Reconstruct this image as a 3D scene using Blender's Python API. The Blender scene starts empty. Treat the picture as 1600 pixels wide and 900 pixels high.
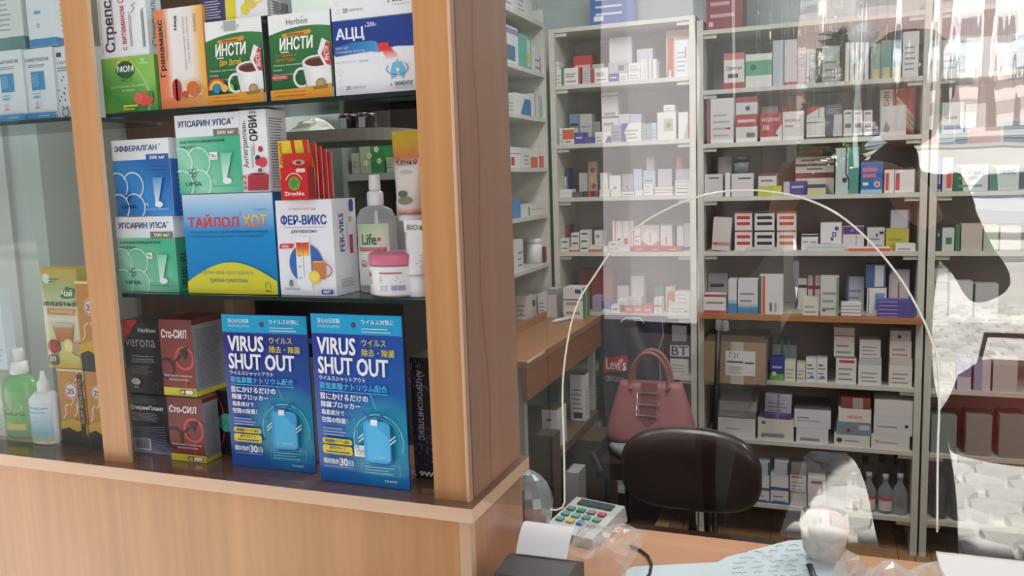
import bpy, bmesh, math, random
from mathutils import Vector, Matrix
from mathutils.geometry import tessellate_polygon
from math import radians as rad, sin, cos, pi
random.seed(7)
S = bpy.context.scene
COL = S.collection
# ---------------------------------------------------------------- camera
CAM = Vector((0, -.95, 1.5))
yaw, pit, rol, FP = rad(-20.99), rad(-7.27), rad(-1.882), 1312.0
cf = Vector((sin(yaw)*cos(pit), cos(yaw)*cos(pit), sin(pit)))
cr = Vector((cos(yaw), -sin(yaw), 0)); cu = cr.cross(cf)
cr, cu = cr*cos(rol)+cu*sin(rol), -cr*sin(rol)+cu*cos(rol)
cd = bpy.data.cameras.new('camera'); cd.sensor_width = 36; cd.lens = FP/1600*36; cd.clip_start = .004; cd.clip_end = 300
co = bpy.data.objects.new('camera', cd); COL.objects.link(co)
m3 = Matrix((cr, cu, -cf)).transposed(); co.matrix_world = Matrix.Translation(CAM) @ m3.to_4x4(); S.camera = co
# ---------------------------------------------------------------- light
S.view_settings.view_transform = 'Standard'; S.view_settings.look = 'None'
S.view_settings.gamma = 1; S.view_settings.use_curve_mapping = False
S.view_settings.exposure = 0.0
w = bpy.data.worlds.new('sky'); S.world = w; w.use_nodes = True
bg = w.node_tree.nodes['Background']; bg.inputs[0].default_value = (.80, .90, 1, 1); bg.inputs[1].default_value = 1.0
sl = bpy.data.lights.new('sun', 'SUN'); sl.energy = 18; sl.angle = rad(1.5); sl.color = (1, .96, .9)
so = bpy.data.objects.new('sun', sl); COL.objects.link(so)
so.rotation_euler = Vector((.25, -1, -1.35)).to_track_quat('-Z', 'Y').to_euler()     # sun high behind the shop
LAMPS = [(-.55, 1.35, 19), (.75, 1.35, 19), (-1.3, 1.0, 6)]  # unseen lamps, added to light the interior and the wall behind the display
for x, y, e in LAMPS:
    al = bpy.data.lights.new('added_ceiling_light', 'AREA'); al.shape = 'RECTANGLE'; al.size = .25; al.size_y = 1.1
    al.energy = e; al.color = (1, .97, .95)
    ao = bpy.data.objects.new('added_ceiling_light', al); COL.objects.link(ao); ao.location = (x, y, 2.62)

# ---------------------------------------------------------------- pixel helpers (photo pixel -> point on a world plane)
def ray(px, py): return cf*FP + cr*(px-800) - cu*(py-450)
def PY(px, py, y):
    d = ray(px, py); return CAM + d*((y-CAM.y)/d.y)
def PX(px, py, x):
    d = ray(px, py); return CAM + d*((x-CAM.x)/d.x)
def PZ(px, py, z):
    d = ray(px, py); return CAM + d*((z-CAM.z)/d.z)
def MIR(px, py, dist):           # street point seen mirrored in the pane at Y=0
    p = PY(px, py, dist); return Vector((p.x, -p.y, p.z))

# ---------------------------------------------------------------- materials
MC = {}
def lin(h):
    h = h.lstrip('#'); h = ''.join(c*2 for c in h) if len(h) == 3 else h; v = [int(h[i:i+2], 16)/255 for i in (0, 2, 4)]
    return tuple(c/12.92 if c <= .04045 else ((c+.055)/1.055)**2.4 for c in v) + (1,)
def M(c, r=.45, metal=0, var=0, scale=30, coat=0):
    k = (c, r, metal, var, scale, coat)
    if k in MC: return MC[k]
    m = bpy.data.materials.new('paint_'+c.strip('#')); m.use_nodes = True; nt = m.node_tree; b = nt.nodes['Principled BSDF']
    b.inputs['Base Color'].default_value = lin(c); b.inputs['Roughness'].default_value = r; b.inputs['Metallic'].default_value = metal
    if coat: b.inputs['Coat Weight'].default_value = coat
    if var:
        n = nt.nodes.new('ShaderNodeTexNoise'); n.inputs['Scale'].default_value = scale; n.inputs['Detail'].default_value = 4
        t = nt.nodes.new('ShaderNodeTexCoord'); nt.links.new(t.outputs['Object'], n.inputs['Vector'])
        h = nt.nodes.new('ShaderNodeHueSaturation'); h.inputs['Color'].default_value = lin(c)
        mr = nt.nodes.new('ShaderNodeMapRange'); mr.inputs[1].default_value = .3; mr.inputs[2].default_value = .7
        mr.inputs[3].default_value = 1-var; mr.inputs[4].default_value = 1+var
        nt.links.new(n.outputs[0], mr.inputs[0]); nt.links.new(mr.outputs[0], h.inputs['Value']); nt.links.new(h.outputs[0], b.inputs['Base Color'])
    MC[k] = m; return m
def ramp_mat(name, stops, axis=1, r=.4, radial=None, ang=None):
    """printed gradient over the face's own UV; radial=(u,v,aspect,radius)"""
    m = bpy.data.materials.new(name); m.use_nodes = True; nt = m.node_tree; N = nt.nodes; L = nt.links; b = N['Principled BSDF']; b.inputs['Roughness'].default_value = r
    t = N.new('ShaderNodeTexCoord'); cr_ = N.new('ShaderNodeValToRGB'); e = cr_.color_ramp.elements
    while len(e) > 1: e.remove(e[-1])
    e[0].position = stops[0][0]; e[0].color = lin(stops[0][1])
    for p, c in stops[1:]:
        q = e.new(p); q.color = lin(c)
    if radial:
        mp = N.new('ShaderNodeVectorMath'); mp.operation = 'SUBTRACT'; mp.inputs[1].default_value = (radial[0], radial[1], 0)
        mu = N.new('ShaderNodeVectorMath'); mu.operation = 'MULTIPLY'; mu.inputs[1].default_value = (1/radial[3], radial[2]/radial[3], 0)
        ln = N.new('ShaderNodeVectorMath'); ln.operation = 'LENGTH'
        L.new(t.outputs['UV'], mp.inputs[0]); L.new(mp.outputs[0], mu.inputs[0]); L.new(mu.outputs[0], ln.inputs[0]); L.new(ln.outputs['Value'], cr_.inputs[0])
    else:
        a = ang if ang is not None else (0 if axis == 0 else 90)
        dt = N.new('ShaderNodeVectorMath'); dt.operation = 'DOT_PRODUCT'; dt.inputs[1].default_value = (cos(rad(a)), sin(rad(a)), 0)
        L.new(t.outputs['UV'], dt.inputs[0]); L.new(dt.outputs['Value'], cr_.inputs[0])
    L.new(cr_.outputs[0], b.inputs['Base Color']); return m
def wood_mat(name, c1, c2, vert=True, r=.4, sc=9, coat=0, world=False):
    m = bpy.data.materials.new(name); m.use_nodes = True; nt = m.node_tree; N = nt.nodes; L = nt.links; b = N['Principled BSDF']
    b.inputs['Roughness'].default_value = r; b.inputs['Coat Weight'].default_value = coat; b.inputs['Coat Roughness'].default_value = .15
    t = N.new('ShaderNodeTexCoord'); mp = N.new('ShaderNodeMapping')
    mp.inputs['Scale'].default_value = {True: (sc*6, sc*6, sc*.25), False: (sc*.25, sc*6, sc*6), 'y': (sc*6, sc*.25, sc*6)}[vert]
    n = N.new('ShaderNodeTexNoise'); n.inputs['Scale'].default_value = 1; n.inputs['Detail'].default_value = 5; n.inputs['Roughness'].default_value = .6; n.inputs['Distortion'].default_value = .3
    n2 = N.new('ShaderNodeTexNoise'); n2.inputs['Scale'].default_value = .22; n2.inputs['Detail'].default_value = 2
    cr_ = N.new('ShaderNodeValToRGB'); e = cr_.color_ramp.elements; e[0].position = .3; e[0].color = lin(c1); e[1].position = .72; e[1].color = lin(c2)
    mx = N.new('ShaderNodeMath'); mx.operation = 'MULTIPLY_ADD'; mx.inputs[1].default_value = .55
    ml = N.new('ShaderNodeMath'); ml.operation = 'MULTIPLY'; ml.inputs[1].default_value = .45
    L.new(t.outputs['Object'], mp.inputs[0]); L.new(mp.outputs[0], n.inputs['Vector']); L.new(mp.outputs[0], n2.inputs['Vector'])
    L.new(n2.outputs[0], ml.inputs[0]); L.new(n.outputs[0], mx.inputs[0]); L.new(ml.outputs[0], mx.inputs[2]); L.new(mx.outputs[0], cr_.inputs[0]); L.new(cr_.outputs[0], b.inputs['Base Color'])
    bp = N.new('ShaderNodeBump'); bp.inputs['Strength'].default_value = .08; bp.inputs['Distance'].default_value = .001; L.new(n.outputs[0], bp.inputs['Height']); L.new(bp.outputs[0], b.inputs['Normal'])
    return m
def pane_mat(name, fac, tint=(1, 1, 1), rough=.0, bump=0, bscale=(3, 3, .8), haze=0, fres=True):
    m = bpy.data.materials.new(name); m.use_nodes = True; nt = m.node_tree; N = nt.nodes; L = nt.links; N.remove(N['Principled BSDF']); out = N['Material Output']
    tr = N.new('ShaderNodeBsdfTransparent'); tr.inputs[0].default_value = (*tint, 1)
    g = N.new('ShaderNodeBsdfGlossy'); g.inputs['Roughness'].default_value = rough
    mx = N.new('ShaderNodeMixShader')
    lw = N.new('ShaderNodeFresnel'); lw.inputs[0].default_value = 1.45
    ad = N.new('ShaderNodeMath'); ad.operation = 'ADD'; ad.use_clamp = True; ad.inputs[1].default_value = fac
    if fres is not True: ad.operation = 'MULTIPLY'; ad.inputs[1].default_value = fres
    L.new(lw.outputs[0], ad.inputs[0]); L.new(ad.outputs[0], mx.inputs[0]); L.new(tr.outputs[0], mx.inputs[1]); L.new(g.outputs[0], mx.inputs[2])
    if bump:
        t = N.new('ShaderNodeTexCoord'); mp = N.new('ShaderNodeMapping'); mp.inputs['Scale'].default_value = bscale
        n = N.new('ShaderNodeTexNoise'); n.inputs['Scale'].default_value = 1; n.inputs['Detail'].default_value = 2.5
        bp = N.new('ShaderNodeBump'); bp.inputs['Strength'].default_value = 1; bp.inputs['Distance'].default_value = bump
        L.new(t.outputs['Object'], mp.inputs[0]); L.new(mp.outputs[0], n.inputs['Vector']); L.new(n.outputs[0], bp.inputs['Height']); L.new(bp.outputs[0], g.inputs['Normal'])
    last = mx
    if haze:
        df = N.new('ShaderNodeBsdfDiffuse'); df.inputs[0].default_value = (.9, .92, .95, 1)
        m2 = N.new('ShaderNodeMixShader'); m2.inputs[0].default_value = haze; L.new(mx.outputs[0], m2.inputs[1]); L.new(df.outputs[0], m2.inputs[2]); last = m2
    L.new(last.outputs[0], out.inputs[0]); return m
def clear_mat(name, tint, dens=.35, rough=.08):
    """thin clear plastic: see-through with a gloss"""
    m = bpy.data.materials.new(name); m.use_nodes = True; nt = m.node_tree; N = nt.nodes; L = nt.links; b = N['Principled BSDF']; out = N['Material Output']
    b.inputs['Base Color'].default_value = lin(tint); b.inputs['Roughness'].default_value = rough
    tr = N.new('ShaderNodeBsdfTransparent'); mx = N.new('ShaderNodeMixShader')
    lw = N.new('ShaderNodeLayerWeight'); lw.inputs[0].default_value = .35
    ad = N.new('ShaderNodeMath'); ad.operation = 'MULTIPLY_ADD'; ad.use_clamp = True; ad.inputs[1].default_value = .6; ad.inputs[2].default_value = dens
    L.new(lw.outputs['Facing'], ad.inputs[0]); L.new(ad.outputs[0], mx.inputs[0]); L.new(tr.outputs[0], mx.inputs[1]); L.new(b.outputs[0], mx.inputs[2]); L.new(mx.outputs[0], out.inputs[0])
    return m
WOOD = wood_mat('beech_laminate', '#a97545', '#c8925d', True, .42, coat=.15)
WOODD = wood_mat('beech_laminate_side', '#ad7a5c', '#c08d70', True, .3, coat=.35)
WOODX = wood_mat('beech_laminate_long', '#b98a66', '#cfa583', False, .4)
WEDGE = wood_mat('edge_band_pale', '#cfa98a', '#dcbb9e', False, .5)
CHIP = M('#bfa088', .8, var=.15, scale=200)
LEDGE = wood_mat('ledge_top_brown', '#6d4c3c', '#86604c', False, .15, coat=.5)
DESK = wood_mat('desk_laminate', '#9a6a44', '#b07e55', 'y', .4)
APRON = wood_mat('desk_apron', '#8a5530', '#a66d42', 'y', .4)
COUNTER = wood_mat('counter_laminate', '#c08a66', '#d09c78', False, .3, coat=.3)
OSHELF = wood_mat('worn_orange_shelf', '#9d6236', '#b98353', False, .5)
RACKW = M('#cdccc2', .5, var=.06, scale=25)
RACKB = M('#b3a8a0', .7, var=.05, scale=8)

# ---------------------------------------------------------------- mesh builder
class MB:
    def __init__(s): s.v = []; s.f = []; s.m = []; s.uv = []; s.mats = []; s.sm = []
    def mi(s, m):
        if isinstance(m, str): m = M(m)
        if m not in s.mats: s.mats.append(m)
        return s.mats.index(m)
    def face(s, pts, m, uv=None, smooth=False):
        n = len(s.v); s.v += [tuple(p) for p in pts]; s.f.append(tuple(range(n, n+len(pts)))); s.m.append(s.mi(m)); s.uv.append(uv or [(0, 0)]*len(pts)); s.sm.append(smooth)
    def mesh(s, vs, fs, m, smooth=False, uvs=None):
        n = len(s.v); s.v += [tuple(p) for p in vs]; k = s.mi(m)
        for f in fs:
            s.f.append(tuple(n+i for i in f)); s.m.append(k); s.uv.append([uvs[i] for i in f] if uvs else [(vs[i][0], vs[i][2] if len(vs[i]) > 2 else 0) for i in f]); s.sm.append(smooth)
    def box(s, a, b, m, side=None, top=None, front=None):
        x0, y0, z0 = a; x1, y1, z1 = b
        P = [(x0,y0,z0),(x1,y0,z0),(x1,y1,z0),(x0,y1,z0),(x0,y0,z1),(x1,y0,z1),(x1,y1,z1),(x0,y1,z1)]
        U = [(0,0),(1,0),(1,1),(0,1)]
        for q, mm in (((0,1,5,4), front or m), ((1,2,6,5), side or m), ((2,3,7,6), m), ((3,0,4,7), side or m), ((4,5,6,7), top or m), ((3,2,1,0), m)):
            s.face([P[i] for i in q], mm, U)
    def lathe(s, prof, m, n=24, c=(0,0), sq=1, cap=True, mats=None, smooth=True):
        """prof: [(r,z),...] ; mats optional per segment"""
        vs = []
        for r, z in prof:
            for i in range(n):
                a = 2*pi*i/n; vs.append((c[0]+r*cos(a), c[1]+r*sin(a)*sq, z))
        base = len(s.v); s.v += vs
        for j in range(len(prof)-1):
            k = s.mi(mats[j] if mats else m)
            for i in range(n):
                i2 = (i+1) % n
                s.f.append((base+j*n+i, base+j*n+i2, base+(j+1)*n+i2, base+(j+1)*n+i)); s.m.append(k)
                s.uv.append([(i/n, j/len(prof)), ((i+1)/n, j/len(prof)), ((i+1)/n, (j+1)/len(prof)), (i/n, (j+1)/len(prof))]); s.sm.append(smooth)
        if cap:
            for j, k in ((0, mats[0] if mats else m), (len(prof)-1, mats[-1] if mats else m)):
                s.f.append(tuple(base+j*n+i for i in (range(n) if j else reversed(range(n))))); s.m.append(s.mi(k)); s.uv.append([(0,0)]*n); s.sm.append(False)
    def tube(s, pts, r, m, n=8):
        pts = [Vector(p) for p in pts]; base = len(s.v); k = s.mi(m); up = Vector((.13, .27, 1)).normalized()
        for i, p in enumerate(pts):
            t = (pts[min(i+1, len(pts)-1)]-pts[max(i-1, 0)]).normalized()
            a = t.cross(up)
            if a.length < .05: a = t.cross(Vector((1, 0, 0)))
            a.normalize(); b = t.cross(a); rr = r[i] if isinstance(r, (list, tuple)) else r
            for j in range(n):
                q = 2*pi*j/n; s.v.append(tuple(p+a*cos(q)*rr+b*sin(q)*rr))
        for i in range(len(pts)-1):
            for j in range(n):
                j2 = (j+1) % n; s.f.append((base+i*n+j, base+i*n+j2, base+(i+1)*n+j2, base+(i+1)*n+j)); s.m.append(k); s.uv.append([(0,0)]*4); s.sm.append(True)
        for i in (0, len(pts)-1):
            s.f.append(tuple(base+i*n+j for j in range(n))); s.m.append(k); s.uv.append([(0,0)]*n); s.sm.append(False)
    def build(s, name, parent=None, loc=None, rotz=0, rot=None):
        me = bpy.data.meshes.new(name); me.from_pydata(s.v, [], s.f)
        for m in s.mats: me.materials.append(m)
        me.polygons.foreach_set('material_index', s.m); me.polygons.foreach_set('use_smooth', s.sm)
        ul = me.uv_layers.new(name='UVMap'); flat = [c for u in s.uv for p in u for c in p]; ul.data.foreach_set('uv', flat); me.update()
        o = bpy.data.objects.new(name, me); COL.objects.link(o)
        if parent: o.parent = parent
        if loc is not None: o.location = loc
        if rot: o.rotation_euler = rot
        elif rotz: o.rotation_euler = (0, 0, rotz)
        return o
def tag(o, label, cat, group=None):
    o['label'] = label; o['category'] = cat
    if group: o['group'] = group
    return o
def thing(name, label, cat, loc=(0,0,0), rotz=0, group=None):
    o = bpy.data.objects.new(name, None); COL.objects.link(o); o.location = loc; o.rotation_euler = (0, 0, rotz); o.empty_display_size = .05
    return tag(o, label, cat, group)
def struct(o): o['kind'] = 'structure'; return o

# ---------------------------------------------------------------- lettering
TC = {}
def glyphs(body, bold=0, shear=0):
    k = (body, bold, shear)
    if k in TC: return TC[k]
    c = bpy.data.curves.new('t', 'FONT'); c.body = body; c.shear = shear; c.resolution_u = 2; c.fill_mode = 'NONE'
    o = bpy.data.objects.new('t', c); COL.objects.link(o)
    dg = bpy.context.evaluated_depsgraph_get(); me = bpy.data.meshes.new_from_object(o.evaluated_get(dg))
    co_ = [(v.co.x, v.co.y) for v in me.vertices]; nb = {}
    for e in me.edges: a, b = e.vertices; nb.setdefault(a, []).append(b); nb.setdefault(b, []).append(a)
    bpy.data.objects.remove(o); bpy.data.meshes.remove(me); bpy.data.curves.remove(c)
    loops = []; seen = set()
    for st in sorted(nb):                       # outlines follow the vertex order of the font
        if st in seen: continue
        lp = [st]; seen.add(st); cur = st+1 if st+1 in nb[st] else nb[st][0]
        while cur not in seen:
            lp.append(cur); seen.add(cur); nx_ = [q for q in nb[cur] if q not in seen]
            if not nx_: break
            cur = nx_[0]
        if len(lp) > 2: loops.append([co_[q] for q in lp])
    def area(l): return sum(l[q-1][0]*l[q][1]-l[q][0]*l[q-1][1] for q in range(len(l)))/2
    def inside(p, l):
        r = False
        for q in range(len(l)):
            (xa, ya), (xb, yb) = l[q-1], l[q]
            if (ya > p[1]) != (yb > p[1]) and p[0] < (xb-xa)*(p[1]-ya)/(yb-ya)+xa: r = not r
        return r
    vs = []; fs = []
    if loops:
        sg = 1 if area(max(loops, key=lambda l: abs(area(l)))) > 0 else -1
        outs = [l for l in loops if area(l)*sg > 0]; holes = [l for l in loops if area(l)*sg < 0]; rev = []; own = {q: [] for q in range(len(outs))}
        for h in holes:
            cand = [q for q in range(len(outs)) if outs[q] and all(inside(p, outs[q]) for p in h[::3])]
            if cand: own[min(cand, key=lambda q: abs(area(outs[q])))].append(h)
            else:                                # glyph wound the other way round
                mine = [l for l in outs if len(l) > 2 and all(inside(p, h) for p in l[::3])]
                for l in mine: l2 = list(l); l.clear(); own.setdefault(('r', id(h)), []).append(l2)
                rev.append((h, own.pop(('r', id(h)), [])))
        for l, hs in [(l, own[q]) for q, l in enumerate(outs) if l]+rev:
            polys = [l]+hs; n0 = len(vs); vs += [p for pl in polys for p in pl]
            fs += [tuple(n0+t for t in tri) for tri in tessellate_polygon([[Vector((x, y, 0)) for x, y in pl] for pl in polys])]
    if vs and bold:
        b = min(bold*1.3, .032); n0 = len(vs); base = vs; vs = []; bf = fs; fs = []
        for q, (dx, dy) in enumerate(((-b, -b*.6), (b, -b*.6), (b, b*.6), (-b, b*.6))):
            vs += [(x+dx, y+dy, q) for x, y in base]; fs += [tuple(i+q*n0 for i in f) for f in bf]
    if vs:
        x0 = min(v[0] for v in vs); x1 = max(v[0] for v in vs); y0 = min(v[1] for v in vs); y1 = max(v[1] for v in vs)
        vs = [((v[0]-x0)/max(x1-x0, 1e-6), (v[1]-y0)/max(y1-y0, 1e-6), v[2] if len(v) > 2 else 0) for v in vs]
    TC[k] = (vs, fs); return TC[k]
class Art:
    """flat print layered on one face; (u,v) in 0..1 of that face"""
    def __init__(s, mb, w, h, fn): s.mb = mb; s.w = w; s.h = h; s.fn = fn; s.k = 1
    def P(s, u, v): u = min(max(u, .002), .998); v = min(max(v, .002), .998); return s.fn(u*s.w, v*s.h, s.k*.00013)
    def poly(s, pts, m):
        s.mb.face([s.P(u, v) for u, v in pts], m, [tuple(p) for p in pts]); s.k += 1
    curved = False
    def R(s, u0, v0, u1, v1, m):
        n = max(1, int((u1-u0)*14)) if s.curved else 1
        for i in range(n):
            a = u0+(u1-u0)*i/n; b = u0+(u1-u0)*(i+1)/n; pp = [(a,v0),(b,v0),(b,v1),(a,v1)]; s.mb.face([s.P(*p) for p in pp], m, pp)
        s.k += 1
    def RR(s, u0, v0, u1, v1, m, rad_=.2):
        a = s.w/s.h; rv = (v1-v0)*rad_; ru = rv/a; pts = []
        for cx, cy, q in ((u1-ru, v0+rv, 270), (u1-ru, v1-rv, 0), (u0+ru, v1-rv, 90), (u0+ru, v0+rv, 180)):
            for t in range(0, 91, 30): pts.append((cx+ru*cos(rad(q+t)), cy+rv*sin(rad(q+t))))
        s.poly(pts, m)
    def C(s, u, v, r, m, ry=None, n=20):
        """r in units of width"""
        ry = r*s.w/s.h if ry is None else ry
        s.poly([(u+r*cos(2*pi*i/n), v+ry*sin(2*pi*i/n)) for i in range(n)], m)
    def ring(s, u, v, r, t, m, n=24, a0=0, a1=360, ry=None):
        q = s.w/s.h if ry is None else ry/r
        for i in range(n):
            a = rad(a0+(a1-a0)*i/n); b = rad(a0+(a1-a0)*(i+1)/n)
            pp = [(u+(r)*cos(a), v+r*q*sin(a)), (u+r*cos(b), v+r*q*sin(b)), (u+(r-t)*cos(b), v+(r-t)*q*sin(b)), (u+(r-t)*cos(a), v+(r-t)*q*sin(a))]
            s.mb.face([s.P(*p) for p in pp], m, pp)
        s.k += 1
    def line(s, pts, t, m):
        a = s.w/s.h
        for (u0, v0), (u1, v1) in zip(pts, pts[1:]):
            dx = (u1-u0)*s.w; dy = (v1-v0)*s.h; l = math.hypot(dx, dy) or 1; nx = -dy/l*t/2; ny = dx/l*t/2
            pp = [(u0+nx/s.w, v0+ny/s.h), (u1+nx/s.w, v1+ny/s.h), (u1-nx/s.w, v1-ny/s.h), (u0-nx/s.w, v0-ny/s.h)]
            s.mb.face([s.P(*p) for p in pp], m, pp)
        s.k += 1
    def T(s, body, u0, v0, u1, v1, m, bold=0, shear=0, rot=0):
        vs, fs = glyphs(body, bold, shear); out = []
        for x, y, q in vs:
            if rot == 90: x, y = 1-y, x
            if rot == -90: x, y = y, 1-x
            out.append((u0+x*(u1-u0), v0+y*(v1-v0), q))
        k0 = s.k; co_ = []
        for u, v, q in out: s.k = k0+q*.3; co_.append(s.P(u, v))
        s.k = k0+2; s.mb.mesh(co_, fs, m, uvs=[(p[0], p[1]) for p in out])
    def lines(s, u0, v0, u1, v1, n, m, fill=.5, jit=.25, vert=False):
        """rows too small to read"""
        rr = random.Random(int(u0*999+v0*777+n))
        for i in range(n):
            j = 1-rr.random()*jit
            if vert:
                a = u0+(u1-u0)*i/n; b = a+(u1-u0)/n*fill; pp = [(a,v0),(b,v0),(b,v0+(v1-v0)*j),(a,v0+(v1-v0)*j)]
            else:
                a = v1-(v1-v0)*(i+1)/n; b = a+(v1-v0)/n*fill; pp = [(u0,a),(u0+(u1-u0)*j,a),(u0+(u1-u0)*j,b),(u0,b)]
            s.mb.face([s.P(*p) for p in pp], m, pp)
        s.k += 1
    def bars(s, u0, v0, u1, v1, m='#222222', n=16):
        rr = random.Random(3); x = u0
        while x < u1:
            t = (u1-u0)/n*(.3+rr.random()*.6); pp = [(x,v0),(x+t,v0),(x+t,v1),(x,v1)]; s.mb.face([s.P(*p) for p in pp], m, pp); x += t+(u1-u0)/n*.5
        s.k += 1

def front_art(mb, w, h): return Art(mb, w, h, lambda x, z, o: (x, -o, z))
def side_art(mb, w, d, h): return Art(mb, d, h, lambda y, z, o: (w+o, y, z))

# ================================================================ SETTING
def slab(name, a, b, m, parent=None, st=True, **k):
    mb = MB(); mb.box(a, b, m, **k); o = mb.build(name, parent)
    if st and not parent: struct(o)
    return o
fl = slab('floor', (-1.5, .05, -.05), (2.2, 2.95, -.012), M('#4a3a2c', .6))
PQ = [M('#9a7a56', .35, var=.12, scale=40), M('#866646', .35, var=.12, scale=40), M('#ab8a62', .35, var=.12, scale=40)]
pq_me = {}
cnt = 0
for i in range(9):
    for j in range(8):
        for k in range(4):
            x = -.7+i*.24; y = .95+j*.24
            if x > 1.3 or y > 2.75 or cnt >= 296: continue
            hor = (i+j) % 2; q = random.randrange(3); key = (hor, q)
            if key not in pq_me:
                mb = MB(); L_ = (.238, .058) if hor else (.058, .238); mb.box((0, 0, -.012), (L_[0], L_[1], 0), PQ[q]); me_o = mb.build('parquet_block', fl); pq_me[key] = me_o.data; o = me_o
            else:
                o = bpy.data.objects.new('parquet_block', pq_me[key]); COL.objects.link(o); o.parent = fl
            o.location = (x, y+k*.06, random.random()*.0008) if hor else (x+k*.06, y, random.random()*.0008); cnt += 1
slab('ceiling', (-1.5, .02, 2.7), (2.2, 2.95, 2.76), M('#dfe3e0', .8))
slab('wall_back', (-1.5, 2.86, 0), (2.2, 2.95, 2.7), M('#d3e2e2', .7, var=.03, scale=4))
slab('wall_left', (-1.5, .25, 0), (-1.42, 2.86, 2.7), M('#b9c6c2', .7, var=.04, scale=4))
slab('wall_right', (2.1, .1, 0), (2.2, 2.86, 2.7), M('#b9c6c2', .7))
slab('trim_1', (-2.2, -.01, 2.15), (2.2, .12, 3.0), M('#c9b8a8', .7))          # shopfront wall above the panes
slab('trim_2', (-2.2, -.35, 3.0), (2.3, 3.0, 3.1), M('#777a7c', .6))            # roof slab with small eave
slab('wall_front', (1.28, .0, 0), (2.2, .1, 2.15), M('#c4a892', .7))
slab('wall_side', (-2.2, .24, 0), (-1.5, .32, 2.7), M('#bcc4c0', .8, var=.12, scale=5))
for x, y, e in LAMPS:
    t = thing('added_ceiling_lamp', 'added unseen ceiling panel lamp %s' % {-.55: 'over the left half of the shop', .75: 'over the right half of the shop', -1.3: 'behind the display case'}[x], 'lamp', (x, y, 2.65))
    mb = MB(); mb.box((-.15, -.58, 0), (.15, .58, .05), M('#e8e8e6', .5)); mb.build('added_lamp_body', t)
# ---------------------------------------------------------------- street outside (seen mirrored in the panes)
gr = slab('ground', (-25, -60, -.12), (30, -.02, -.035), M('#e0deda', .9, var=.08, scale=1.2))
STM = [M('#e0dfdc', .85, var=.1, scale=9), M('#d0cfcb', .85, var=.1, scale=9), M('#ececea', .85, var=.1, scale=9)]
far = MB(); n_st = 0; rs = random.Random(5); cells = []
for j in range(52):
    for i in range(34):
        cx = -1.2+i*.2+(j % 2)*.1; cy = -1.0-j*.165
        cells.append((cx, cy))
cells.sort(key=lambda c: (c[0]-.45)**2*2.2+(c[1]+2.4)**2*.55)
for n, (cx, cy) in enumerate(cells):
    pts = []
    for a in range(6):
        r_ = .098*(1+rs.uniform(-.10, .06)); t_ = rad(30+60*a+rs.uniform(-7, 7)); pts.append((r_*cos(t_)*1.02, r_*sin(t_)))
    h = rs.uniform(-.006, .004); m = rs.choice(STM)
    mb = MB() if n < 290 else far; ox, oy = (0, 0) if n < 290 else (cx, cy)
    top = [(ox+x*.94, oy+y*.94, h) for x, y in pts]; bot = [(ox+x, oy+y, -.035) for x, y in pts]
    mb.face(top, m)
    for a in range(6): mb.face([bot[a], bot[(a+1) % 6], top[(a+1) % 6], top[a]], m)
    if n < 290: mb.build('paving_stone', gr, (cx, cy, 0))
o = far.build('far_paving', gr); o['kind'] = 'stuff'
slab('trim_3', (-25, -14.3, -.03), (30, -14, .14), M('#9b9b9b', .8), st=True)   # kerb
# pink building
PB = -34
tb = thing('apartment_building', 'pink plastered apartment building across the street, mirrored in pane', 'building', (0, PB, 0))
mb = MB(); mb.box((-9, -6, 0), (26, 0, 17), M('#d8bcbc', .9, var=.04, scale=.6)); mb.build('wall', tb)
mb = MB(); mb.box((-9.1, 0, 0), (26.1, .12, .9), M('#8d8580', .9)); mb.build('plinth', tb)
wf = wp = None
for fx in range(11):
    for fz in range(5):
        if wf is None:
            mb = MB(); mb.box((-.6, 0, -.1), (.6, .09, 1.2), M('#dfe4e8', .5)); mb.box((-.66, 0, -.2), (.66, .2, -.1), '#b9c2cc'); wf = mb.build('window', tb)
            mb = MB(); mb.box((-.52, .1, .0), (-.04, .13, 1.1), M('#9fb0c0', .2)); mb.box((.04, .1, .0), (.52, .13, 1.1), M('#9fb0c0', .2))
            for b_ in range(5): mb.box((-.55, .15, .1+b_*.22), (.55, .16, .12+b_*.22), '#d5dbe2')
            wp = mb.build('pane', wf); o = wf
        else:
            o = wf.copy(); COL.objects.link(o); o.parent = tb; p = wp.copy(); COL.objects.link(p); p.parent = o
        o.location = (-6.5+fx*2.6, 0, 1.9+fz*3.0)
t = thing('added_white_wall', 'added long white wall before pink building, mirrored as bright band', 'wall', (0, -30, -.03))  # white wall added so a bright band shows in the reflection
mb = MB(); mb.box((-12, -.25, 0), (26, .0, 2.1), M('#f0f0ee', .8, var=.05, scale=.8)); mb.build('wall_body', t)
mb = MB(); mb.box((-12.05, -.3, 2.1005), (26.05, .05, 2.2), M('#d8d8d8', .8)); mb.build('coping', t)
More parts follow.
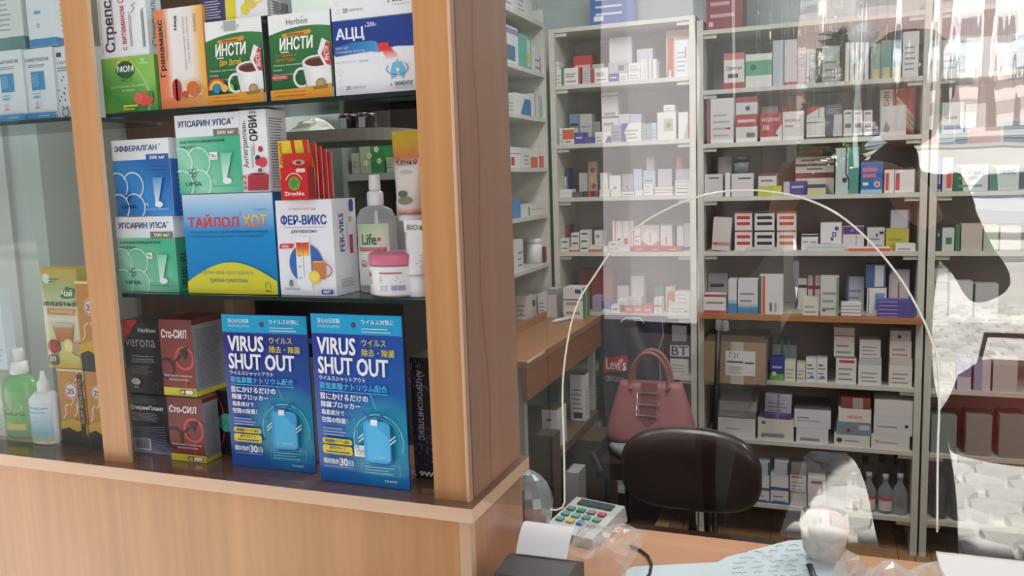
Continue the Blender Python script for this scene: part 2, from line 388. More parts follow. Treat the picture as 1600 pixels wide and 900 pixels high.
def car(loc, c, label, rz=0):
    t = thing('car', label, 'car', loc, rz)
    prof = [(-2.2,.35),(-2.2,.75),(-2.05,.92),(-1.5,.98),(-.95,1.38),(.35,1.42),(1.1,.98),(1.95,.86),(2.2,.7),(2.22,.35)]
    mb = MB(); W = .84; vs = [(x, -W if z < .95 else -W*.82, z) for x, z in prof]+[(x, W if z < .95 else W*.82, z) for x, z in prof]; n = len(prof)
    mb.mesh(vs, [(i, i+1, n+i+1, n+i) for i in range(n-1)]+[tuple(reversed(range(n))), tuple(range(n, 2*n)), (0, n, 2*n-1, n-1)], M(c, .25, coat=.6)); mb.build('car_body', t)
    for s_ in (-1, 1):
        mb = MB(); y = s_*(W*.84+.012)
        for q in ([(-1.32,.99),(-.9,1.31),(-.32,1.34),(-.32,.99)], [(-.26,.99),(-.26,1.34),(.32,1.35),(.95,.99)]):
            pts = [(x, y+(0.0 if z > 1.2 else s_*.11), z) for x, z in q]; mb.face(pts if s_ < 0 else pts[::-1], M('#3d4650', .1))
        mb.build('side_window', t)
    for x in (-1.35, 1.38):
        for s_ in (-1, 1):
            mb = MB(); mb.lathe([(.31,-.1),(.31,.1)], M('#1c1c1e', .8), 20); mb.lathe([(.2,.101),(.2,.11)], M('#c9ccd0', .3, .6), 16); mb.lathe([(.2,-.11),(.2,-.101)], M('#c9ccd0', .3, .6), 16)
            o = mb.build('wheel', t, (x, s_*.76, .31), rot=(pi/2, 0, 0))
p = MIR(1560, 366, 19); car((p.x+.6, -19, 0), '#e8ecf4', 'white sedan parked across the paving, mirrored in the pane')
p = MIR(1300, 366, 22); car((p.x-2, -23, 0), '#8d97a8', 'grey-blue sedan parked farther left near pink building', pi)
def tree(loc, h, r, seed, label, conifer=False, leafc='#5d7145'):
    t = thing('conifer_tree' if conifer else 'leafy_tree', label, 'tree', loc); mb = MB(); mb.tube([(0,0,0),(.1,0,h*.5),(0,.1,h*.95)], [.16*h/6,.1*h/6,.03*h/6], M('#5b4a3c', .9)); mb.build('trunk', t)
    rr = random.Random(seed); mb = MB(); m1 = M(leafc, .7); m2 = M('#46583a' if not conifer else '#2f4436', .7)
    n = 1500 if not conifer else 900
    for i in range(n):
        if conifer:
            z = h*(.12+.86*rr.random()); R_ = r*(1-z/h)*(.8+.4*rr.random()); a = rr.random()*2*pi; c = Vector((R_*cos(a), R_*sin(a), z-R_*.25)); L_ = .32
        else:
            d = Vector((rr.gauss(0,1), rr.gauss(0,1), rr.gauss(0,.8))).normalized()*r*rr.random()**.4; c = d+Vector((0,0,h*.72)); L_ = .26
        a = Vector((rr.uniform(-1,1), rr.uniform(-1,1), rr.uniform(-.6,.6))).normalized()*L_; b = a.cross(Vector((rr.uniform(-1,1), rr.uniform(-1,1), 1))).normalized()*L_*.4
        mb.face([c-a, c+b, c+a, c-b], rr.choice([m1, m2]))
    o = mb.build('foliage', t); o['kind'] = 'stuff'
p = MIR(1303, 180, 20); tree((p.x, -20, 0), 4.6, 1.3, 2, 'young dark conifer before pink building, mirrored in pane', True)
p = MIR(1215, 200, 9); tree((p.x-.9, -9, 0), 7.6, 2.0, 3, 'large leafy street tree, mirrored at upper left of pane')
p = MIR(1345, 200, 16)
t = thing('street_lamp', 'slim grey street lamp before pink building, mirrored in pane', 'lamp', (p.x, -16, 0))
mb = MB(); mb.tube([(0,0,0),(0,0,3.6)], .05, M('#a8aeb2', .5)); mb.build('pole', t)
mb = MB(); mb.lathe([(.05,3.6),(.2,3.7),(.26,3.9),(.18,4.05),(.04,4.12)], M('#dfe3e6', .4), 16); mb.build('lamp_head', t)
# pale pillar added so its reflection makes the light band over the corner rack
PYD = 2.3; a = MIR(943, 300, PYD); b = MIR(1088, 300, PYD); zp = MIR(1000, 500, PYD).z
t = thing('added_pale_pillar', 'added tall pale pillar in street, mirrored to make the light band', 'pillar', ((a.x+b.x)/2, -PYD-.1, -.035))
hw = (b.x-a.x)/2
mb = MB(); mb.box((-hw, -.1, zp+.0355), (hw, .1, 3.3), M('#a5a1a6', .8, var=.05, scale=3)); mb.build('shaft', t)
mb = MB(); mb.box((-hw, -.1, .0), (hw, .1, zp+.035), M('#3a3634', .8)); mb.build('plinth', t)  # dark foot keeps the mirrored band weak lower down
mb = MB(); mb.box((-hw*.4, .1005, zp+.04), (hw*1.0, .14, 3.3), M('#b9b7bc', .6)); mb.build('facing_board', t)
t = thing('added_dark_block', 'added dark kiosk-like block behind pillar, darkening the mirrored left of pane', 'kiosk', (MIR(1000, 300, 2.55).x, -2.55, -.03))  # dark block added to keep bright reflections off the left of the pane
kx = MIR(1225, 500, 2.55).x
mb = MB(); mb.box((-4.2, -3.8, -.03), (kx, -2.55, 2.75), M('#232a28', .6)); o = mb.build('dark_block_body', t); o.matrix_parent_inverse = Matrix.Translation(t.location).inverted()
mb = MB(); mb.box((-4.3, -3.9, 2.7505), (kx+.04, -2.53, 2.83), M('#39423f', .6)); o = mb.build('roof', t); o.matrix_parent_inverse = Matrix.Translation(t.location).inverted()
for i in range(14):
    x = kx-.12-i*.3; mb = MB(); mb.box((x, -2.5495, .05), (x+.02, -2.54, 2.7), M('#1b211f', .6)); o = mb.build('rib', t); o.matrix_parent_inverse = Matrix.Translation(t.location).inverted()
# ---------------------------------------------------------------- people (street side)
def figure(name, label, loc, rz, joints, edges, m, head, hair, extra=None):
    t = thing(name, label, 'person', loc, rz)
    me = bpy.data.meshes.new('body'); me.from_pydata([j[0] for j in joints], edges, []); o = bpy.data.objects.new('body', me); COL.objects.link(o)
    sk = o.modifiers.new('s', 'SKIN'); sub = o.modifiers.new('u', 'SUBSURF'); sub.levels = 2; sub.render_levels = 2
    for i, j in enumerate(joints): me.skin_vertices[0].data[i].radius = (j[1], j[2] if len(j) > 2 else j[1])
    me.skin_vertices[0].data[0].use_root = True
    dg = bpy.context.evaluated_depsgraph_get(); nm = bpy.data.meshes.new_from_object(o.evaluated_get(dg)); bpy.data.objects.remove(o)
    nm.materials.clear(); nm.materials.append(m)
    for p_ in nm.polygons: p_.use_smooth = True
    b = bpy.data.objects.new('body', nm); COL.objects.link(b); b.parent = t
    # head
    mb = MB(); skin = M('#c99a80', .6); hx, hy, hz = head
    mb.lathe([(.03,-.13),(.055,-.11),(.068,-.07),(.078,-.01),(.08,.03),(.07,.08),(.045,.11),(.01,.122)], skin, 20, sq=1.2)
    mb.lathe([(.006,.02),(.014,-.02),(.012,-.035),(.004,-.04)], skin, 8, c=(0, .1))                        # nose
    for s_ in (-1, 1):
        mb.lathe([(.002,.012),(.011,.018),(.011,.026),(.002,.032)], M('#2b211c', .3), 8, c=(s_*.03, .086)); mb.lathe([(.002,-.03),(.012,-.015),(.014,.015),(.003,.03)], skin, 8, c=(s_*.081, 0))
    mb.box((-.022, .085, -.072), (.022, .094, -.064), M('#9a5550', .5))
    mb.build('head', t, head)
    mb = MB(); mb.lathe([(.086,-.06),(.094,.0),(.094,.06),(.08,.11),(.05,.14),(.01,.148)], M(hair, .8), 20, c=(0,-.022), sq=1.15); mb.build('hair', t, head)
    return t
def hand(t, wrist, dirn, palm_n, m, curl=.6, side=1):
    d = Vector(dirn).normalized(); n = Vector(palm_n).normalized(); s = d.cross(n).normalized()*side; wv = Vector(wrist); mb = MB()
    mb.tube([wv-d*.03, wv+d*.03, wv+d*.085], [.026,.034,.036], m, 10)
    for k, L_ in enumerate((.068,.078,.072,.056)):
        b = wv+d*.075+s*(.030-.02*k); q = curl*(.7+.1*k)
        p1 = b+d*L_*.45+n*L_*.1*q; p2 = p1+(d*(1-q)+n*q).normalized()*L_*.35; p3 = p2+(d*(.4-q*.6)+n*(.6+q)).normalized()*L_*.28
        mb.tube([b, p1, p2, p3], [.0095,.009,.008,.0065], m, 7)
    b = wv+d*.02+s*.03; mb.tube([b, b+s*.022+d*.03+n*.008, b+s*.026+d*.06+n*.02], [.012,.011,.008], m, 7)
    return mb.build('hand', t)
HX = PY(1385, 150, 1.34)
JJ = [((0,0,.95),.15,.12),((0,.0,1.2),.16,.12),((0,.02,1.40),.165,.11),((0,.03,1.50),.06,.06),((0,.04,1.58),.05,.05),
      ((.19,.02,1.44),.065),((.30,.13,1.22),.055),((.13,.33,1.40),.04),((-.19,.02,1.44),.065),((-.31,.12,1.24),.055),((-.16,.33,1.42),.04),
      ((.13,0,.85),.10),((.19,.01,.48),.075),((.23,-.02,.10),.05),((.24,.10,.03),.045),((-.13,0,.85),.10),((-.20,.02,.48),.075),((-.27,-.02,.10),.05),((-.28,.10,.03),.045)]
EE = [(0,1),(1,2),(2,3),(3,4),(2,5),(5,6),(6,7),(2,8),(8,9),(9,10),(0,11),(11,12),(12,13),(13,14),(0,15),(15,16),(16,17),(17,18)]
JJ = [((j[0][0], j[0][1], j[0][2]+.02),)+tuple(j[1:]) for j in JJ]
J1 = [(((j[0][0]+.05)*1.0 if j[0][2] > .95 else j[0][0]*1.0, j[0][1], j[0][2]),)+tuple(j[1:]) for j in JJ]; J1[0] = ((.03,0,.97),.19,.13); J1[1] = ((.06,0,1.2),.21,.13); J1[2] = ((.09,.02,1.40),.20,.12); J1[3] = ((.13,.03,1.52),.06,.06); J1[4] = ((.16,.04,1.60),.05,.05); J1[11] = ((.17,0,.85),.12); J1[12] = ((.24,.01,.48),.10); J1[13] = ((.29,-.02,.10),.06); J1[14] = ((.30,.10,.03),.05)
pt = figure('person', 'photographer in dark coat holding up a phone, mirrored in pane', (-.0, -1.36, -.03), 0, J1, EE, M('#2a292c', .8), (.16, .06, 1.71), '#2a211c')
hand(pt, (.17,.345,1.44), (-.5,.2,.8), (-.8,.3,0), M('#c99a80', .6), .7, 1); hand(pt, (-.10,.345,1.46), (.3,.2,.9), (.9,.3,0), M('#c99a80', .6), .7, -1)
J2 = [(( -j[0][0], j[0][1], j[0][2]),)+tuple(j[1:]) for j in JJ]
J2[6] = ((-.27,-.02,1.2),.055); J2[7] = ((-.28,.12,.98),.04); J2[9] = ((.25,.02,1.2),.055); J2[10] = ((.27,.10,.98),.04)
q = PY(1830, 500, 1.7)
p2 = figure('person', 'bystander in dark coat with red bag, mirrored at right edge', (q.x+.02, -1.72, -.03), 0, J2, EE, M('#33302f', .8), (0, .05, 1.71), '#3b2d25')
hand(p2, (-.28,.12,.97), (0,.1,-1), (1,0,0), M('#c99a80', .6), .5, 1); hand(p2, (.27,.11,.96), (0,.1,-1), (-1,0,0), M('#c99a80', .6), .5, -1)
t = thing('shoulder_bag', 'dark red bag held by bystander, mirrored at right edge', 'bag', (MIR(1585, 645, 1.45).x, -1.45, MIR(1585, 645, 1.45).z-.13))
mb = MB(); mb.lathe([(.06,0),(.15,.02),(.175,.12),(.14,.22),(.07,.26)], M('#d8262b', .5), 20, sq=.5); mb.build('bag_body', t)
mb = MB(); mb.tube([(-.08,0,.23),(-.06,0,.33),(.06,0,.33),(.08,0,.23)], .008, M('#6d1a1e', .5)); mb.build('strap', t)
# phone just behind the lens
t = thing('mobile_phone', 'slim dark phone held up by the photographer', 'phone', (0, -.985, 1.49))
mb = MB(); mb.box((-.036, -.004, -.12), (.036, .004, .02), M('#1d1e22', .25)); mb.build('phone_body', t)

# ================================================================ DISPLAY CASE
XP0, XP1 = -1.052, -1.002; XR0, XR1 = -.483, -.432; DC = .187; ZL = 1.090
case = thing('display_case', 'beech laminate display case with glass shelves and brown ledge', 'display case', (XP0, 0, 0))
def cp(name, a, b, m, **k):
    mb = MB(); mb.box(a, b, m, **k); o = mb.build(name, case); o.matrix_parent_inverse = Matrix.Translation((-XP0, 0, 0)); return o
cp('post', (XP0, 0, ZL), (XP1, .0075, 2.15), WOOD, side=WEDGE)
cp('post', (XR0, 0, ZL), (XR1-.0045, .014, 2.15), WOOD, side=CHIP)
cp('edge_band', (XR1-.0044, -.0006, ZL), (XR1, .010, 2.15), M('#d6ae90', .5))
cp('side_panel', (XR1-.018, .0142, ZL), (XR1, DC, 2.15), WOODD)
cp('side_panel', (XR1-.016, .012, 0), (XR1, DC, ZL-.0195), WOODD)
cp('edge_band', (XR1-.016, DC, 0), (XR1, DC+.002, ZL-.02), M('#d6ae90', .5))
cp('ledge', (-2.2, -.022, ZL-.019), (XR1+.012, DC+.005, ZL), WEDGE, top=LEDGE, side=WEDGE)
cp('front_panel', (-2.2, -.004, 0), (XR1-.016, .012, ZL-.0195), WOOD)
cp('edge_band', (XR1-.0158, -.0042, 0), (XR1, .0118, ZL-.0195), M('#c9a284', .6))
Z1 = PY(165, 181, .04).z; Z2 = PY(285, 456.5, .04).z
SHG = M('#1f2c2a', .12); SHT = pane_mat('glass_shelf_top', .12, (.45, .52, .5))
for z in (Z1, Z2):
    for a, b in ((-2.2, XP0), (XP1, XR0+.02)):
        if z == Z2 and a == -2.2: continue
        mb = MB(); mb.box((a, .016, z-.006), (b, .02, z), SHG); mb.box((a, .0201, z-.006), (b, DC, z), SHT); o = mb.build('glass_shelf', case); o.matrix_parent_inverse = Matrix.Translation((-XP0, 0, 0))
# front panes of the display
PANE_D = pane_mat('display_pane', .0, (1, 1, 1), bump=.002, fres=.25)
PANE_L = pane_mat('display_pane_left', .0, (.95, .98, .97), bump=.004, haze=.02, fres=.6)
for n_, (a, b, mm) in enumerate(((XP1+.001, XR0-.001, PANE_D), (-2.2, XP0-.001, PANE_L))):
    mb = MB(); mb.face([(a,.008,ZL),(b,.008,ZL),(b,.008,2.15),(a,.008,2.15)], mm); struct(mb.build('window_%d' % (n_+1)))
# cabinets behind the display
def cab(label, name, a, b, m, cat='cabinet'):
    t = thing(name, label, cat, ((a[0]+b[0])/2, a[1], a[2])); mb = MB(); mb.box(a, b, m); o = mb.build('body', t); o.matrix_parent_inverse = Matrix.Translation(t.location).inverted(); return t, o
BR = wood_mat('dark_brown_laminate', '#5a4438', '#6f5547', True, .5)
p0 = PY(150, 200, .45); p1 = PY(343, 200, .45)
t, _ = cab('brown wooden cabinet standing behind the left half of display', 'wooden_cabinet', (max(p0.x-.12, -1.40), .45, 0), (p1.x, .52, 2.3), BR)
mb = MB(); mb.box((p1.x-.02, .448, 0), (p1.x, .4499, 2.3), M('#8a6e5c', .5)); o = mb.build('edge_band', t); o.matrix_parent_inverse = Matrix.Translation(t.location).inverted()
p0 = PY(338, 460, .62); p1 = PY(700, 560, .62)
t, _ = cab('low black cabinet behind the blue hanging packets', 'black_cabinet', (p0.x, .62, 0), (p1.x-.1, .9, 1.40), M('#1f1e1f', .4))
mb = MB(); mb.box((p0.x, .6, 1.40), (p1.x-.1, .9, 1.412), M('#37322f', .4)); o = mb.build('cabinet_top', t); o.matrix_parent_inverse = Matrix.Translation(t.location).inverted()
# rounded shelf board high behind the display
c0 = PY(430, 206, .75); c1 = PY(602, 206, .75); rz_ = c1.z+.0
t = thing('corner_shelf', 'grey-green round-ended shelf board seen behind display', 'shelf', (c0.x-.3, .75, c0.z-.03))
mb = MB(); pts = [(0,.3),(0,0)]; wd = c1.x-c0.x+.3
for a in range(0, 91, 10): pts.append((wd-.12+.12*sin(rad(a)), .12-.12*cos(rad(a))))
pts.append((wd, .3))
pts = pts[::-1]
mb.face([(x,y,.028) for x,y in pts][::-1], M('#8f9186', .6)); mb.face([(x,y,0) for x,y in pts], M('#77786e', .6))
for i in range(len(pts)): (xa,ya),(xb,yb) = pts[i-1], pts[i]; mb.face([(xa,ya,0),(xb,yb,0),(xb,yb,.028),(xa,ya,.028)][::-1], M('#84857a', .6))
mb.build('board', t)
mb = MB(); mb.box((.02,.26,-.25),(.05,.3,.0), M('#77786e', .6)); mb.build('bracket', t)
zsh = c0.z-.002
pb = PY(480, 205, .80); t = thing('plastic_bag', 'crumpled pale plastic bag lying on the round-ended shelf', 'bag', (pb.x, .82, zsh))
mb = MB(); rr = random.Random(4); vs = []; n = 14
for j in range(6):
    for i in range(n):
        a = 2*pi*i/n; r_ = (1-j/5.5)*(1+rr.uniform(-.18,.18)); vs.append((.075*r_*cos(a), .035*r_*sin(a), .034*sin(j/5*pi/2)+rr.uniform(-.002,.002)*(j > 0)))
mb.mesh(vs, [(j*n+i, j*n+(i+1) % n, (j+1)*n+(i+1) % n, (j+1)*n+i) for j in range(5) for i in range(n)]+[tuple(5*n+i for i in range(n))], M('#bcc4c0', .35)); mb.build('bag_body', t)
for k, px in enumerate((545, 574)):
    pb = PY(px, 205, .80); t = thing('medicine_bottle', 'dark brown bottle with pale label, %s one on round-ended shelf' % ('left' if k == 0 else 'right'), 'bottle', (pb.x, .80, zsh))
    mb = MB(); mb.lathe([(.022,0),(.023,.03),(.02,.036)], M('#2b1d1c', .2), 18); mb.build('bottle_body', t)
    mb = MB(); mb.lathe([(.013,.036),(.013,.044),(.011,.046)], M('#1d1b1b', .3), 14); mb.build('cap', t)
    mb = MB(); mb.face([(-.008,-.0245,.002),(.010,-.0245,.002),(.010,-.0245,.026),(-.008,-.0245,.026)], '#9fb0c4'); mb.build('label', t)
# small pale rack with a flower box behind display
r0 = PY(543, 400, 1.2); r1 = PY(640, 400, 1.2)
t = thing('pale_shelf_unit', 'pale grey shelf unit seen between products behind display', 'shelf unit', (r0.x, 1.2, 0))
w_ = r1.x-r0.x+.06
mb = MB(); mb.box((0,0,0),(.014,.28,1.75), M('#9ba09a', .6)); mb.build('upright', t)
mb = MB(); mb.box((w_-.014,0,0),(w_,.28,1.75), M('#9ba09a', .6)); mb.build('upright', t)
zz = PY(600, 270, 1.2).z
for z in (zz, zz-.30, zz+.27): mb = MB(); mb.box((.014,0,z-.02),(w_-.014,.28,z), M('#a9ada7', .6)); mb.build('shelf', t)
mb = MB(); mb.box((.014,.28,0),(w_-.014,.285,1.75), M('#5d5450', .7)); mb.build('back_panel', t)

# ================================================================ BOXES
PROD = {}
def prod(name, label, x0, x1, yb, yt, Y, d, body, art=None, sart=None, base=None, side=None, cat='box', rotz=0, hh=None, group=None, xl=None):
    yr = yb if yt < 0 else yt; z = PY(x0, yb, Y).z if base is None else base; a = PY(x0, yr, Y); b = PY(x1, yr, Y)
    zt = PY((x0+x1)/2, yt, Y).z; wd = b.x-a.x; h = hh or zt-z
    mb = MB(); mb.box((0,0,0),(wd,d,h), body, side=side)
    if art: art(front_art(mb, wd, h))
    if sart: sart(side_art(mb, wd, d, h))
    o = mb.build(name, None, (a.x, Y, z+.0005), rotz); tag(o, label, cat, group); PROD[label] = o
    return z+h+.0005, o
W_ = '#e6eaee'
def sticker(o, u, v, w, h, wd, ht, txt='76-', k=.0022):
    mb = MB(); f = Art(mb, w, h, lambda x, z, q: (x, -q, z)); f.R(0,0,1,1, M('#f4f3f2', .6)); f.line([(.15,.55),(.3,.8),(.35,.3),(.55,.7),(.6,.35),(.9,.5)], .0008, '#3a3f6a')
    f.line([(.05,.15),(.95,.15)], .0005, '#b05060')
    s = mb.build('price_sticker', o, (u*wd, -k, v*ht)); return s
# -- top shelf of the middle section ------------------------------------------------
def a_mom(A):
    A.R(0,0,1,1, ramp_mat('mom_green', [(0,'#6aa84a'),(.35,'#3f8a3c'),(.75,'#6aa650'),(1,'#8cbf5c')], ang=60))
    A.ring(.0,.35,.9,.05, M('#7fc25a'), a0=-30, a1=40); A.ring(.1,.1,.8,.03, M('#9bd070'), a0=0, a1=70)
    A.C(.46,.80,.19, '#d9c93a', ry=.17); A.T('ДОКТОР', .38,.90,.56,.94, '#3d6a2a', .01)
    A.C(.46,.77,.18, '#23603c', ry=.15); A.T('МОМ', .31,.73,.62,.84, '#f4f6f0', .02)
    A.ring(.48,.60,.10,.012, '#1f5a30', ry=.045); A.line([(.38,.56),(.55,.64)], .0006, '#1f5a30')
    A.T('РАСТИТЕЛЬНЫЕ ПАСТИЛКИ', .17,.45,.80,.49, '#c8e6b0'); A.T('ОТ КАШЛЯ', .38,.38,.60,.42, '#c8e6b0', .01)
    A.T('20', .77,.88,.84,.94, '#dff0d0', .01); A.R(.73,.85,.90,.862, '#dff0d0')
    A.C(.80,.22,.15, '#d94a4a', ry=.12); A.C(.68,.24,.08, '#e25a52'); A.C(.90,.30,.05, '#3f8a3c')
    A.R(.38,.10,.66,.135, '#d8cf3a'); A.R(.38,.05,.60,.075, '#d8cf3a')
zt, _ = prod('lozenge_box', 'green lozenge box with raspberries, lower left of top shelf', 157, 240, 181.5, 89, .03, .05, M('#69a550', .4), a_mom, base=Z1)
def a_str(A):
    A.T('Стрепс', .10,.06,.36,.62, '#3a3f48', .02, rot=90); A.T('с витамином С', .44,.07,.56,.62, '#c0384a', .01, rot=90)
    A.R(.30,.1,.32,.9, '#9ea3aa'); A.T('Лекарственное средство', .03,.03,.07,.62, '#8a8f96', rot=90)
    A.lines(.64,.1,.70,.5, 2, '#a8a0a8', vert=True); A.lines(.90,.08,.96,.6, 2, '#555b66', vert=True)
    A.C(.80,1.0,.25, '#e8a45a', ry=.18); A.C(.66,.88,.10, '#f0c070')
    A.line([(.70,.45),(.78,.5),(.72,.53),(.82,.56)], .001, '#5a68a8')
prod('lozenge_box', 'white lozenge box with vertical grey and red lettering', 159, 234, 89, -60, .032, .03, M(W_, .4), a_str, base=zt, side=M('#c3d3dc', .4),
     sart=lambda A: A.T('Стрепсилс', .25,.1,.75,.62, '#4a6f86', .01, rot=90))
def a_gra(A):
    A.R(0,0,1,1, ramp_mat('gra_grad', [(0,'#d87850'),(.18,'#e08a5c'),(.32,'#e8e2e2'),(.72,'#e6dfdc'),(.9,'#e6b868'),(1,'#e2a84c')], 0))
    A.R(0,0,1,.12, ramp_mat('gra_low', [(0,'#d97548'),(1,'#e4a45c')], 0))
    A.T('Гравамакс', .04,.33,.18,.90, '#2a2a30', .022, rot=90); A.T('Порошок от кашля', .20,.50,.235,.90, '#555', rot=90)
    A.T('Мед', .40,.78,.47,.92, '#33302f', .02, rot=90); A.T('Облегчение при болезни', .58,.38,.62,.90, '#6a605a', rot=90); A.T('Горле, Кашле и Простуде', .66,.45,.70,.90, '#6a605a', rot=90)
    A.T('QUNAMAX', .82,.74,.87,.92, '#6a4a30', rot=90)
    A.RR(.28,.08,.46,.30, '#b8362c', .3); A.C(.68,.20,.19, '#e8c8a8', ry=.09); A.C(.72,.19,.14, '#c86a3a', ry=.075); A.C(.55,.14,.07, '#b8502c', ry=.035); A.ring(.85,.16,.1,.015, '#d88a50')
zt, _ = prod('powder_box', 'tall orange and white powder box with vertical lettering', 240, 315, 176.5, 12, .03, .03, M('#dda060', .4), a_gra, base=Z1)
def a_insti(A, kids):
    A.R(0,0,1,1, M('#e9ecec', .35))
    n = 12; pts = [(0,.12),(1,.12),(1,.83)]+[(1-i/n, .73+.115*sin(pi*(1-i/n)*.62+.35)) for i in range(n+1)]
    A.poly(pts, ramp_mat('insti_green%d' % kids, [(0,'#1f5a30'),(.5,'#2c6b3a'),(1,'#3b7a45')], ang=70))
    if kids: A.R(.34,.87,.56,.99, M('#a9adad', .7)); A.T('H', .30,.90,.325,.945, '#555'); A.T('n', .58,.90,.61,.935, '#555')
    else: A.T('Herbion', .30,.87,.64,.94, '#4a4f50'); A.poly([(.545,.94),(.58,.965),(.56,.935)], '#5a8a3a')
    A.poly([(.22,.77),(.68,.80),(.70,.765),(.66,.745),(.22,.73)], '#d8922c'); A.lines(.30,.75,.62,.785, 1, '#8a4a1c')
    A.T('ИНСТИ', .17,.58,.72,.73, '#f2f4f0', .03, shear=.12); A.R(.19,.555,.32,.568, '#dfe8df')
    if kids: A.T('Для Детей', .24,.46,.62,.54, '#e0c63a', .015)
    else:
        A.T('От гриппа и', .10,.50,.44,.545, '#d8863a'); A.T('простуды', .10,.445,.42,.49, '#d8863a')
    for i in range(4):
        v = .40-i*.055; A.T(('Экстракты трав и корней', 'Кора', 'Плоды и листья растений', 'Корень')[i], .06,v,(.52,.20,.46,.18)[i],v+.025, '#e8efe6')
    if kids:
        for r_, c in ((.17,'#c8402c'),(.145,'#e08a3a'),(.12,'#e8d048'),(.095,'#4aa05a'),(.07,'#3a6ab0')): A.ring(.17,.19,r_,.025, c, a0=0, a1=180)
        A.C(.17,.19,.06, '#3a78b8'); A.C(.31,.20,.055, '#e0b060'); A.C(.42,.2,.06, '#8ab848')
    else: A.RR(.02,.245,.30,.30, '#b83a34', .2); A.T('БЕЗ САХАРА', .05,.26,.27,.285, '#fff')
    A.ring(.52,.25,.14,.035, M('#dfe2e2'), a0=60, a1=300, ry=.12)                    # mug handle
    A.poly([(.54,.40),(1.0,.42),(1.0,.14),(.60,.14)], ramp_mat('mug%d' % kids, [(.5,'#c9cdcf'),(.75,'#eef0f1'),(1,'#e2e5e6')], 0))
    A.C(.79,.42,.25, '#e6e8e8', ry=.075); A.C(.79,.42,.21, '#8a6a60', ry=.055); A.C(.79,.41,.19, '#5e2f26', ry=.045)
    A.poly([(.80,.52),(.88,.68),(1.0,.62),(1.0,.32),(.90,.36)], '#e4e8ea'); A.poly([(.86,.50),(.95,.64),(1.0,.61),(1.0,.36),(.93,.38)], '#c03c38'); A.T('ИНСТИ', .90,.42,.98,.58, '#f0e0e0', .02, rot=90)
    A.poly([(0,0),(1,0),(1,.16)]+[(1-i/8, .125+.035*((1-i/8)**2)) for i in range(1, 9)], M('#e29a34', .35)); 
    A.T('Готовится из натуральных', .08,.085,.58,.105, '#7a3f1c'); A.T('с любовью к вашему здоровью', .08,.04,.58,.062, '#7a3f1c')
    A.C(.83,.17,.08, '#9a8558', ry=.055); A.C(.83,.17,.055, '#b09c68', ry=.036); A.poly([(.70,.13),(.95,.15),(.93,.11),(.72,.10)], '#8a7548')
zt4, _ = prod('tea_box', 'green and orange herbal tea box with rainbow for children', 318.5, 408, 170, 31, .03, .05, M('#e9ecec', .35), lambda A: a_insti(A, 1), base=Z1, side=M('#39463f', .5))
zt5, _ = prod('tea_box', 'green and orange herbal tea box beside blue-white carton', 417.5, 515, 162.5, 20, .03, .06, M('#e9ecec', .35), lambda A: a_insti(A, 0), base=Z1, side=M('#39463f', .5))
def a_acc(A, lower=True):
    A.R(0,0,1,1, M('#e8ecf0', .35))
    if lower:
        A.poly([(0,.55),(0,1),(1,1),(1,.585),(.80,.60),(.45,.565)], M('#27408c', .35))
        A.T('АЦЦ', .04,.72,.40,.90, '#eef1f6', .02); A.T('200', .44,.885,.53,.945, '#dfe6f2', .012); A.T('мг', .535,.888,.56,.92, '#dfe6f2'); A.ring(.425,.90,.012,.004, '#dfe6f2', 8)
        pts = [(0.03,.66),(.25,.70),(.48,.70),(.62,.66),(.72,.58),(.78,.47)]; low = [(.66,.44),(.62,.50),(.56,.545),(.46,.565),(.25,.55),(.02,.53)]
        A.poly([pts[0],pts[1],pts[2],(.55,.685),(.58,.54),low[3],low[4],low[5]], ramp_mat('acc_sweep', [(0,'#2b4c9c'),(.5,'#3f92cc'),(.62,'#58a8d8')], 0))
        A.poly([(.56,.66),(.72,.66),(.695,.63),(.80,.46),(.66,.45),(.615,.56),(.575,.53)], ramp_mat('acc_arrow', [(.45,'#f0c8c4'),(.56,'#d83c3c'),(1,'#c83030')], 1))
        A.T('ОБЛЕГЧАЕТ', .03,.62,.20,.65, '#e4ecf6'); A.T('ОТХОЖДЕНИЕ МОКРОТЫ', .03,.565,.40,.595, '#e4ecf6')
        A.T('АЦЕТИЛЦИСТЕИН', .03,.43,.30,.46, '#9aa2ae'); A.T('200 мг', .33,.43,.44,.46, '#5a616c')
        for s_ in (-1, 1): A.poly([(.80+s_*.015,.40),(.80+s_*.06,.38),(.80+s_*.085,.28),(.80+s_*.08,.17),(.80+s_*.02,.22)], M('#6ab8dc'))
        A.R(.793,.28,.807,.43, '#6ab8dc'); A.C(.80,.29,.02, '#e8f4fa'); A.ring(.80,.31,.135,.01, '#3a4a5c', a0=150, a1=400, ry=.09)
        A.T('SANDOZ', .76,.085,.98,.135, '#232a36', .02); A.poly([(.70,.085),(.72,.125),(.735,.085)], '#8a8f98'); A.R(.76,.05,.98,.06, '#b8bcc2')
        v0 = .07
    else:
        A.T('SANDOZ', .76,.16,.98,.21, '#232a36', .02); A.poly([(.70,.16),(.72,.20),(.735,.16)], '#8a8f98'); A.R(.76,.12,.98,.13, '#b8bcc2'); v0 = .09
        for s_ in (-1, 1): A.poly([(.82+s_*.015,.45),(.82+s_*.08,.40),(.82+s_*.09,.30),(.82+s_*.03,.28)], M('#6ab8dc'))
    A.T('20', .15,v0,.21,v0+.055, '#3a404a', .005); A.T('пакетиков', .235,v0+.01,.40,v0+.04, '#7a808a')
    for i, dv in enumerate((0, .1, .2)): (A.ring(.09,v0+.02+dv,.022,.003, '#9aa0a8', 12) if i < 2 else A.line([(.05,v0+.24),(.09,v0+.29),(.13,v0+.24),(.09,v0+.19),(.05,v0+.24)], .0004, '#9aa0a8'))
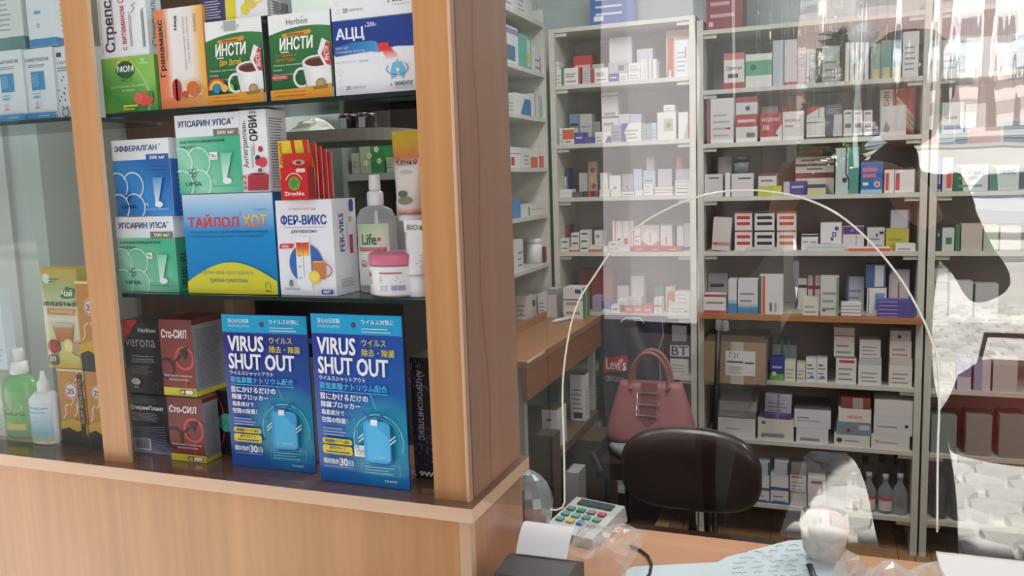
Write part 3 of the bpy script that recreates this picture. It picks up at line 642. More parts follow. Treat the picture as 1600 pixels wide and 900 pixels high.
zt6, _ = prod('powder_box', 'white and navy powder box with red arrow and lungs', 518.5, 645, 156, 28, .028, .05, M('#e8ecf0', .35), a_acc, base=Z1, side='#dfe3e8')
prod('powder_box', 'second white and navy powder box stacked on its twin', 518, 645, 28, -100, .03, .05, M('#e8ecf0', .35), lambda A: a_acc(A, False), base=zt6+.0005)
def a_pur(A):
    A.R(0,0,1,1, M('#3c3c60', .4)); A.R(.37,0,.53,1, '#d8c83c'); A.R(.53,0,1,1, '#dfe2e4'); A.lines(.06,.05,.32,.30, 7, '#b8b8cc', .35)
    A.C(.76,.22,.10, '#d8c060'); A.C(.86,.27,.09, '#e0d080'); A.C(.67,.12,.07, '#d8cc50'); A.C(.86,.27,.06, '#efe6b0')
prod('tea_box', 'purple and yellow box with lemon slices, topmost in the row', 315.5, 420, 30, -90, .036, .055, M('#4a4a6a', .4), a_pur, base=zt4+.0005, side=M('#8a8f96', .5),
     sart=lambda A: (A.lines(.1,.02,.6,.25, 6, '#d0d3d6', .4), A.bars(.2,.05,.85,.22, '#33363a', 14)))
# -- left section, top shelf ---------------------------------------------------------
def a_salb(A, third=False):
    if third:
        A.R(.10,.86,.26,.92, '#3d4248'); A.T('САЛЬБУТ', .10,.76,.8,.80, '#6d747c', .012); A.lines(.1,.66,.7,.73, 2, '#8a9096')
        rr = random.Random(1)
        for i in range(26): A.C(rr.uniform(.1,.95), rr.uniform(.15,.6), .028, '#5a6068', n=6)
        A.ring(.3,.08,.12,.03, '#6a5a60', 12); return
    A.T('САЛЬБУТАМОЛ АВ', .06,.82,.86,.87, '#5d656e', .012); A.lines(.15,.74,.75,.79, 2, '#8a9096')
    A.R(.22,.42,.66,.68, M('#2f8fc4')); 
    for i in range(6):
        for j in range(5): A.C(.27+i*.05, .48+j*.035+(i%2)*.015, .012, '#cfe8f4', n=5)
    A.C(.42,.32,.13, '#5fb0d8', ry=.018); A.R(.3,.36,.55,.37, '#8a9096'); A.ring(.42,.22,.05,.015, '#c05a50', 10); A.R(.34,.16,.5,.175, '#c05a50')
    A.R(0,0,1,.10, M('#2f8fc4')); A.R(.45,.045,.8,.055, '#cfe4f0')
zb = Z1
zlow = []
for k, (a, b, nm) in enumerate(((-14, 33, 'white box with blue square, leftmost beside its twin'), (34, 81, 'white box with blue square, between twin and dotted box'), (81.5, 130, 'white box with dotted print, partly behind the left post'))):
    z_, _ = prod('inhaler_box', nm, a, b, 192, (80, 76, 72)[k], .03+.004*k, .045, M('#dfe5ea', .4), lambda A, k=k: a_salb(A, k == 2), base=zb, side='#cfd6dc'); zlow.append(z_)
prod('inhaler_box', 'white box with grey-green base band, upper left corner', -20, 40, 80, -80, .034, .06, M('#d5dbd8', .5), lambda A: (A.R(0,0,1,.13, M('#5f8783')), A.lines(.1,.2,.8,.6, 8, '#9aa4a4', .3)), base=max(zlow)+.0005,
     sart=lambda A: (A.R(0,0,1,.13, M('#56797a')), A.bars(.4,.2,.9,.6)))
prod('inhaler_box', 'white box with blue base band stacked beside left post', 47, 88, 72, -80, .034, .06, M('#d9e1e8', .5), lambda A: (A.R(0,0,1,.085, M('#3a86c0')), A.R(.08,.52,.62,.70, M('#2f8fc4')), A.C(.4,.36,.14,'#5fb0d8',ry=.02), A.ring(.4,.22,.06,.02,'#c05a50',10)), base=max(zlow)+.0005,
     sart=lambda A: (A.R(0,0,1,.085, M('#2f76ac')), A.lines(.2,.15,.8,.7, 10, '#9aa4ac', .3)))
# -- middle shelf --------------------------------------------------------------------
def a_upsa(A, blue=False):
    A.R(0,0,1,1, M('#e8edf2', .3))
    if blue: A.R(0,0,1,.735, ramp_mat('eff_blue', [(0,'#1c62b4'),(.55,'#3f8fd4'),(1,'#1b63b0')], ang=50))
    else: A.R(0,0,1,.72, ramp_mat('ups_green_%d' % random.randrange(9999), [(0,'#3faa80'),(.35,'#9ad8bc'),(.6,'#7acba6'),(1.1,'#48b48c')], ang=35))
    A.T('ЭФФЕРАЛГАН' if blue else 'УПСАРИН УПСА', .05,.845,.80 if blue else .88,.925, '#26417e', .02, shear=.1); A.ring(.85 if blue else .91,.92,.014,.005, '#26417e', 8)
    A.R(.60,.71,.985,.80, M('#2f5aa8' if blue else '#7d7666')); A.T('500 мг', .66,.735,.93,.78, '#f0f2f4', .012)
    if blue: A.T('Для быстрого и', .65,.63,.93,.655, '#17396c'); A.T('растворения боли', .62,.58,.93,.605, '#17396c')
    else: A.T('АЦЕТИЛСАЛИЦИЛОВАЯ', .06,.635,.76,.675, '#1f5a5a', .01); A.T('КИСЛОТА', .06,.575,.34,.61, '#1f5a5a', .01)
    wh = M('#d8ecf6' if blue else '#c8ecdc')
    for cx, cy, r_ in ((.06,.40,.19),(.34,.40,.19),(.06,.12,.19),(.34,.12,.19)):
        A.ring(cx,cy,r_,.02, wh, a0=-60 if cx > .2 else -40, a1=150)
    dk = M('#1d3f70' if blue else '#1f6a68')
    for cx, cy in ((.21,.285),(.27,.285),(.21,.24),(.27,.24)): A.ring(cx,cy,.032,.007, dk, 10)
    A.R(.235,.175,.245,.22, dk); A.T('UPSA', .12,.10,.38,.15, dk, .02)
    A.poly([(.72,.15),(.76,.13),(.88,.5),(.70,.5)], ramp_mat('fizz%d%d' % (blue, random.randrange(9999)), [(.1,'#e8f4fa'),(.5,'#4a90cc' if blue else '#7acba6')], 1))
    A.C(.78,.15,.07, '#e4eef2', ry=.04); A.T('16', .54,.13,.60,.18, wh, .01); A.T('шипучих таблеток', .55,.075,.95,.10, wh if blue else dk)
def s_upsa(c):
    def f(A): A.R(0,0,1,.72, c); A.T('UPSARIN UPSA', .15,.05,.5,.52, '#17504c', .015, rot=90); A.lines(.6,.05,.8,.6, 2, '#2d7a68', vert=True)
    return f
zu, oA = prod('tablet_box', 'white and green effervescent tablet box, lowest at left', 179.5, 270, 455.5, 339, .035, .05, M('#e8edf2', .35), a_upsa, s_upsa(M('#3fa87c', .4)), base=Z2)
sticker(oA, .52,.44, .0105, .0095, oA.dimensions.x, oA.dimensions.z)
prod('tablet_box', 'white and blue effervescent tablet box above a green one', 173, 262.5, 339, 218, .035, .055, M('#e8edf2', .35), lambda A: a_upsa(A, True), lambda A: (A.R(0,0,1,.735, M('#2f6fb8', .4)), A.lines(.2,.05,.8,.6, 9, '#5f94cc', .3)), base=zu+.0004)
def a_tay(A):
    A.R(0,0,1,1, ramp_mat('taylol', [(0,'#0f78bc'),(.62,'#1f8ccc'),(.88,'#9cc4e4'),(1,'#c8d8ec')], 1, .25))
    A.T('ТАЙЛОЛ', .05,.665,.62,.80, '#d23440', .035); A.T('ХОТ', .665,.665,.93,.79, ramp_mat('hot', [(.66,'#d8402c'),(.72,'#e8a03a'),(.79,'#e8c84a')], 1), .035); A.ring(.645,.80,.012,.004, '#d23440', 8)
    A.T('500 mg / 4 mg / 60 mg', .07,.605,.38,.635, '#16406c'); A.T('прах за перорален разтвор', .42,.605,.93,.632, '#16406c'); A.T('Парацетамол, Хлорфенамин, Псевдоефедрин', .07,.565,.88,.59, '#16406c'); A.T('12 сашета', .80,.83,.93,.85, '#3a6a98')
    n = 16; A.poly([(0,0),(1,0),(1,.10)]+[((1-i/n), .10+.22*max(0, sin(pi*(1-i/n)*.93+.07))) for i in range(n+1)], M('#d2cc34', .3))
    A.T('Облекчава простудни и', .17,.19,.74,.24, '#3f6f80'); A.T('грипни симптоми', .26,.105,.68,.155, '#3f6f80')
    A.line([(.875,.06),(.875,.11),(.90,.125),(.925,.11),(.925,.06)], .0008, '#3a5a38'); A.R(.87,.035,.93,.045, '#3a5a38')
zty, _ = prod('powder_box', 'large blue powder box with red title and yellow curve', 283.5, 425.5, 457, 303, .03, .07, M('#1b7cba', .3), a_tay, base=Z2, side=M('#1a5f9c', .35))
zu2, oB = prod('tablet_box', 'white and green tablet box on the large blue box', 271.5, 372.5, 302, 178, .033, .04, M('#e8edf2', .35), a_upsa, base=zty+.0004)
sticker(oB, .53,.42, .0135, .011, oB.dimensions.x, oB.dimensions.z)
def a_orvi(A):
    A.R(0,0,1,1, M('#eceef2', .35)); A.T('Антигриппин-', .06,.30,.30,.88, '#4a4348', .012, rot=90); A.T('ОРВИ', .34,.62,.66,.93, '#38363c', .03, rot=90); A.R(.48,.45,.51,.60, '#888')
    A.lines(.38,.30,.46,.6, 2, '#9a9aa0', vert=True); A.T('80', .40,.95,.64,.985, '#8a8a92', .01)
    for u, v, c, r_ in ((.74,.52,'#b03048',.09),(.62,.41,'#3a3a44',.10),(.80,.36,'#d0404c',.16),(.62,.36,'#c83a4a',.10),(.68,.26,'#5a5a80',.08)): A.C(u,v,r_, c)
    A.poly([(.18,.02),(.95,.02),(1,.22),(.22,.22)], M('#a8303a')); A.C(.61,.22,.39, '#d8c0c4', ry=.025); A.C(.61,.215,.33, '#8a2430', ry=.018); A.T('ss2', .0,.03,.16,.22, '#b8485a', .01, rot=90)
prod('tablet_box', 'white cold remedy box with berries and red cup', 372.5, 414.5, 299, 172, .034, .045, M('#eceef2', .35), a_orvi, lambda A: A.lines(.12,.05,.85,.92, 26, '#6a6e76', .3), base=zty+.0004)
def a_fer(A):
    A.T('ОТ ГРИППА И ПРОСТУДЫ', .24,.89,.72,.92, '#b04a50'); A.T('ФЕР-ВИКС', .08,.74,.90,.85, '#25449a', .03); A.R(.14,.715,.88,.72, '#8a90a0'); A.T('для взрослых', .26,.65,.72,.69, '#5a5f70', .01)
    A.poly([(.05,.545),(.30,.55),(.27,.50),(.03,.495)], '#c83a40'); A.lines(.08,.51,.24,.54, 2, '#f0d8d8')
    A.C(.50,.34,.30, M('#2f62ac'), n=28); A.R(.33,.05,.59,.62, '#e6eaee')
    for u in (.36,.48): A.poly([(u-.02,.42),(u+.09,.42),(u+.09,.56),(u-.02,.56)], ramp_mat('fv%d' % int(u*100), [(.42,'#f0d060'),(.5,'#e0602c'),(.56,'#c83424')], 1))
    A.R(.455,.20,.462,.55, '#8a7a70')
    for v, t_ in ((.41,'40'),(.30,'38'),(.18,'36')): A.T(t_, .36,v,.42,v+.02, '#555')
    A.ring(.86,.27,.10,.02, '#c86a4a', a0=-90, a1=90); A.R(.62,.18,.84,.36, '#c87a3c'); A.C(.73,.36,.11, '#e0a868', ry=.01); A.C(.65,.20,.10, '#e8c84a'); A.C(.65,.20,.07, '#f0d868')
    A.T('8', .19,.10,.26,.17, '#3a4a70', .015); A.T('пакетиков', .10,.06,.38,.085, '#6a7080'); A.RR(.76,.025,.97,.07, '#25449a', .3); A.T('NEXT', .80,.035,.93,.06, '#fff', .02)
zf, _ = prod('powder_box', 'white powder box with thermometer circle and orange mug', 429.5, 517.5, 460.5, 313, .028, .06, M('#e6e9ee', .3), a_fer,
     lambda A: (A.T('FER-VIKS', .25,.45,.45,.85, '#4a5a94', .03, rot=90), A.T('Для взрослых', .55,.50,.62,.75, '#8a90a4', rot=90), A.R(.66,.42,.80,.62, '#b8485a'), A.C(.72,.78,.07, '#d8c080'), A.RR(.70,.86,.88,.99, '#3a4a84', .2), A.lines(.2,.08,.8,.18, 4, '#9aa0ac', .3)), base=Z2)
# fan of yellow-red sachets standing on the thermometer box
for k in range(5):
    a = PY(437+k*7, 311, .03+k*.008)
    wd = (.046, .05, .05, .05, .05)[k]
    h_ = PY(470, 219, .03).z-zf+(-.004*k)
    mb = MB(); mb.box((0,0,0),(wd,.0025,h_), M('#c9302c', .35), side=M('#e4dcdc', .6), top=M('#e4dcdc', .6)); A = front_art(mb, wd, h_)
    if k < 2:
        A.R(0,0,1,1, M('#cc342c', .35)); A.poly([(0,.35),(0,1),(.42,1),(.52,.62),(.50,.3)], M('#dcc638', .35)); A.poly([(.55,1),(.82,1),(.95,.5),(.93,.0),(.86,.0),(.86,.5),(.62,.62)], M('#dcc638', .35))
        A.T('...ЛКИЙ', .02,.50,.14,.96, '#c03428', .03, rot=90)
    o = mb.build('sachet', None, (a.x, .034+k*.008, zf+.0008), rad(5+3*k)); tag(o, ('yellow and red sachet, foremost of the upright fan', 'red sachet, second in the upright fan', 'red sachet, third in the upright fan', 'red sachet, fourth in the upright fan', 'red sachet, rearmost of the upright fan')[k], 'sachet', 'sachets on thermometer box')
def a_zir(A):
    A.R(0,0,1,1, M('#c6262a', .3)); A.RR(.58,.84,.92,.95, '#eee6e0', .4); A.T('бальзам', .63,.87,.87,.92, '#8a3a30'); A.C(.50,.50,.22, '#7a9a3c'); 
    A.poly([(.5+.21*cos(rad(90+36*i))*(1 if i%2 == 0 else .45), .5+.21*sin(rad(90+36*i))*(1 if i%2 == 0 else .45)*A.w/A.h) for i in range(10)], '#3f8a3c')
    A.ring(.5,.5,.33,.03, '#e8d8c0', a0=20, a1=160); A.T('Zirochka', .12,.13,.86,.25, '#f4ecea', .015)
zz_, _ = prod('balm_box', 'small red balm box with green star before the sachets', 437.5, 480, 311, 262, .012, .016, M('#c6262a', .3), a_zir, base=zf+.0004, side=M('#962430', .4))
prod('balm_box', 'red balm card with small picture behind star box', 441, 486, 311, 240, .0295, .002, M('#c6302a', .35), lambda A: (A.C(.55,.80,.22, '#d8b890', ry=.06), A.C(.55,.80,.1, '#7a3a50', ry=.04)), base=zf+.0004)
# spray bottle
def bottle(name, label, px, pyb, Y, prof, m, cat='bottle', base=None, sq=.7, parts=()):
    a = PY(px, pyb, Y); t = thing(name, label, cat, (a.x, Y, (a.z if base is None else base)+.0006)); mb = MB(); mb.lathe(prof, m, 28, sq=sq); mb.build('bottle_body', t)
    for nm, pr, mm, s_, c in parts: mb = MB(); mb.lathe(pr, mm, 20, sq=s_, c=c); mb.build(nm, t)
    return t
def wrap(t, name, r, sq, z0, z1, a0, a1, fn, k=.0006):
    """label wrapped on an elliptical bottle; fn(Art) draws in (u,v)"""
    mb = MB(); L_ = rad(a1-a0)*r
    def g(x, z, o):
        q = rad(a0)+x/r; return ((r+k+o)*cos(q), (r+k+o)*sin(q)*sq, z0+z)
    A = Art(mb, L_, z1-z0, g); A.curved = True; n = 16
    for i in range(n): u0, u1 = i/n, (i+1)/n; mb.face([A.P(u0,0),A.P(u1,0),A.P(u1,1),A.P(u0,1)], getattr(fn, 'bg', None) or M('#e9ebea', .4), [(u0,0),(u1,0),(u1,1),(u0,1)], True)
    A.k = 2; fn(A); return mb.build(name, t)
CL = clear_mat('clear_bottle_plastic', '#cfd4d6', .28); WP = M('#eceff2', .3); PUMP = M('#e8eaee', .35)
Yb = .085; sc = PY(622, 400, Yb).x-PY(564, 400, Yb).x; rb = sc/2
hb = PY(594, 322, Yb).z-Z2
def f_life(A):
    A.R(0,0,1,1, ramp_mat('life_lab', [(0,'#e4e6e0'),(.5,'#e8ece6'),(1,'#b8d0a8')], 1)); A.T('Life', .24,.66,.66,.84, '#3a7a34', .03); A.C(.72,.75,.05, '#d05a60'); A.R(.12,.56,.9,.62, '#c03a44'); A.T('АНТИСЕПТИК', .16,.57,.86,.61, '#f4e8e8')
    A.ring(.28,.36,.09,.02, '#b04a50', 10); A.T('МЕД', .20,.30,.36,.36, '#b04a50', .01)
    for i in range(7): A.poly([(.66,.08),(.70,.08),(.50+.06*i,.32+.10*sin(i))], '#4a5a48')
t = bottle('spray_bottle', 'clear aloe spray bottle with white pump beside pink jar', 594, 456, Yb, [(rb*.96,0),(rb,.004),(rb,hb*.86),(rb*.8,hb*.96),(rb*.42,hb)], CL, base=Z2, sq=.62,
  parts=[('pump_collar', [(.0105,hb),(.0115,hb+.002),(.0115,hb+.018),(.009,hb+.0205)], PUMP, 1, (0,0)), ('pump_head', [(.0075,hb+.0206),(.0085,hb+.024),(.0075,hb+.042),(.007,hb+.043)], PUMP, 1, (0,0)), ('pump_tube', [(.0025,.01),(.0025,hb)], M('#e6e8ea', .4), 1, (0,0))])
wrap(t, 'bottle_label', rb, .62, .01, hb*.80, 215, 325, f_life)
Yc = .135
t = bottle('clear_bottle', 'clear plastic bottle with white cap behind spray bottle', 632, 440, Yc, [(.02,0),(.021,.003),(.021,.085),(.015,.098),(.007,.104)], CL, base=Z2, sq=.8,
  parts=[('cap', [(.0065,.104),(.0065,.125),(.004,.127)], PUMP, 1, (0,0))])
# pink lidded jar
Yj = .062; x0 = PY(557, 450, Yj-.04).x; x1 = PY(640, 450, Yj-.04).x; rj = (x1-x0)/2*1.0; xc = (x0+x1)/2+.004
hz = PY(598, 416, .03).z-Z2; ht = PY(598, 400, .03).z-Z2
t = thing('cream_jar', 'round white cream jar with pink lid on glass shelf', 'jar', (xc, Yj+.0, Z2+.0006))
mb = MB(); mb.lathe([(rj*.9,0),(rj*.97,.004),(rj*.98,hz*.5),(rj*.94,hz)], WP, 36); mb.build('jar_body', t)
mb = MB(); mb.lathe([(rj,hz+.0003),(rj*1.01,hz+.003),(rj*1.01,ht),(rj*.96,ht+.002)], M('#d36f8c', .3), 36); mb.build('lid', t)
def f_jar(A):
    A.T('Alltäsab', .04,.62,.26,.84, '#5a60b0', .02); A.RR(.04,.36,.26,.56, '#d0506c', .4); A.T('Vaselin', .06,.40,.24,.52, '#fff', .01); A.R(.06,.22,.22,.25, '#d07a8a')
    A.R(.45,.76,.80,.81, '#c8485a'); A.lines(.45,.46,.80,.72, 4, '#a8aab4', .3); A.ring(.49,.30,.02,.006, '#555', 10); A.ring(.56,.30,.02,.006, '#555', 10); A.T('150 мл', .46,.17,.58,.22, '#666'); A.bars(.64,.18,.84,.36, '#8a88b8', 14)
wrap(t, 'jar_label', rj*.98, 1, .003, hz-.001, 200, 330, f_jar, .0008)
# tubes
def tube_pack(name, label, x0p, x1p, ytop, ybot, Y, capf, body, fn, base=Z2, capm=None):
    a = PY(x0p, ytop, Y); b = PY(x1p, ytop, Y); wd = b.x-a.x; h = a.z-base; t = thing(name, label, 'tube', ((a.x+b.x)/2, Y, base+.0006)); n = 24
    rings = []; hc = h*capf; rl = wd*.38
    for i in range(9):
        f = i/8; z = hc+(h-hc)*f; rx = rl+(wd/2-rl)*f; ry = rl*(1-f)+.0012
        rings.append([(rx*cos(2*pi*j/n), ry*sin(2*pi*j/n), z) for j in range(n)])
    mb = MB(); vs = [p for r_ in rings for p in r_]; mb.mesh(vs, [(i*n+j, i*n+(j+1)%n, (i+1)*n+(j+1)%n, (i+1)*n+j) for i in range(8) for j in range(n)], body, True, uvs=[(.5+p[0]/wd, (p[2]-hc)/(h-hc)) for p in vs])
    mb.face(rings[-1], body, [(0,1)]*n); mb.build('tube_body', t)
    mb = MB(); mb.lathe([(rl*.92,0),(rl*.95,.002),(rl*.9,hc*.98),(rl*.8,hc)], capm or WP, 24); mb.build('cap', t)
    mb = MB()
    def g(x, z, o):
        f = min(max((z)/(h-hc), 0), 1); rx = rl+(wd/2-rl)*f; ry = rl*(1-f)+.0012; xx = (x-wd/2)/ (wd/2)*rx*.92; q = max(0, 1-(xx/rx)**2)
        return (xx, -ry*math.sqrt(q)-.0007-o, hc+z)
    fn(Art(mb, wd, h-hc, g)); mb.build('print', t); return t
def f_t1(A): A.T('Кенья', .12,.58,.85,.67, '#4a4a40'); A.T('АЛОЭ', .3,.48,.7,.52, '#8a8a70'); A.R(.1,.54,.9,.545, '#777'); A.C(.4,.24,.2, '#6f7468', ry=.04); A.C(.5,.16,.3, '#8a9070', ry=.05)
tube_pack('cream_tube', 'yellow and orange cream tube leaning beside right post', 611, 664, 206, 345, .10, .08, ramp_mat('tube_yel', [(0,'#c8603a'),(.08,'#e8e4d8'),(.55,'#efece4'),(.68,'#e0804c'),(.85,'#dcb82c'),(1,'#e0c83c')], 1, .3), f_t1, base=PY(630, 345, .10).z)
def f_t2(A): A.T('BIO', .12,.82,.6,.92, '#8a8a60', .01); A.C(.74,.86,.08, '#5a8a4a'); A.R(.0,.46,1,.78, '#9a9ca0'); A.T('Полимед', .06,.66,.9,.72, '#e8eaec'); A.T('мас для лица', .06,.56,.9,.62, '#e8eaec'); A.lines(.1,.15,.9,.4, 5, '#9a9a9a', .2)
tube_pack('cream_tube', 'white cream tube with grey band below the yellow tube', 630, 672, 345, 465, .045, .30, M('#e9ebea', .3), f_t2, capm=M('#eef1f4', .3))
# -- bottom ledge --------------------------------------------------------------------
def a_ver(A):
    A.R(0,0,1,1, M('#2b2c31', .35)); A.poly([(0,1),(.42,1),(.0,.72)], '#cf3a34'); A.line([(.0,.98),(.26,.86),(.0,.74)], .0012, '#8a2420')
    A.T('Herbion', .42,.84,.90,.90, '#d8dade', .01); A.T('verona', .04,.64,.86,.74, '#a9abb0', .0); A.T('Herbal preparation for', .20,.50,.80,.53, '#c8cace'); A.T('the treatment of male', .20,.465,.78,.49, '#c8cace'); A.T('problems in sexual health', .18,.43,.82,.455, '#c8cace')
    A.lines(.16,.28,.74,.40, 4, '#7a7c82', .35); A.C(.26,.17,.13, '#c9cbd0', ry=.045); A.T('60', .20,.08,.32,.11, '#c9cbd0', .01); A.ring(.80,.12,.08,.015, '#5a5c62'); A.line([(.84,.15),(.92,.2)], .0006, '#5a5c62')
def a_sp(A):
    A.R(0,0,1,1, ramp_mat('sperma', [(0,'#c8ccd4'),(.10,'#9aa6bc'),(.30,'#4a5878'),(.42,'#25262c'),(1,'#2c2c31')], ang=80))
    A.T('СпермаПлант', .02,.73,.88,.82, '#eceef0', .02); A.lines(.04,.56,.78,.71, 6, '#9a9ca2', .35); A.lines(.04,.86,.8,.96, 3, '#6a6c72', .3)
    for i in range(9): A.line([(.0,.20+.03*i),(.9,.12+.045*i)], .0006, M('#a8b4c8'))
    A.R(.05,.06,.50,.26, '#dcdee2'); A.bars(.08,.09,.46,.25, '#222', 16); A.C(.78,.12,.09, '#6f7074')
    return
zs, _ = prod('capsule_box', 'black capsule box with barcode, left end of ledge', 201.5, 260.5, 719, 618, .045, .045, M('#2c2c31', .35), a_sp, base=ZL)
prod('capsule_box', 'black herbal capsule box with red corner, upper left', 191, 247.5, 618, 501, .048, .06, M('#2b2c31', .35), a_ver, base=zs+.0004, side=M('#3a2f30', .5))
def a_sto(A):
    A.R(0,0,1,1, ramp_mat('sto%d' % random.randrange(9999), [(0,'#7c2c2a'),(.6,'#7a3230'),(1,'#6a2826')], 1)); A.R(0,0,1,.11, '#c8c238')
    A.T('Сто-СИЛ', .06,.76,.84,.87, '#f0e8e8', .02, shear=.15); A.ring(.72,.50,.30,.07, M('#c04a44')); A.ring(.14,.36,.26,.07, '#3a2024')
    A.line([(.30,.40),(.70,.58)], .0035, '#2c1c22'); A.poly([(.60,.62),(.86,.66),(.74,.48)], '#2c1c22'); A.R(.70,.13,.76,.30, '#a84440'); 
    A.T('Природный Стимулятор', .06,.25,.92,.29, '#e0c8c4', .005); A.T('мужской потенции', .22,.20,.82,.24, '#e0c8c4', .005); A.RR(.50,.03,.94,.09, '#6a2826', .4); A.RR(.68,.035,.92,.085, '#e8e4e0', .4); A.T('60', .54,.04,.65,.08, '#fff', .01)
def s_sto(A): A.R(0,.08,1,.92, M('#8d8f94', .4)); A.lines(.08,.12,.9,.88, 26, '#5a5c62', .3); A.R(0,0,1,.07, '#c8c238'); A.R(0,.93,1,1, '#6a2826')
zc, _ = prod('capsule_box', 'dark red capsule box with male symbol, lower of two', 260, 314.5, 730, 622, .03, .034, M('#7a2c2a', .4), a_sto, s_sto, base=ZL, side=M('#8d8f94', .4))
prod('capsule_box', 'dark red capsule box with male symbol, upper of two', 247, 298, 622, 500, .034, .07, M('#7a2c2a', .4), a_sto, s_sto, base=zc+.0004, side=M('#8d8f94', .4))
prod('capsule_box', 'black box with mint circle and thin red curve', 332, 392, 731, 612, .075, .05, M('#1e1e20', .35), lambda A: (A.line([(.05,.98),(.2,.8),(.27,.6),(.25,.4),(.18,.2),(.05,.03)], .0025, '#c03a40'), A.C(.30,.50,.20, '#4ac0a0'), A.line([(.22,.45),(.30,.52),(.38,.46)], .001, '#1e4a40'), A.line([(.30,.52),(.30,.58)], .001, '#1e4a40'), A.T('В', .56,.45,.66,.55, '#4ac0a0', .02)), base=ZL)
# blue hanging packets
def vso(label, TL, BL, x1, Y, k):
    bl = PY(BL[0], BL[1], Y); tl = PY(TL[0], TL[1], Y); br = PY(x1, BL[1], Y); wd = br.x-bl.x; h = tl.z-ZL
    t = thing('hanging_packet', label, 'packet', (bl.x, Y, ZL+.0006), rad((1.5, -1)[k]))
    mb = MB(); n = 16; th = .006
    # pillow-shaped pouch: front bulges a little
    def bz(u, v): return -th*.5*(max(0, sin(pi*u))**.6)*(max(0, sin(pi*min(v/.88, 1)))**.6) if v < .88 else 0
    hole = (.5, .945)
    bgm = bpy.data.materials.new('vso_print%d' % k); bgm.use_nodes = True; nt = bgm.node_tree; N = nt.nodes; L = nt.links; b = N['Principled BSDF']; b.inputs['Roughness'].default_value = .28
    tc = N.new('ShaderNodeTexCoord'); dt = N.new('ShaderNodeVectorMath'); dt.operation = 'DOT_PRODUCT'; dt.inputs[1].default_value = (.45, -.9, 0); L.new(tc.outputs['UV'], dt.inputs[0])
    mr = N.new('ShaderNodeMapRange'); mr.inputs[1].default_value = -.75; mr.inputs[2].default_value = .25; L.new(dt.outputs['Value'], mr.inputs[0])
    r1_ = N.new('ShaderNodeValToRGB'); e = r1_.color_ramp.elements; e[0].color = lin(('#2c2280', '#26349a')[k]); e[1].color = lin(('#1e5fae', '#1470bc')[k]); L.new(mr.outputs[0], r1_.inputs[0])
    sb = N.new('ShaderNodeVectorMath'); sb.operation = 'SUBTRACT'; sb.inputs[1].default_value = (.74, .28, 0); L.new(tc.outputs['UV'], sb.inputs[0])
    mu = N.new('ShaderNodeVectorMath'); mu.operation = 'MULTIPLY'; mu.inputs[1].default_value = (2.2, 4.0, 0); L.new(sb.outputs[0], mu.inputs[0]); ln = N.new('ShaderNodeVectorMath'); ln.operation = 'LENGTH'; L.new(mu.outputs[0], ln.inputs[0])
    r2_ = N.new('ShaderNodeMapRange'); r2_.inputs[1].default_value = 1.15; r2_.inputs[2].default_value = .45; L.new(ln.outputs['Value'], r2_.inputs[0])
    mx = N.new('ShaderNodeMixRGB'); mx.inputs[2].default_value = lin('#2aa6c0'); L.new(r2_.outputs[0], mx.inputs[0]); L.new(r1_.outputs[0], mx.inputs[1]); L.new(mx.outputs[0], b.inputs['Base Color'])
    def g(x, z, o): return (x, bz(x/wd, z/h)-o-.0006, z)
    vs = []; uv = []
    for j in range(n+1):
        for i in range(n+1): vs.append(g(i/n*wd, j/n*h, 0)); uv.append((i/n, j/n))
    mb.mesh(vs, [(j*(n+1)+i, j*(n+1)+i+1, (j+1)*(n+1)+i+1, (j+1)*(n+1)+i) for j in range(n) for i in range(n)], bgm, True, uv)
    mb.mesh([(0,.0025,0),(wd,.0025,0),(wd,.0025,h),(0,.0025,h)], [(3,2,1,0)], '#2a3a8c')
    for q in ((( 0,0),(1,0)),((1,0),(1,1)),((1,1),(0,1)),((0,1),(0,0))):
        (ua,va),(ub,vb) = q; mb.face([(ua*wd,-.0006,va*h),(ub*wd,-.0006,vb*h),(ub*wd,.0025,vb*h),(ua*wd,.0025,va*h)], '#2a4a9c')
    mb.build('pouch', t)
    mb = MB(); A = Art(mb, wd, h, lambda x, z, o: (x, -th*.5-.0009-o if .03 < z/h < .86 else -.0012-o, z))
    # header + print: a sheet lying just proud of the pouch
    def gp(x, z, o): return (x, bz(x/wd, z/h)-.0009-o, z)
    A.fn = gp
    A.R(0,.885,1,1, M('#1aa3d4', .3)); A.C(.48,.94,.028, '#4a3a58')
    A.T('安心の日本製', .08,.945,.33,.975, '#e4f4fa', .008); A.T('MADE IN JAPAN', .08,.915,.33,.935, '#c8e8f4'); A.T('ウイルス対策に', .57,.945,.92,.975, '#e4f4fa', .01); A.lines(.57,.90,.90,.935, 2, '#bce4f2', .35)
    Wt = M('#f2f4f8', .4); Y_ = M('#e2cf3a', .4); Cy = M('#4ab8e8', .4)
    A.T('VIRUS', .065,.765,.50,.865, Wt, .028); A.T('SHUT OUT', .065,.65,.845,.752, Wt, .028)
    A.T('ウイルス', .57,.823,.83,.862, Y_, .012); A.T('除去・除菌', .57,.765,.92,.808, Y_, .012); A.T('ウイルスシャットアウト', .075,.612,.60,.64, Wt, .01)
    A.T('亜塩素酸ナトリウム配合', .075,.562,.83,.603, Cy, .02); A.R(.075,.549,.83,.554, Cy)
    A.T('首にかけるだけの', .075,.50,.62,.542, Wt, .02); A.T('除菌ブロッカー', .085,.455,.53,.492, Wt, .02); A.T('塩素成分で', .085,.41,.35,.442, Wt, .015); A.T('空間の除菌！', .085,.365,.385,.398, Wt, .015)
    A.lines(.09,.29,.36,.345, 3, '#9ab4e0', .35)
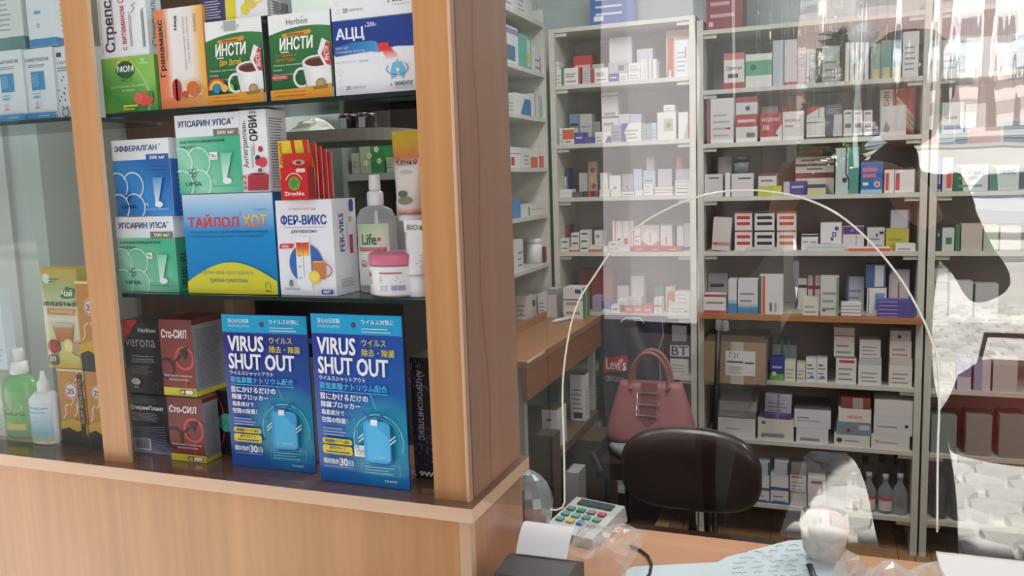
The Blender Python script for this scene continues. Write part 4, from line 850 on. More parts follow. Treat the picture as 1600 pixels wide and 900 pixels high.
    A.RR(.08,.238,.42,.272, Y_, .4); A.T('亜塩素酸ナトリウム配合', .11,.244,.39,.266, '#2c3a70', .01); A.RR(.08,.178,.42,.23, Y_, .25); A.T('首下げタイプ', .16,.205,.35,.226, '#2c3a70', .01); A.R(.12,.187,.39,.196, '#6a6a50')
    A.T('開封後約', .085,.118,.265,.152, Wt, .012); A.T('30', .27,.112,.365,.16, Wt, .025); A.T('日', .375,.118,.425,.15, Wt, .01); A.R(.09,.102,.42,.106, '#9ab4e0')
    A.line([(.52,.085),(.93,.082),(.93,.145),(.52,.145),(.52,.085)], .0004, '#7cc4e0'); A.lines(.55,.09,.90,.14, 3, '#7cc4e0', .3); A.T('TOAMIT', .76,.042,.90,.056, '#c4dcf0', .01)
    # card with lanyard
    for r_, c in ((.27,'#58bcd8'),(.24,'#2a90c4')): A.ring(.72,.28,r_,.012, M(c), a0=-20, a1=200)
    A.RR(.585,.145,.865,.385, M('#1a4c98'), .12); A.RR(.565,.155,.85,.40, M('#3aa2dc', .25), .12); A.poly([(.60,.17),(.84,.17),(.84,.30),(.70,.385),(.60,.385)], M('#4ab4e6', .25)); A.T('TOAMIT', .68,.185,.80,.198, '#b8e4f4')
    A.line([(.58,.455),(.685,.395),(.81,.452)], .0032, '#24489c'); A.line([(.66,.56),(.72,.47)], .0006, '#9ac8ec'); A.R(.655,.375,.725,.41, '#e4ecf0')
    for s_ in (.54,.88):
        for q in (0, .022): A.line([(s_-.03,.27+q),(s_+.03,.30+q)], .0014, '#e0f0f8')
    for u, v in ((.50,.35),(.92,.37),(.88,.42),(.48,.40),(.55,.42)): A.C(u,v,.015, '#2a7a9c', n=8)
    mb.build('print', t)
    if k:
        mb = MB(); f = Art(mb, .026, .0165, lambda x, z, o: (x, -o, z)); f.R(0,0,1,1, M('#f2f1f2', .6)); f.line([(.15,.4),(.3,.65),(.4,.35),(.5,.6),(.6,.4),(.85,.5)], .0008, '#4a4a5a'); f.line([(.2,.25),(.8,.22)], .0006, '#8a3a50')
        mb.build('price_sticker', t, (.44*wd, -th*.5-.0045, .178*h))
    return t
vso('blue hanging packet with white lettering, left one without sticker', (345, 491), (365, 739), 492, .034, 0)
vso('blue hanging packet with white lettering, right one with sticker', (494.5, 490), (502, 755), 642, .018, 1)
bottle('supplement_jar', 'white plastic jar standing between the two blue packets', 489, 738, .10, [(.028,0),(.03,.004),(.03,.150),(.024,.160)], M('#dfe2e0', .35), base=ZL, sq=1, cat='jar',
  parts=[('cap', [(.026,.1602),(.0265,.163),(.0265,.178),(.024,.18)], M('#2b2b2c', .4), 1, (0,0))])
def a_andr(A):
    A.R(0,0,1,1, ramp_mat('andro', [(0,'#262024'),(.4,'#2c2430'),(1,'#1e1a1e')], 1)); A.ring(.05,.55,.85,.03, M('#6a5a88'), a0=-70, a1=75); A.ring(.05,.55,.78,.01, M('#4a4068'), a0=-70, a1=75)
    A.T('АНДРОКОМПЛЕКС', .16,.32,.36,.90, '#c8c4cc', .01, rot=-90)
    rr = random.Random(9)
    for i in range(80):
        u = rr.uniform(.02,.98); v = rr.choice([rr.uniform(.12,.45), rr.uniform(.75,.98)]); A.line([(u,v),(u+rr.uniform(-.05,.05),v+rr.uniform(.01,.035))], .0005, rr.choice(['#c8a8b8','#8a90b8','#d8c8c8','#a86a78']))
    A.T('K 9WO', .0,.045,.95,.085, '#e4e0e4', .02)
prod('capsule_box', 'black capsule box with purple ring beside right post', 640, 690, 765, 560, .062, .08, M('#1e1a1e', .35), a_andr, base=ZL)
# -- left section, ledge -------------------------------------------------------------
def a_tea(A):
    A.R(0,0,1,1, ramp_mat('gtea', [(0,'#c8a83c'),(.12,'#d8cc80'),(.5,'#dfe0c8'),(.8,'#a8b87c'),(1,'#c8a838')], 1)); A.C(.16,.90,.10, '#e4e8dc'); A.R(.22,.89,.52,.90, '#5a6a4a'); A.R(.22,.865,.4,.875, '#5a6a4a')
    A.poly([(.50,.72),(.68,.82),(.92,.80),(.88,.71),(.60,.70)], '#3d7a3c'); A.T('Чай', .56,.725,.84,.79, '#eef2e6', .015, shear=.2); A.T('ИМБИРНЫЙ', .04,.625,.94,.685, '#4a4438', .012)
    A.RR(.12,.54,.86,.60, '#d89040', .2); A.T('ПРИ ПРОСТУДЕ', .18,.553,.80,.588, '#f4e4c8', .01); A.poly([(.22,.44),(.80,.44),(.72,.27),(.32,.27)], ramp_mat('gcup', [(.27,'#b8642c'),(.40,'#c88a4c'),(.44,'#d8cfb8')], 1)); A.C(.51,.44,.29, '#cfc8b0', ry=.02)
    A.ring(.86,.36,.10,.025, '#e4e4dc', a0=-100, a1=100, ry=.06); A.C(.22,.22,.17, '#a83a34', ry=.07); A.C(.62,.23,.15, '#dccf70', ry=.075); A.C(.62,.23,.11, '#ece4a4', ry=.055); A.C(.85,.22,.13, '#c8a080', ry=.05); A.C(.66,.14,.10, '#d8cc7c', ry=.03); A.C(.8,.11,.12, '#d8cc7c', ry=.03)
    A.RR(.05,.03,.30,.135, '#6a5a4c', .2); A.T('20', .09,.07,.26,.12, '#f0ead8', .02)
zt_, _ = None, None
def a_gold(A):
    A.R(0,0,1,1, M('#c8893c', .35)); A.R(0,.97,1,1, '#e8dcc0')
    rr = random.Random(2)
    for i in range(9):
        u = rr.uniform(.05,.9); v = rr.uniform(.3,.85); A.line([(u,v),(u+.12,v+.07),(u+.1,v+.16),(u+.25,v+.2)], .002, '#ece2cc')
    A.C(.5,.72,.24, '#ecdfe0'); A.ring(.5,.72,.22,.03, '#a85a60'); A.T('25', .36,.68,.62,.75, '#a0404c', .02); A.poly([(0,.0),(1,0),(1,.14),(.8,.22),(.6,.19),(.3,.24),(0,.20)], '#2b2826'); A.poly([(0,.20),(.3,.24),(.6,.19),(.8,.22),(1,.14),(1,.3),(.5,.36),(0,.3)], '#d8ac34')
    A.R(.76,.02,.94,.94, '#3a2c24'); A.T('SLIM ZOLOTO', .80,.30,.90,.88, '#d8b060', .01, rot=90)
zg, _ = prod('tea_packet', 'orange and gold tea packet beside small dropper bottle', 88, 130, 706, 577, .045, .04, M('#c8893c', .4), a_gold, base=ZL, side=M('#b06a38', .4))
prod('tea_packet', 'orange and gold tea packet against the left post', 131.5, 168, 709, 579, .04, .04, M('#c8893c', .4), a_gold, base=ZL)
prod('tea_box', 'ginger tea box with lemon and cup picture, left section', 61, 119, 573, 420, .045, .035, M('#c8a838', .4), a_tea, base=zg+.0004, side=M('#a8a050', .4))
prod('tea_packet', 'orange and gold tea packet standing atop another near post', 116.5, 160, 575, 440, .034, .009, M('#c8893c', .4), a_gold, base=zg+.0004)
def f_gel(A): A.C(.5,.62,.36, '#d0d4d0', ry=.14); A.C(.45,.62,.18, '#8a6a70', ry=.08); A.T('Gabra', .1,.40,.9,.50, '#1f5a2c', .02, shear=.2); A.C(.5,.30,.3, '#6abf4a', ry=.09); A.R(.1,.04,.9,.2, '#d8c83c'); A.lines(.2,.07,.8,.17, 2, '#b04030')
f_gel.bg = M('#63ad58', .3)
Yg = .07; rg = (PY(66, 640, Yg).x-PY(18, 640, Yg).x)/2
hg = PY(42, 585, Yg).z-ZL
t = bottle('gel_bottle', 'green gel bottle with white pump at left end of ledge', 42, 690, Yg, [(rg*.9,0),(rg,.005),(rg,hg*.78),(rg*.82,hg*.92),(rg*.4,hg)], M('#4fa84e', .25), base=ZL, sq=.6,
  parts=[('pump_collar', [(.013,hg),(.015,hg+.002),(.014,hg+.02),(.010,hg+.022)], PUMP, 1, (0,0)), ('pump_head', [(.009,hg+.0221),(.010,hg+.04),(.009,hg+.044)], PUMP, 1, (0,0))])
wrap(t, 'bottle_label', rg, .6, .012, hg*.75, 215, 320, f_gel)
def f_drop(A): A.R(0,0,1,1, ramp_mat('drop', [(0,'#a8b84c'),(.2,'#6ab0d4'),(1,'#cfe0ea')], 1)); A.T('Аквадрин', .12,.82,.88,.90, '#3a7aa8', .01); A.R(.2,.74,.8,.76, '#4a8ab8'); A.poly([(.2,.42),(.5,.62),(.8,.50),(.6,.36)], '#c84a44'); A.poly([(.25,.60),(.5,.5),(.7,.64)], '#e0a080')
Yd = .05; rd = (PY(97, 660, Yd).x-PY(58, 660, Yd).x)/2; hd = PY(77, 612, Yd).z-ZL
t = bottle('dropper_bottle', 'small white dropper bottle with blue label beside green bottle', 78, 697, Yd, [(rd*.94,0),(rd,.003),(rd,hd*.86),(rd*.7,hd*.97),(rd*.5,hd)], M('#e2e8ec', .35), base=ZL, sq=.7,
  parts=[('cap', [(.010,hd),(.010,hd+.016),(.0055,hd+.02),(.003,hd+.034)], WP, 1, (0,0))])
wrap(t, 'bottle_label', rd, .7, .006, hd*.82, 210, 330, f_drop)
prod('leaflet_box', 'pale blue box with faint print at left edge, upper', -40, -2, 585, 450, .05, .02, M('#c3d0dc', .5), lambda A: A.lines(.1,.1,.9,.9, 12, '#a4b4c8', .3), base=PY(0, 578, .05).z, )
prod('leaflet_box', 'pale green box with faint print at left edge, lower', -40, -2, 700, 578, .05, .02, M('#c8d2c8', .5), lambda A: A.lines(.1,.1,.9,.9, 12, '#9ab09c', .3), base=ZL, hh=PY(0, 578, .05).z-ZL-.0006)
# ================================================================ SERVICE WINDOW PANES
PANE_M = pane_mat('service_pane', .155, (.97, .98, .98), bump=.0014, bscale=(5, 1, 1.6))
PANE_A = pane_mat('arch_pane', .155, (.97, .98, .98), bump=.0012, bscale=(5, 1, 1.6))
FILM = pane_mat('film_sheet', .13, (.96, .97, .97), bump=.0045, bscale=(20, 1, .6), haze=.045)
YP = -.003; XA, XB = XR1+.001, 1.27; ZB = PY(860, 796, YP).z
ARC = [(883, 783), (882, 700), (880, 600), (890, 520), (905, 470), (930, 430), (962, 385), (1000, 352), (1040, 328), (1080, 311), (1125, 300), (1170, 297), (1210, 300), (1250, 308), (1292, 325), (1330, 350), (1372, 391), (1410, 440), (1438, 490), (1453, 525), (1465, 565), (1467, 640), (1465, 700), (1464, 830)]
ap = [PY(x, y, YP) for x, y in ARC]
fine = []
for i in range(len(ap)-1):
    p0 = ap[max(i-1, 0)]; p1 = ap[i]; p2_ = ap[i+1]; p3 = ap[min(i+2, len(ap)-1)]
    for q in range(4):
        t_ = q/4; fine.append(.5*((2*p1)+(p2_-p0)*t_+(2*p0-5*p1+4*p2_-p3)*t_**2+(3*p1-3*p2_+p3-p0)*t_**3))
fine.append(ap[-1])
xl, xr = fine[0].x, fine[-1].x
apex = [p for p in fine if xl <= p.x <= xr]
cols = []; lastx = -9
for p in fine:
    if p.x > lastx+.0005: cols.append((p.x, p.z)); lastx = p.x
mb = MB()
def pq(x0, z0, x1, z1, x2, z2, x3, z3, m, y=YP): mb.face([(x0,y,z0),(x1,y,z1),(x2,y,z2),(x3,y,z3)], m)
ztp = 2.15
pq(XA, ZB, cols[0][0], ZB, cols[0][0], ztp, XA, ztp, PANE_M); pq(cols[-1][0], ZB, XB, ZB, XB, ztp, cols[-1][0], ztp, PANE_M)
for (xa, za), (xb, zb_) in zip(cols, cols[1:]): pq(xa, za, xb, zb_, xb, ztp, xa, ztp, PANE_M)
o = struct(mb.build('window_3'))
mb = MB()
for (xa, za), (xb, zb_) in zip(cols, cols[1:]): pq(xa, ZB, xb, ZB, xb, zb_, xa, za, PANE_A, YP-.0012)
t = thing('arched_pane', 'clear arched acrylic sheet with bright rounded edge closing service opening', 'window pane', (fine[0].x, YP, ZB))
def rel(o, t): o.parent = t; o.matrix_parent_inverse = Matrix.Translation(t.location).inverted(); return o
rel(mb.build('sheet'), t)
mb = MB(); pts = [p+Vector((0, -.002, 0)) for p in fine]
c0_ = PY(860, 796, YP-.002); pts = [c0_, PY(870, 797, YP-.002), PY(879, 793, YP-.002)]+pts
mb.tube(pts, .0011, M('#dfd8cc', .3, coat=.5), 6); rel(mb.build('edge_bead'), t)
# loose film sheet hung over the upper part, leaning out at the top
z0 = PY(1400, 205, -.006).z; mb = MB(); nx, nz = 30, 10; vs = []; uvs = []
XF = PY(1092, 100, -.01).x
for j in range(nz+1):
    for i in range(nx+1):
        x = XF+(XB-XF-.01)*i/nx; z = z0+(2.14-z0)*j/nz-.0*(i/nx); vs.append((x, -.0065-.080*(j/nz)*(z-z0+.0)/.55*1.0-.0, z)); uvs.append((i/nx, j/nz))
vs = [(x, -.0065-math.tan(rad(4.8))*(z-z0), z) for x, y, z in vs]
mb.mesh(vs, [(j*(nx+1)+i, j*(nx+1)+i+1, (j+1)*(nx+1)+i+1, (j+1)*(nx+1)+i) for j in range(nz) for i in range(nx)], FILM, True, uvs)
t = thing('plastic_film', 'loose wavy clear film hung over upper service pane', 'film', (XF, -.0065, z0)); rel(mb.build('sheet'), t)
# sill + counter
ZC = .93
t = thing('service_counter', 'pale wood service counter below the pane with receipts and terminal', 'counter', (XR1, .0, 0))
YC = PZ(1180, 848, ZC).y
for nm, a, b, mm in (('countertop', (XR1+.0135, -.02, ZC-.022), (1.27, YC, ZC), COUNTER), ('front_panel', (XR1+.014, -.004, 0), (1.27, .012, ZC-.0225), WOOD), ('support_panel', (.6, .02, 0), (.616, YC-.03, ZC-.0225), WOODD), ('support_panel', (-.38, .02, 0), (-.364, YC-.03, ZC-.0225), WOODD)):
    mb = MB(); mb.box(a, b, mm); rel(mb.build(nm), t)

# ================================================================ RACKS
YF = 2.5; ZS = [2.053, 1.822, 1.613, 1.401, 1.182, .936, .66, .409, .141]; ZA = [2.115, 1.883, 1.637, 1.413, 1.18, .92, .66, .41, .14]
def rack(label, x0, x1, zs, ztop, name='storage_rack', orange=None, back=RACKB):
    t = thing(name, label, 'shelving', (x0, YF, 0)); d = .31
    def bx(nm, a, b, m): mb = MB(); mb.box(a, b, m); return rel(mb.build(nm), t)
    bx('upright', (x0, YF, 0), (x0+.024, YF+d, ztop), RACKW); bx('upright', (x1-.024, YF, 0), (x1, YF+d, ztop), RACKW)
    bx('back_panel', (x0+.0245, YF+d-.006, .02), (x1-.0245, YF+d, ztop), back)
    for i, z in enumerate(zs):
        if i == orange: bx('shelf', (x0+.004, YF-.045, z-.015), (x1-.004, YF-.001, z+.008), OSHELF); bx('shelf', (x0+.0245, YF, z-.012), (x1-.0245, YF+d-.007, z+.008), RACKW)
        else: bx('shelf', (x0+.0245, YF+.002, z-.009), (x1-.0245, YF+d-.007, z+.008), RACKW)
        for xx in (x0+.0245, x1-.0245-.05):
            bx('cleat', (xx, YF+.01, z-.024), (xx+.05, YF+.03, z-.0095 if i != orange else z-.0125), RACKW)
    return t
xA0 = PY(866, 400, YF).x; xA1 = PY(1088, 400, YF).x; xB0 = xA1+.006; xB1 = PY(1446, 400, YF).x; xC0 = xB1+.008; xC1 = xC0+.80
rack('pale painted corner rack with boxes, left of the middle rack', xA0, xA1, ZA, 2.123, orange=None)
rack('pale painted middle rack with worn orange board below its centre', xB0, xB1, ZS, 2.10, orange=5)
rack('pale painted right rack, mostly behind the mirrored photographer', xC0, xC1, ZS, 2.10, orange=None)
# side rack along the left wall, open towards the shop
XS = xA0-.012; ys0, ys1 = 1.56, YF-.03
ts = thing('wall_rack', 'pale side rack along left wall above the desk', 'shelving', (XS, ys1, .0))
ZSD = [PX(860, y, XS).z for y in (37, 115, 185, 262, 334, 410)]
# solve z for y~ys1 edge
ZSD = [PY(861, y, ys1).z for y in (36, 115, 185, 262, 334, 410)]
def bxs(nm, a, b, m): mb = MB(); mb.box(a, b, m); return rel(mb.build(nm), ts)
bxs('upright', (XS-.30, ys1, .926), (XS, ys1+.024, 2.2), RACKW); bxs('upright', (XS-.30, ys0-.025, .926), (XS, ys0, 2.2), RACKW); bxs('back_panel', (XS-.306, ys0-.02, .926), (XS-.3005, ys1+.02, 2.2), RACKB)
for z in ZSD: bxs('shelf', (XS-.30, ys0+.001, z-.016), (XS, ys1-.001, z), RACKW)

LAB = {}
RX = {'corner': (xA0, xA1), 'middle': (xB0, xB1), 'right': (xC0, xC1)}
ORD = 'first second third fourth fifth sixth seventh eighth ninth tenth eleventh twelfth thirteenth fourteenth fifteenth sixteenth seventeenth eighteenth nineteenth twentieth twenty-first twenty-second twenty-third twenty-fourth twenty-fifth twenty-sixth twenty-seventh'.split()
PL = {}                      # (rack, shelf) -> placed boxes
WH = '#dedcda'
def deco(A, dl):
    for e in dl:
        k = e[0]
        if k == 'b': A.R(0, e[1], 1, e[2], M(e[3], .45))
        elif k == 's': A.R(e[1], 0, e[2], 1, M(e[3], .45))
        elif k == 'r': A.R(e[1], e[2], e[3], e[4], M(e[5], .45))
        elif k == 'c': A.C(e[1], e[2], e[3], M(e[4], .45), n=14)
        elif k == 'l': A.lines(.12, .15, .85, .75, e[1] if len(e) > 1 else 3, M(e[2] if len(e) > 2 else '#8f8d92', .5), .3)
        elif k == 't': A.T(e[1], e[2], e[3], e[4], e[5], M(e[6], .45), .015, rot=(e[7] if len(e) > 7 else 0))
        elif k == 'p': A.poly(e[1], M(e[2], .45))
def sb(rk, si, x0, x1, yt, desc, col=WH, dl=(), dy=0, dep=.07, on=False, side=None, tilt=0, top=None, kind='medicine_box', yb=None):
    zs = {'corner': ZA, 'middle': ZS, 'right': ZS}[rk]; zb = zs[si]+.0086
    front = YF+.012+dy
    if rk == 'middle' and si == 5 and dy <= 0: front = YF-.035+dy; 
    ym = (yt+ (PY(x0, yt, front).z and yt))/2
    a = PY(x0, yt+20, front).x; b = PY(x1, yt+20, front).x; zt = PY((x0+x1)/2, yt, front).z
    X0, X1 = RX[rk]; a = max(a, X0+.0262); b = min(b, X1-.0262); dep = min(dep, .295-max(dy, 0)); L_ = PL.setdefault((rk, si), [])
    if si > 0: zt = min(zt, zs[si-1]-.026)
    if on:
        below = [q for q in L_ if min(b, q[1])-max(a, q[0]) > .35*min(b-a, q[1]-q[0]) and q[2] < front+dep and q[3] > front]
        if below: zb = max(q[4] for q in below)+.0007
    for q in L_:                                   # keep neighbours apart
        if q[4] > zb+.001 and q[5] < zt-.001 and q[3] > front-.0005 and q[2] < front+dep+.0005:
            if a < q[0]: b = min(b, q[0]-.0012)
            else: a = max(a, q[1]+.0012)
    if b-a < .006: b = a+.006
    h = max(zt-zb, .006)
    lvl = 0 if not on else 1+max([q[6] for q in L_ if abs(q[4]+.0007-zb) < .002 and min(b, q[1]) > max(a, q[0])] or [0])
    L_.append((a, b, front, front+dep, zt if zt > zb else zb+h, zb, lvl))
    mb = MB(); w_ = b-a; mb.box((0,0,0), (w_, dep, h), M(col, .5), side=M(side, .5) if side else None, top=M(top, .5) if top else None)
    deco(front_art(mb, w_, h), dl)
    o = mb.build(kind, None, (a, front, zb))
    if tilt: o.rotation_euler = (0, rad(tilt), 0); o.location.x += .004; o.location.z += w_*sin(rad(tilt))+.0005
    row = 'back row' if dy >= .075 else ('front row', 'second layer', 'third layer', 'fourth layer', 'fifth layer', 'sixth layer')[min(lvl, 5)]
    LAB.setdefault((rk, si, row), []).append((a, desc, o)); return o
NI = {'corner': ['top', 'upper', 'second', 'third', 'fourth', 'desk-level'], 'middle': ['top', 'first', 'second', 'third', 'fourth', 'orange', 'carton', 'lower', 'floor-level'], 'right': ['top', 'first', 'second', 'third', 'fourth', 'fifth', 'sixth', 'lower', 'floor-level']}
G = '#b9b7b6'; RD = '#b0383c'; PU = '#5b4a94'; BL = '#3f78b0'; TE = '#4f9a94'; OR = '#d2643a'; GN = '#3f8a4a'; LB = '#a9c6d8'
c = 'corner'
# corner rack, shelf 1
sb(c,0,921,990,-60,'deep blue box with white print',BL,[('b',0,.5,'#3a5fa8'),('l',5,'#c8d0e4'),('r',.08,.06,.3,.14,'#dfe4f0')])
for a in [(863,877,108,'white box with thin print',WH,[('l',)]),(877.5,881,105,'narrow green carton edge',GN,[]),(881.5,903.5,106,'white box with grey title',WH,[('r',.1,.6,.8,.66,'#777'),('l',2)]),(904,908,105,'narrow red carton',RD,[]),(910,922.5,105,'grey-white carton with lines',G,[('l',4)]),(923,928,108,'narrow dark red carton',RD,[]),(929,950.5,106,'white box with red title',WH,[('r',.1,.6,.7,.67,'#a66'),('l',2)]),
    (951,967,115,'violet flat carton',PU,[('r',.15,.4,.8,.6,'#cdc8e8')]),(967.5,981,114,'small white carton',WH,[('l',2)]),(982,1001,111,'white flat carton',WH,[('l',2)]),(1001.5,1007.5,93,'thin white upright booklet box',WH,[]),(1008,1013,93,'thin white upright booklet box',WH,[('s',.8,1,'#888')]),(1013.5,1019,92.5,'thin white upright booklet box',WH,[('s',.8,1,'#888')]),(1019.5,1026,92,'thin white upright booklet box',WH,[]),(1055,1078,62,'tall pale blue-white box with red text','#dcdde2',[('l',5,'#a0a0b8'),('r',.7,.5,.78,.8,'#b66')])]:
    sb(c,1,a[0],a[1],a[2],a[3],a[4],a[5])
sb(c,1,951,981,97,'wide pale grey box with code',G,[('r',.5,.2,.8,.7,'#777')],on=True); sb(c,1,982,1001,98,'white flat carton',WH,[('l',2)],on=True); sb(c,1,863,874,97,'small white-blue carton',WH,[('r',.2,.4,.8,.6,'#7a80a8')],on=True)
for a in [(896,925,87,'red square carton',RD,[('r',.1,.6,.9,.7,'#e0b0b0'),('r',.3,.4,.7,.48,'#e0b0b0')]),(926,944,100,'grey carton',G,[('l',)]),(952,987,58,'large pale box','#cfcdd0',[('r',.1,.3,.3,.4,'#eee')]),(995,1020,76,'pale mauve box','#c8c4cc',[('l',)]),(1041,1078,42,'tall white box with orange side panel','#dddbd8',[('s',.05,.3,OR),('r',.1,.05,.2,.2,'#eee'),('b',.85,1,'#dcae90')])]:
    sb(c,1,a[0],a[1],a[2],a[3],a[4],a[5],dy=.09)
# shelf 2
for a in [(864,872,208,'small mauve carton','#9a94a0',[]),(872.5,879,200,'narrow white carton',WH,[('l',)]),(880,897,200,'orange and white carton',WH,[('b',.3,.9,OR),('r',.2,.1,.7,.2,'#888')]),(897.5,912,207,'violet carton',PU,[('r',.2,.45,.8,.6,'#cdc8e8')]),(912.5,928,214,'low violet carton',PU,[]),(930,942.5,206,'low white carton',WH,[('l',2)]),(943,955,205,'white carton with violet arc',WH,[('p',[(.2,0),(1,0),(1,.5),(.6,.6)],PU)]),(955.5,971,196,'grey printed carton','#9c99a4',[('l',3,'#66646e')]),
    (972,1002,192,'white carton with violet corner','#e2e0de',[('p',[(0,0),(.0,1),(.35,1),(.12,.5),(.25,0)],PU),('l',)]),(1002.5,1017,193,'grey-green carton','#93a8a0',[('l',)]),(1017.5,1026,192,'pale blue carton',LB,[('l',)]),(1027,1056,175,'white carton with green leaf print',WH,[('r',.35,.3,.85,.75,'#a8b898'),('c',.6,.52,.14,'#6f8a60')]),(1060,1075,175,'slim white carton with slanted print',WH,[('p',[(.5,0),(1,0),(1,.7)],'#b8b4b4')]),(1075.5,1079,177,'narrow red carton',RD,[])]:
    sb(c,2,a[0],a[1],a[2],a[3],a[4],a[5])
sb(c,2,1037,1054,164,'small white carton',WH,[('l',2)],on=True)
for a in [(890,905,178,'blue-grey carton','#6f88a8',[('r',.1,.6,.9,.7,'#333')]),(906,925,178,'white-grey carton',G,[('l',)]),(926,938,190,'grey carton','#8f8c8c',[]),(940,966,144,'tall pale box with black bands','#cfcdcb',[('b',.92,.95,'#333'),('b',.5,.53,'#333'),('l',)]),(967,984,178,'pale mauve box','#c8c2c8',[]),(985,1002,178,'pale violet box','#b8b4cc',[])]:
    sb(c,2,a[0],a[1],a[2],a[3],a[4],a[5],dy=.09)
# shelf 3
for a in [(868,894,302,'flat white carton'),(895,911,300,'flat dark grey carton','#5c565a'),(912,935,299,'flat black and red carton','#403a40',[('s',.3,.5,RD),('s',.8,1,RD)]),(937,952,302,'flat white carton'),(955,971,300,'flat white carton'),(972,991,300,'flat white carton',WH,[('r',.1,.3,.9,.5,'#666')]),(992,1005,297,'flat white carton'),(1006,1021,296,'flat white carton',WH,[('r',.1,.5,.7,.6,'#888')]),(1023,1051,298,'flat white carton with pink edge',WH,[('b',.5,.7,'#c88')]),(1055,1080,297,'flat white carton with dark print',WH,[('r',.1,.4,.9,.6,'#555')])]:
    sb(c,3,a[0],a[1],a[2],a[3],*(a[4:]),dep=.06)
for a in [(868,894,296,'flat white carton'),(937,952,296,'flat white carton'),(1006,1021,288,'flat white carton',WH,[('r',.1,.5,.7,.6,'#888')]),(1023,1051,292,'flat white carton with pink edge',WH,[('b',.2,.4,'#c88')]),(1055,1080,292,'flat white carton with dark print',WH,[('r',.1,.4,.9,.6,'#555')])]:
    sb(c,3,a[0],a[1],a[2],a[3],*(a[4:]),on=True,dep=.06)
sb(c,3,1055,1080,287,'flat white carton with dark print',WH,[('r',.1,.4,.9,.6,'#555')],on=True,dep=.06); sb(c,3,1055,1080,282,'flat white carton with dark print',WH,[('r',.1,.4,.9,.6,'#555')],on=True,dep=.06)
for a in [(866,886,276,'white carton with red edge','#c9c6c4',[('s',.85,1,'#a86a78'),('l',2)]),(905,918,270,'grey-white carton','#b4b2ae',[]),(919,933,252,'red and green ornament carton','#a89a90',[('c',.5,.75,.3,RD),('c',.4,.5,.28,'#c8a83c'),('c',.6,.3,.28,RD)]),(938,951,270,'tall white carton',WH,[('s',.9,1,'#777')]),(952,970,274,'white keyhole-print carton',WH,[('c',.5,.4,.12,'#777')]),(972,989,272,'grey carton','#a8a6ac',[('c',.5,.4,.1,'#777')]),(990,1003,264,'pale blue carton','#b8c8da',[]),(1005,1024,266,'pale blue carton','#b4c4d2',[('l',)]),(1028,1050,264,'pale mauve carton','#c4bcc4',[]),(1056,1078,264,'pale mauve carton','#c0bac4',[])]:
    sb(c,3,a[0],a[1],a[2],a[3],a[4],a[5],dy=.08,dep=.07)
sb(c,3,867,881,263,'deep blue carton','#3c4a84',[],dy=.08,dep=.07,on=True); sb(c,3,1010,1022,246,'pale grey carton','#b8b4bc',[],dy=.08,dep=.07,on=True); sb(c,3,1057,1066,246,'small red carton','#c86a6a',[],dy=.08,dep=.07,on=True)
# shelf 4
for a in [(872,889,384,'white carton with dark title',WH,[('r',.15,.5,.85,.65,'#555')]),(890,905,386,'flat orange and white carton',WH,[('b',0,.4,OR)]),(906.5,919.5,383,'small white carton with dark strip',WH,[('r',.15,.4,.85,.65,'#555')]),(920.5,940,384,'flat white carton with orange strip',WH,[('b',.0,.4,OR)]),(942,950,386,'flat white carton',WH,[]),(951,984,385,'flat white carton with two lines',WH,[('r',.05,.3,.5,.4,'#777'),('r',.05,.6,.5,.7,'#777')]),(985,1012,386,'flat red carton',RD,[('r',.3,.4,.7,.6,'#e0b0a8')]),(1012.5,1036,386,'flat red carton',RD,[('r',.3,.4,.7,.6,'#e0b0a8')]),(1036.5,1065,386,'flat red carton',RD,[('r',.3,.4,.7,.6,'#e0b0a8')])]:
    sb(c,4,a[0],a[1],a[2],a[3],a[4],a[5],dep=.06)
for a in [(872,889,373,'white carton with dark title'),(893,905,375,'small white carton with dark strip'),(906.5,919.5,371.5,'small white carton with dark strip'),(951,971,378,'flat white carton')]: sb(c,4,a[0],a[1],a[2],a[3],WH,[('r',.15,.4,.85,.65,'#555')],on=True,dep=.06)
for a in [(893,905,364,'small white carton with dark strip'),(906.5,919.5,360,'small white carton with dark strip')]: sb(c,4,a[0],a[1],a[2],a[3],WH,[('r',.15,.4,.85,.65,'#555')],on=True,dep=.06)
for a in [(875,890,352,'dull red carton','#7a4450',[]),(929,942,360,'pale carton with grey wave',WH,[('c',.4,.7,.2,'#888')]),(957,972,345,'pink and white carton',WH,[('s',.2,.4,'#d88a8a'),('r',.5,.2,.9,.4,RD)]),(973,989,345,'pink and white carton',WH,[('s',.6,.9,'#d8a0a0'),('r',.1,.2,.5,.4,RD)]),(991,1001,354,'tall white carton',WH,[('l',)]),(1002,1030,352,'white carton with red round frame','#d2c8c4',[('b',0,.35,'#cc6a5a'),('c',.5,.5,.42,'#e6e2de'),('r',.47,.3,.53,.7,'#888')]),(1032,1050,350,'tall white carton with green top edge',WH,[('b',.94,1,'#6a9a88'),('r',.45,.25,.55,.5,'#777')]),(1058,1068,349,'tall pale carton',WH,[('b',.9,1,'#5a7a88')]),(1069,1080,349,'tall pale carton with dark foot','#c4c8cc',[('b',0,.12,'#444')])]:
    sb(c,4,a[0],a[1],a[2],a[3],a[4],a[5],dy=.08,dep=.07)
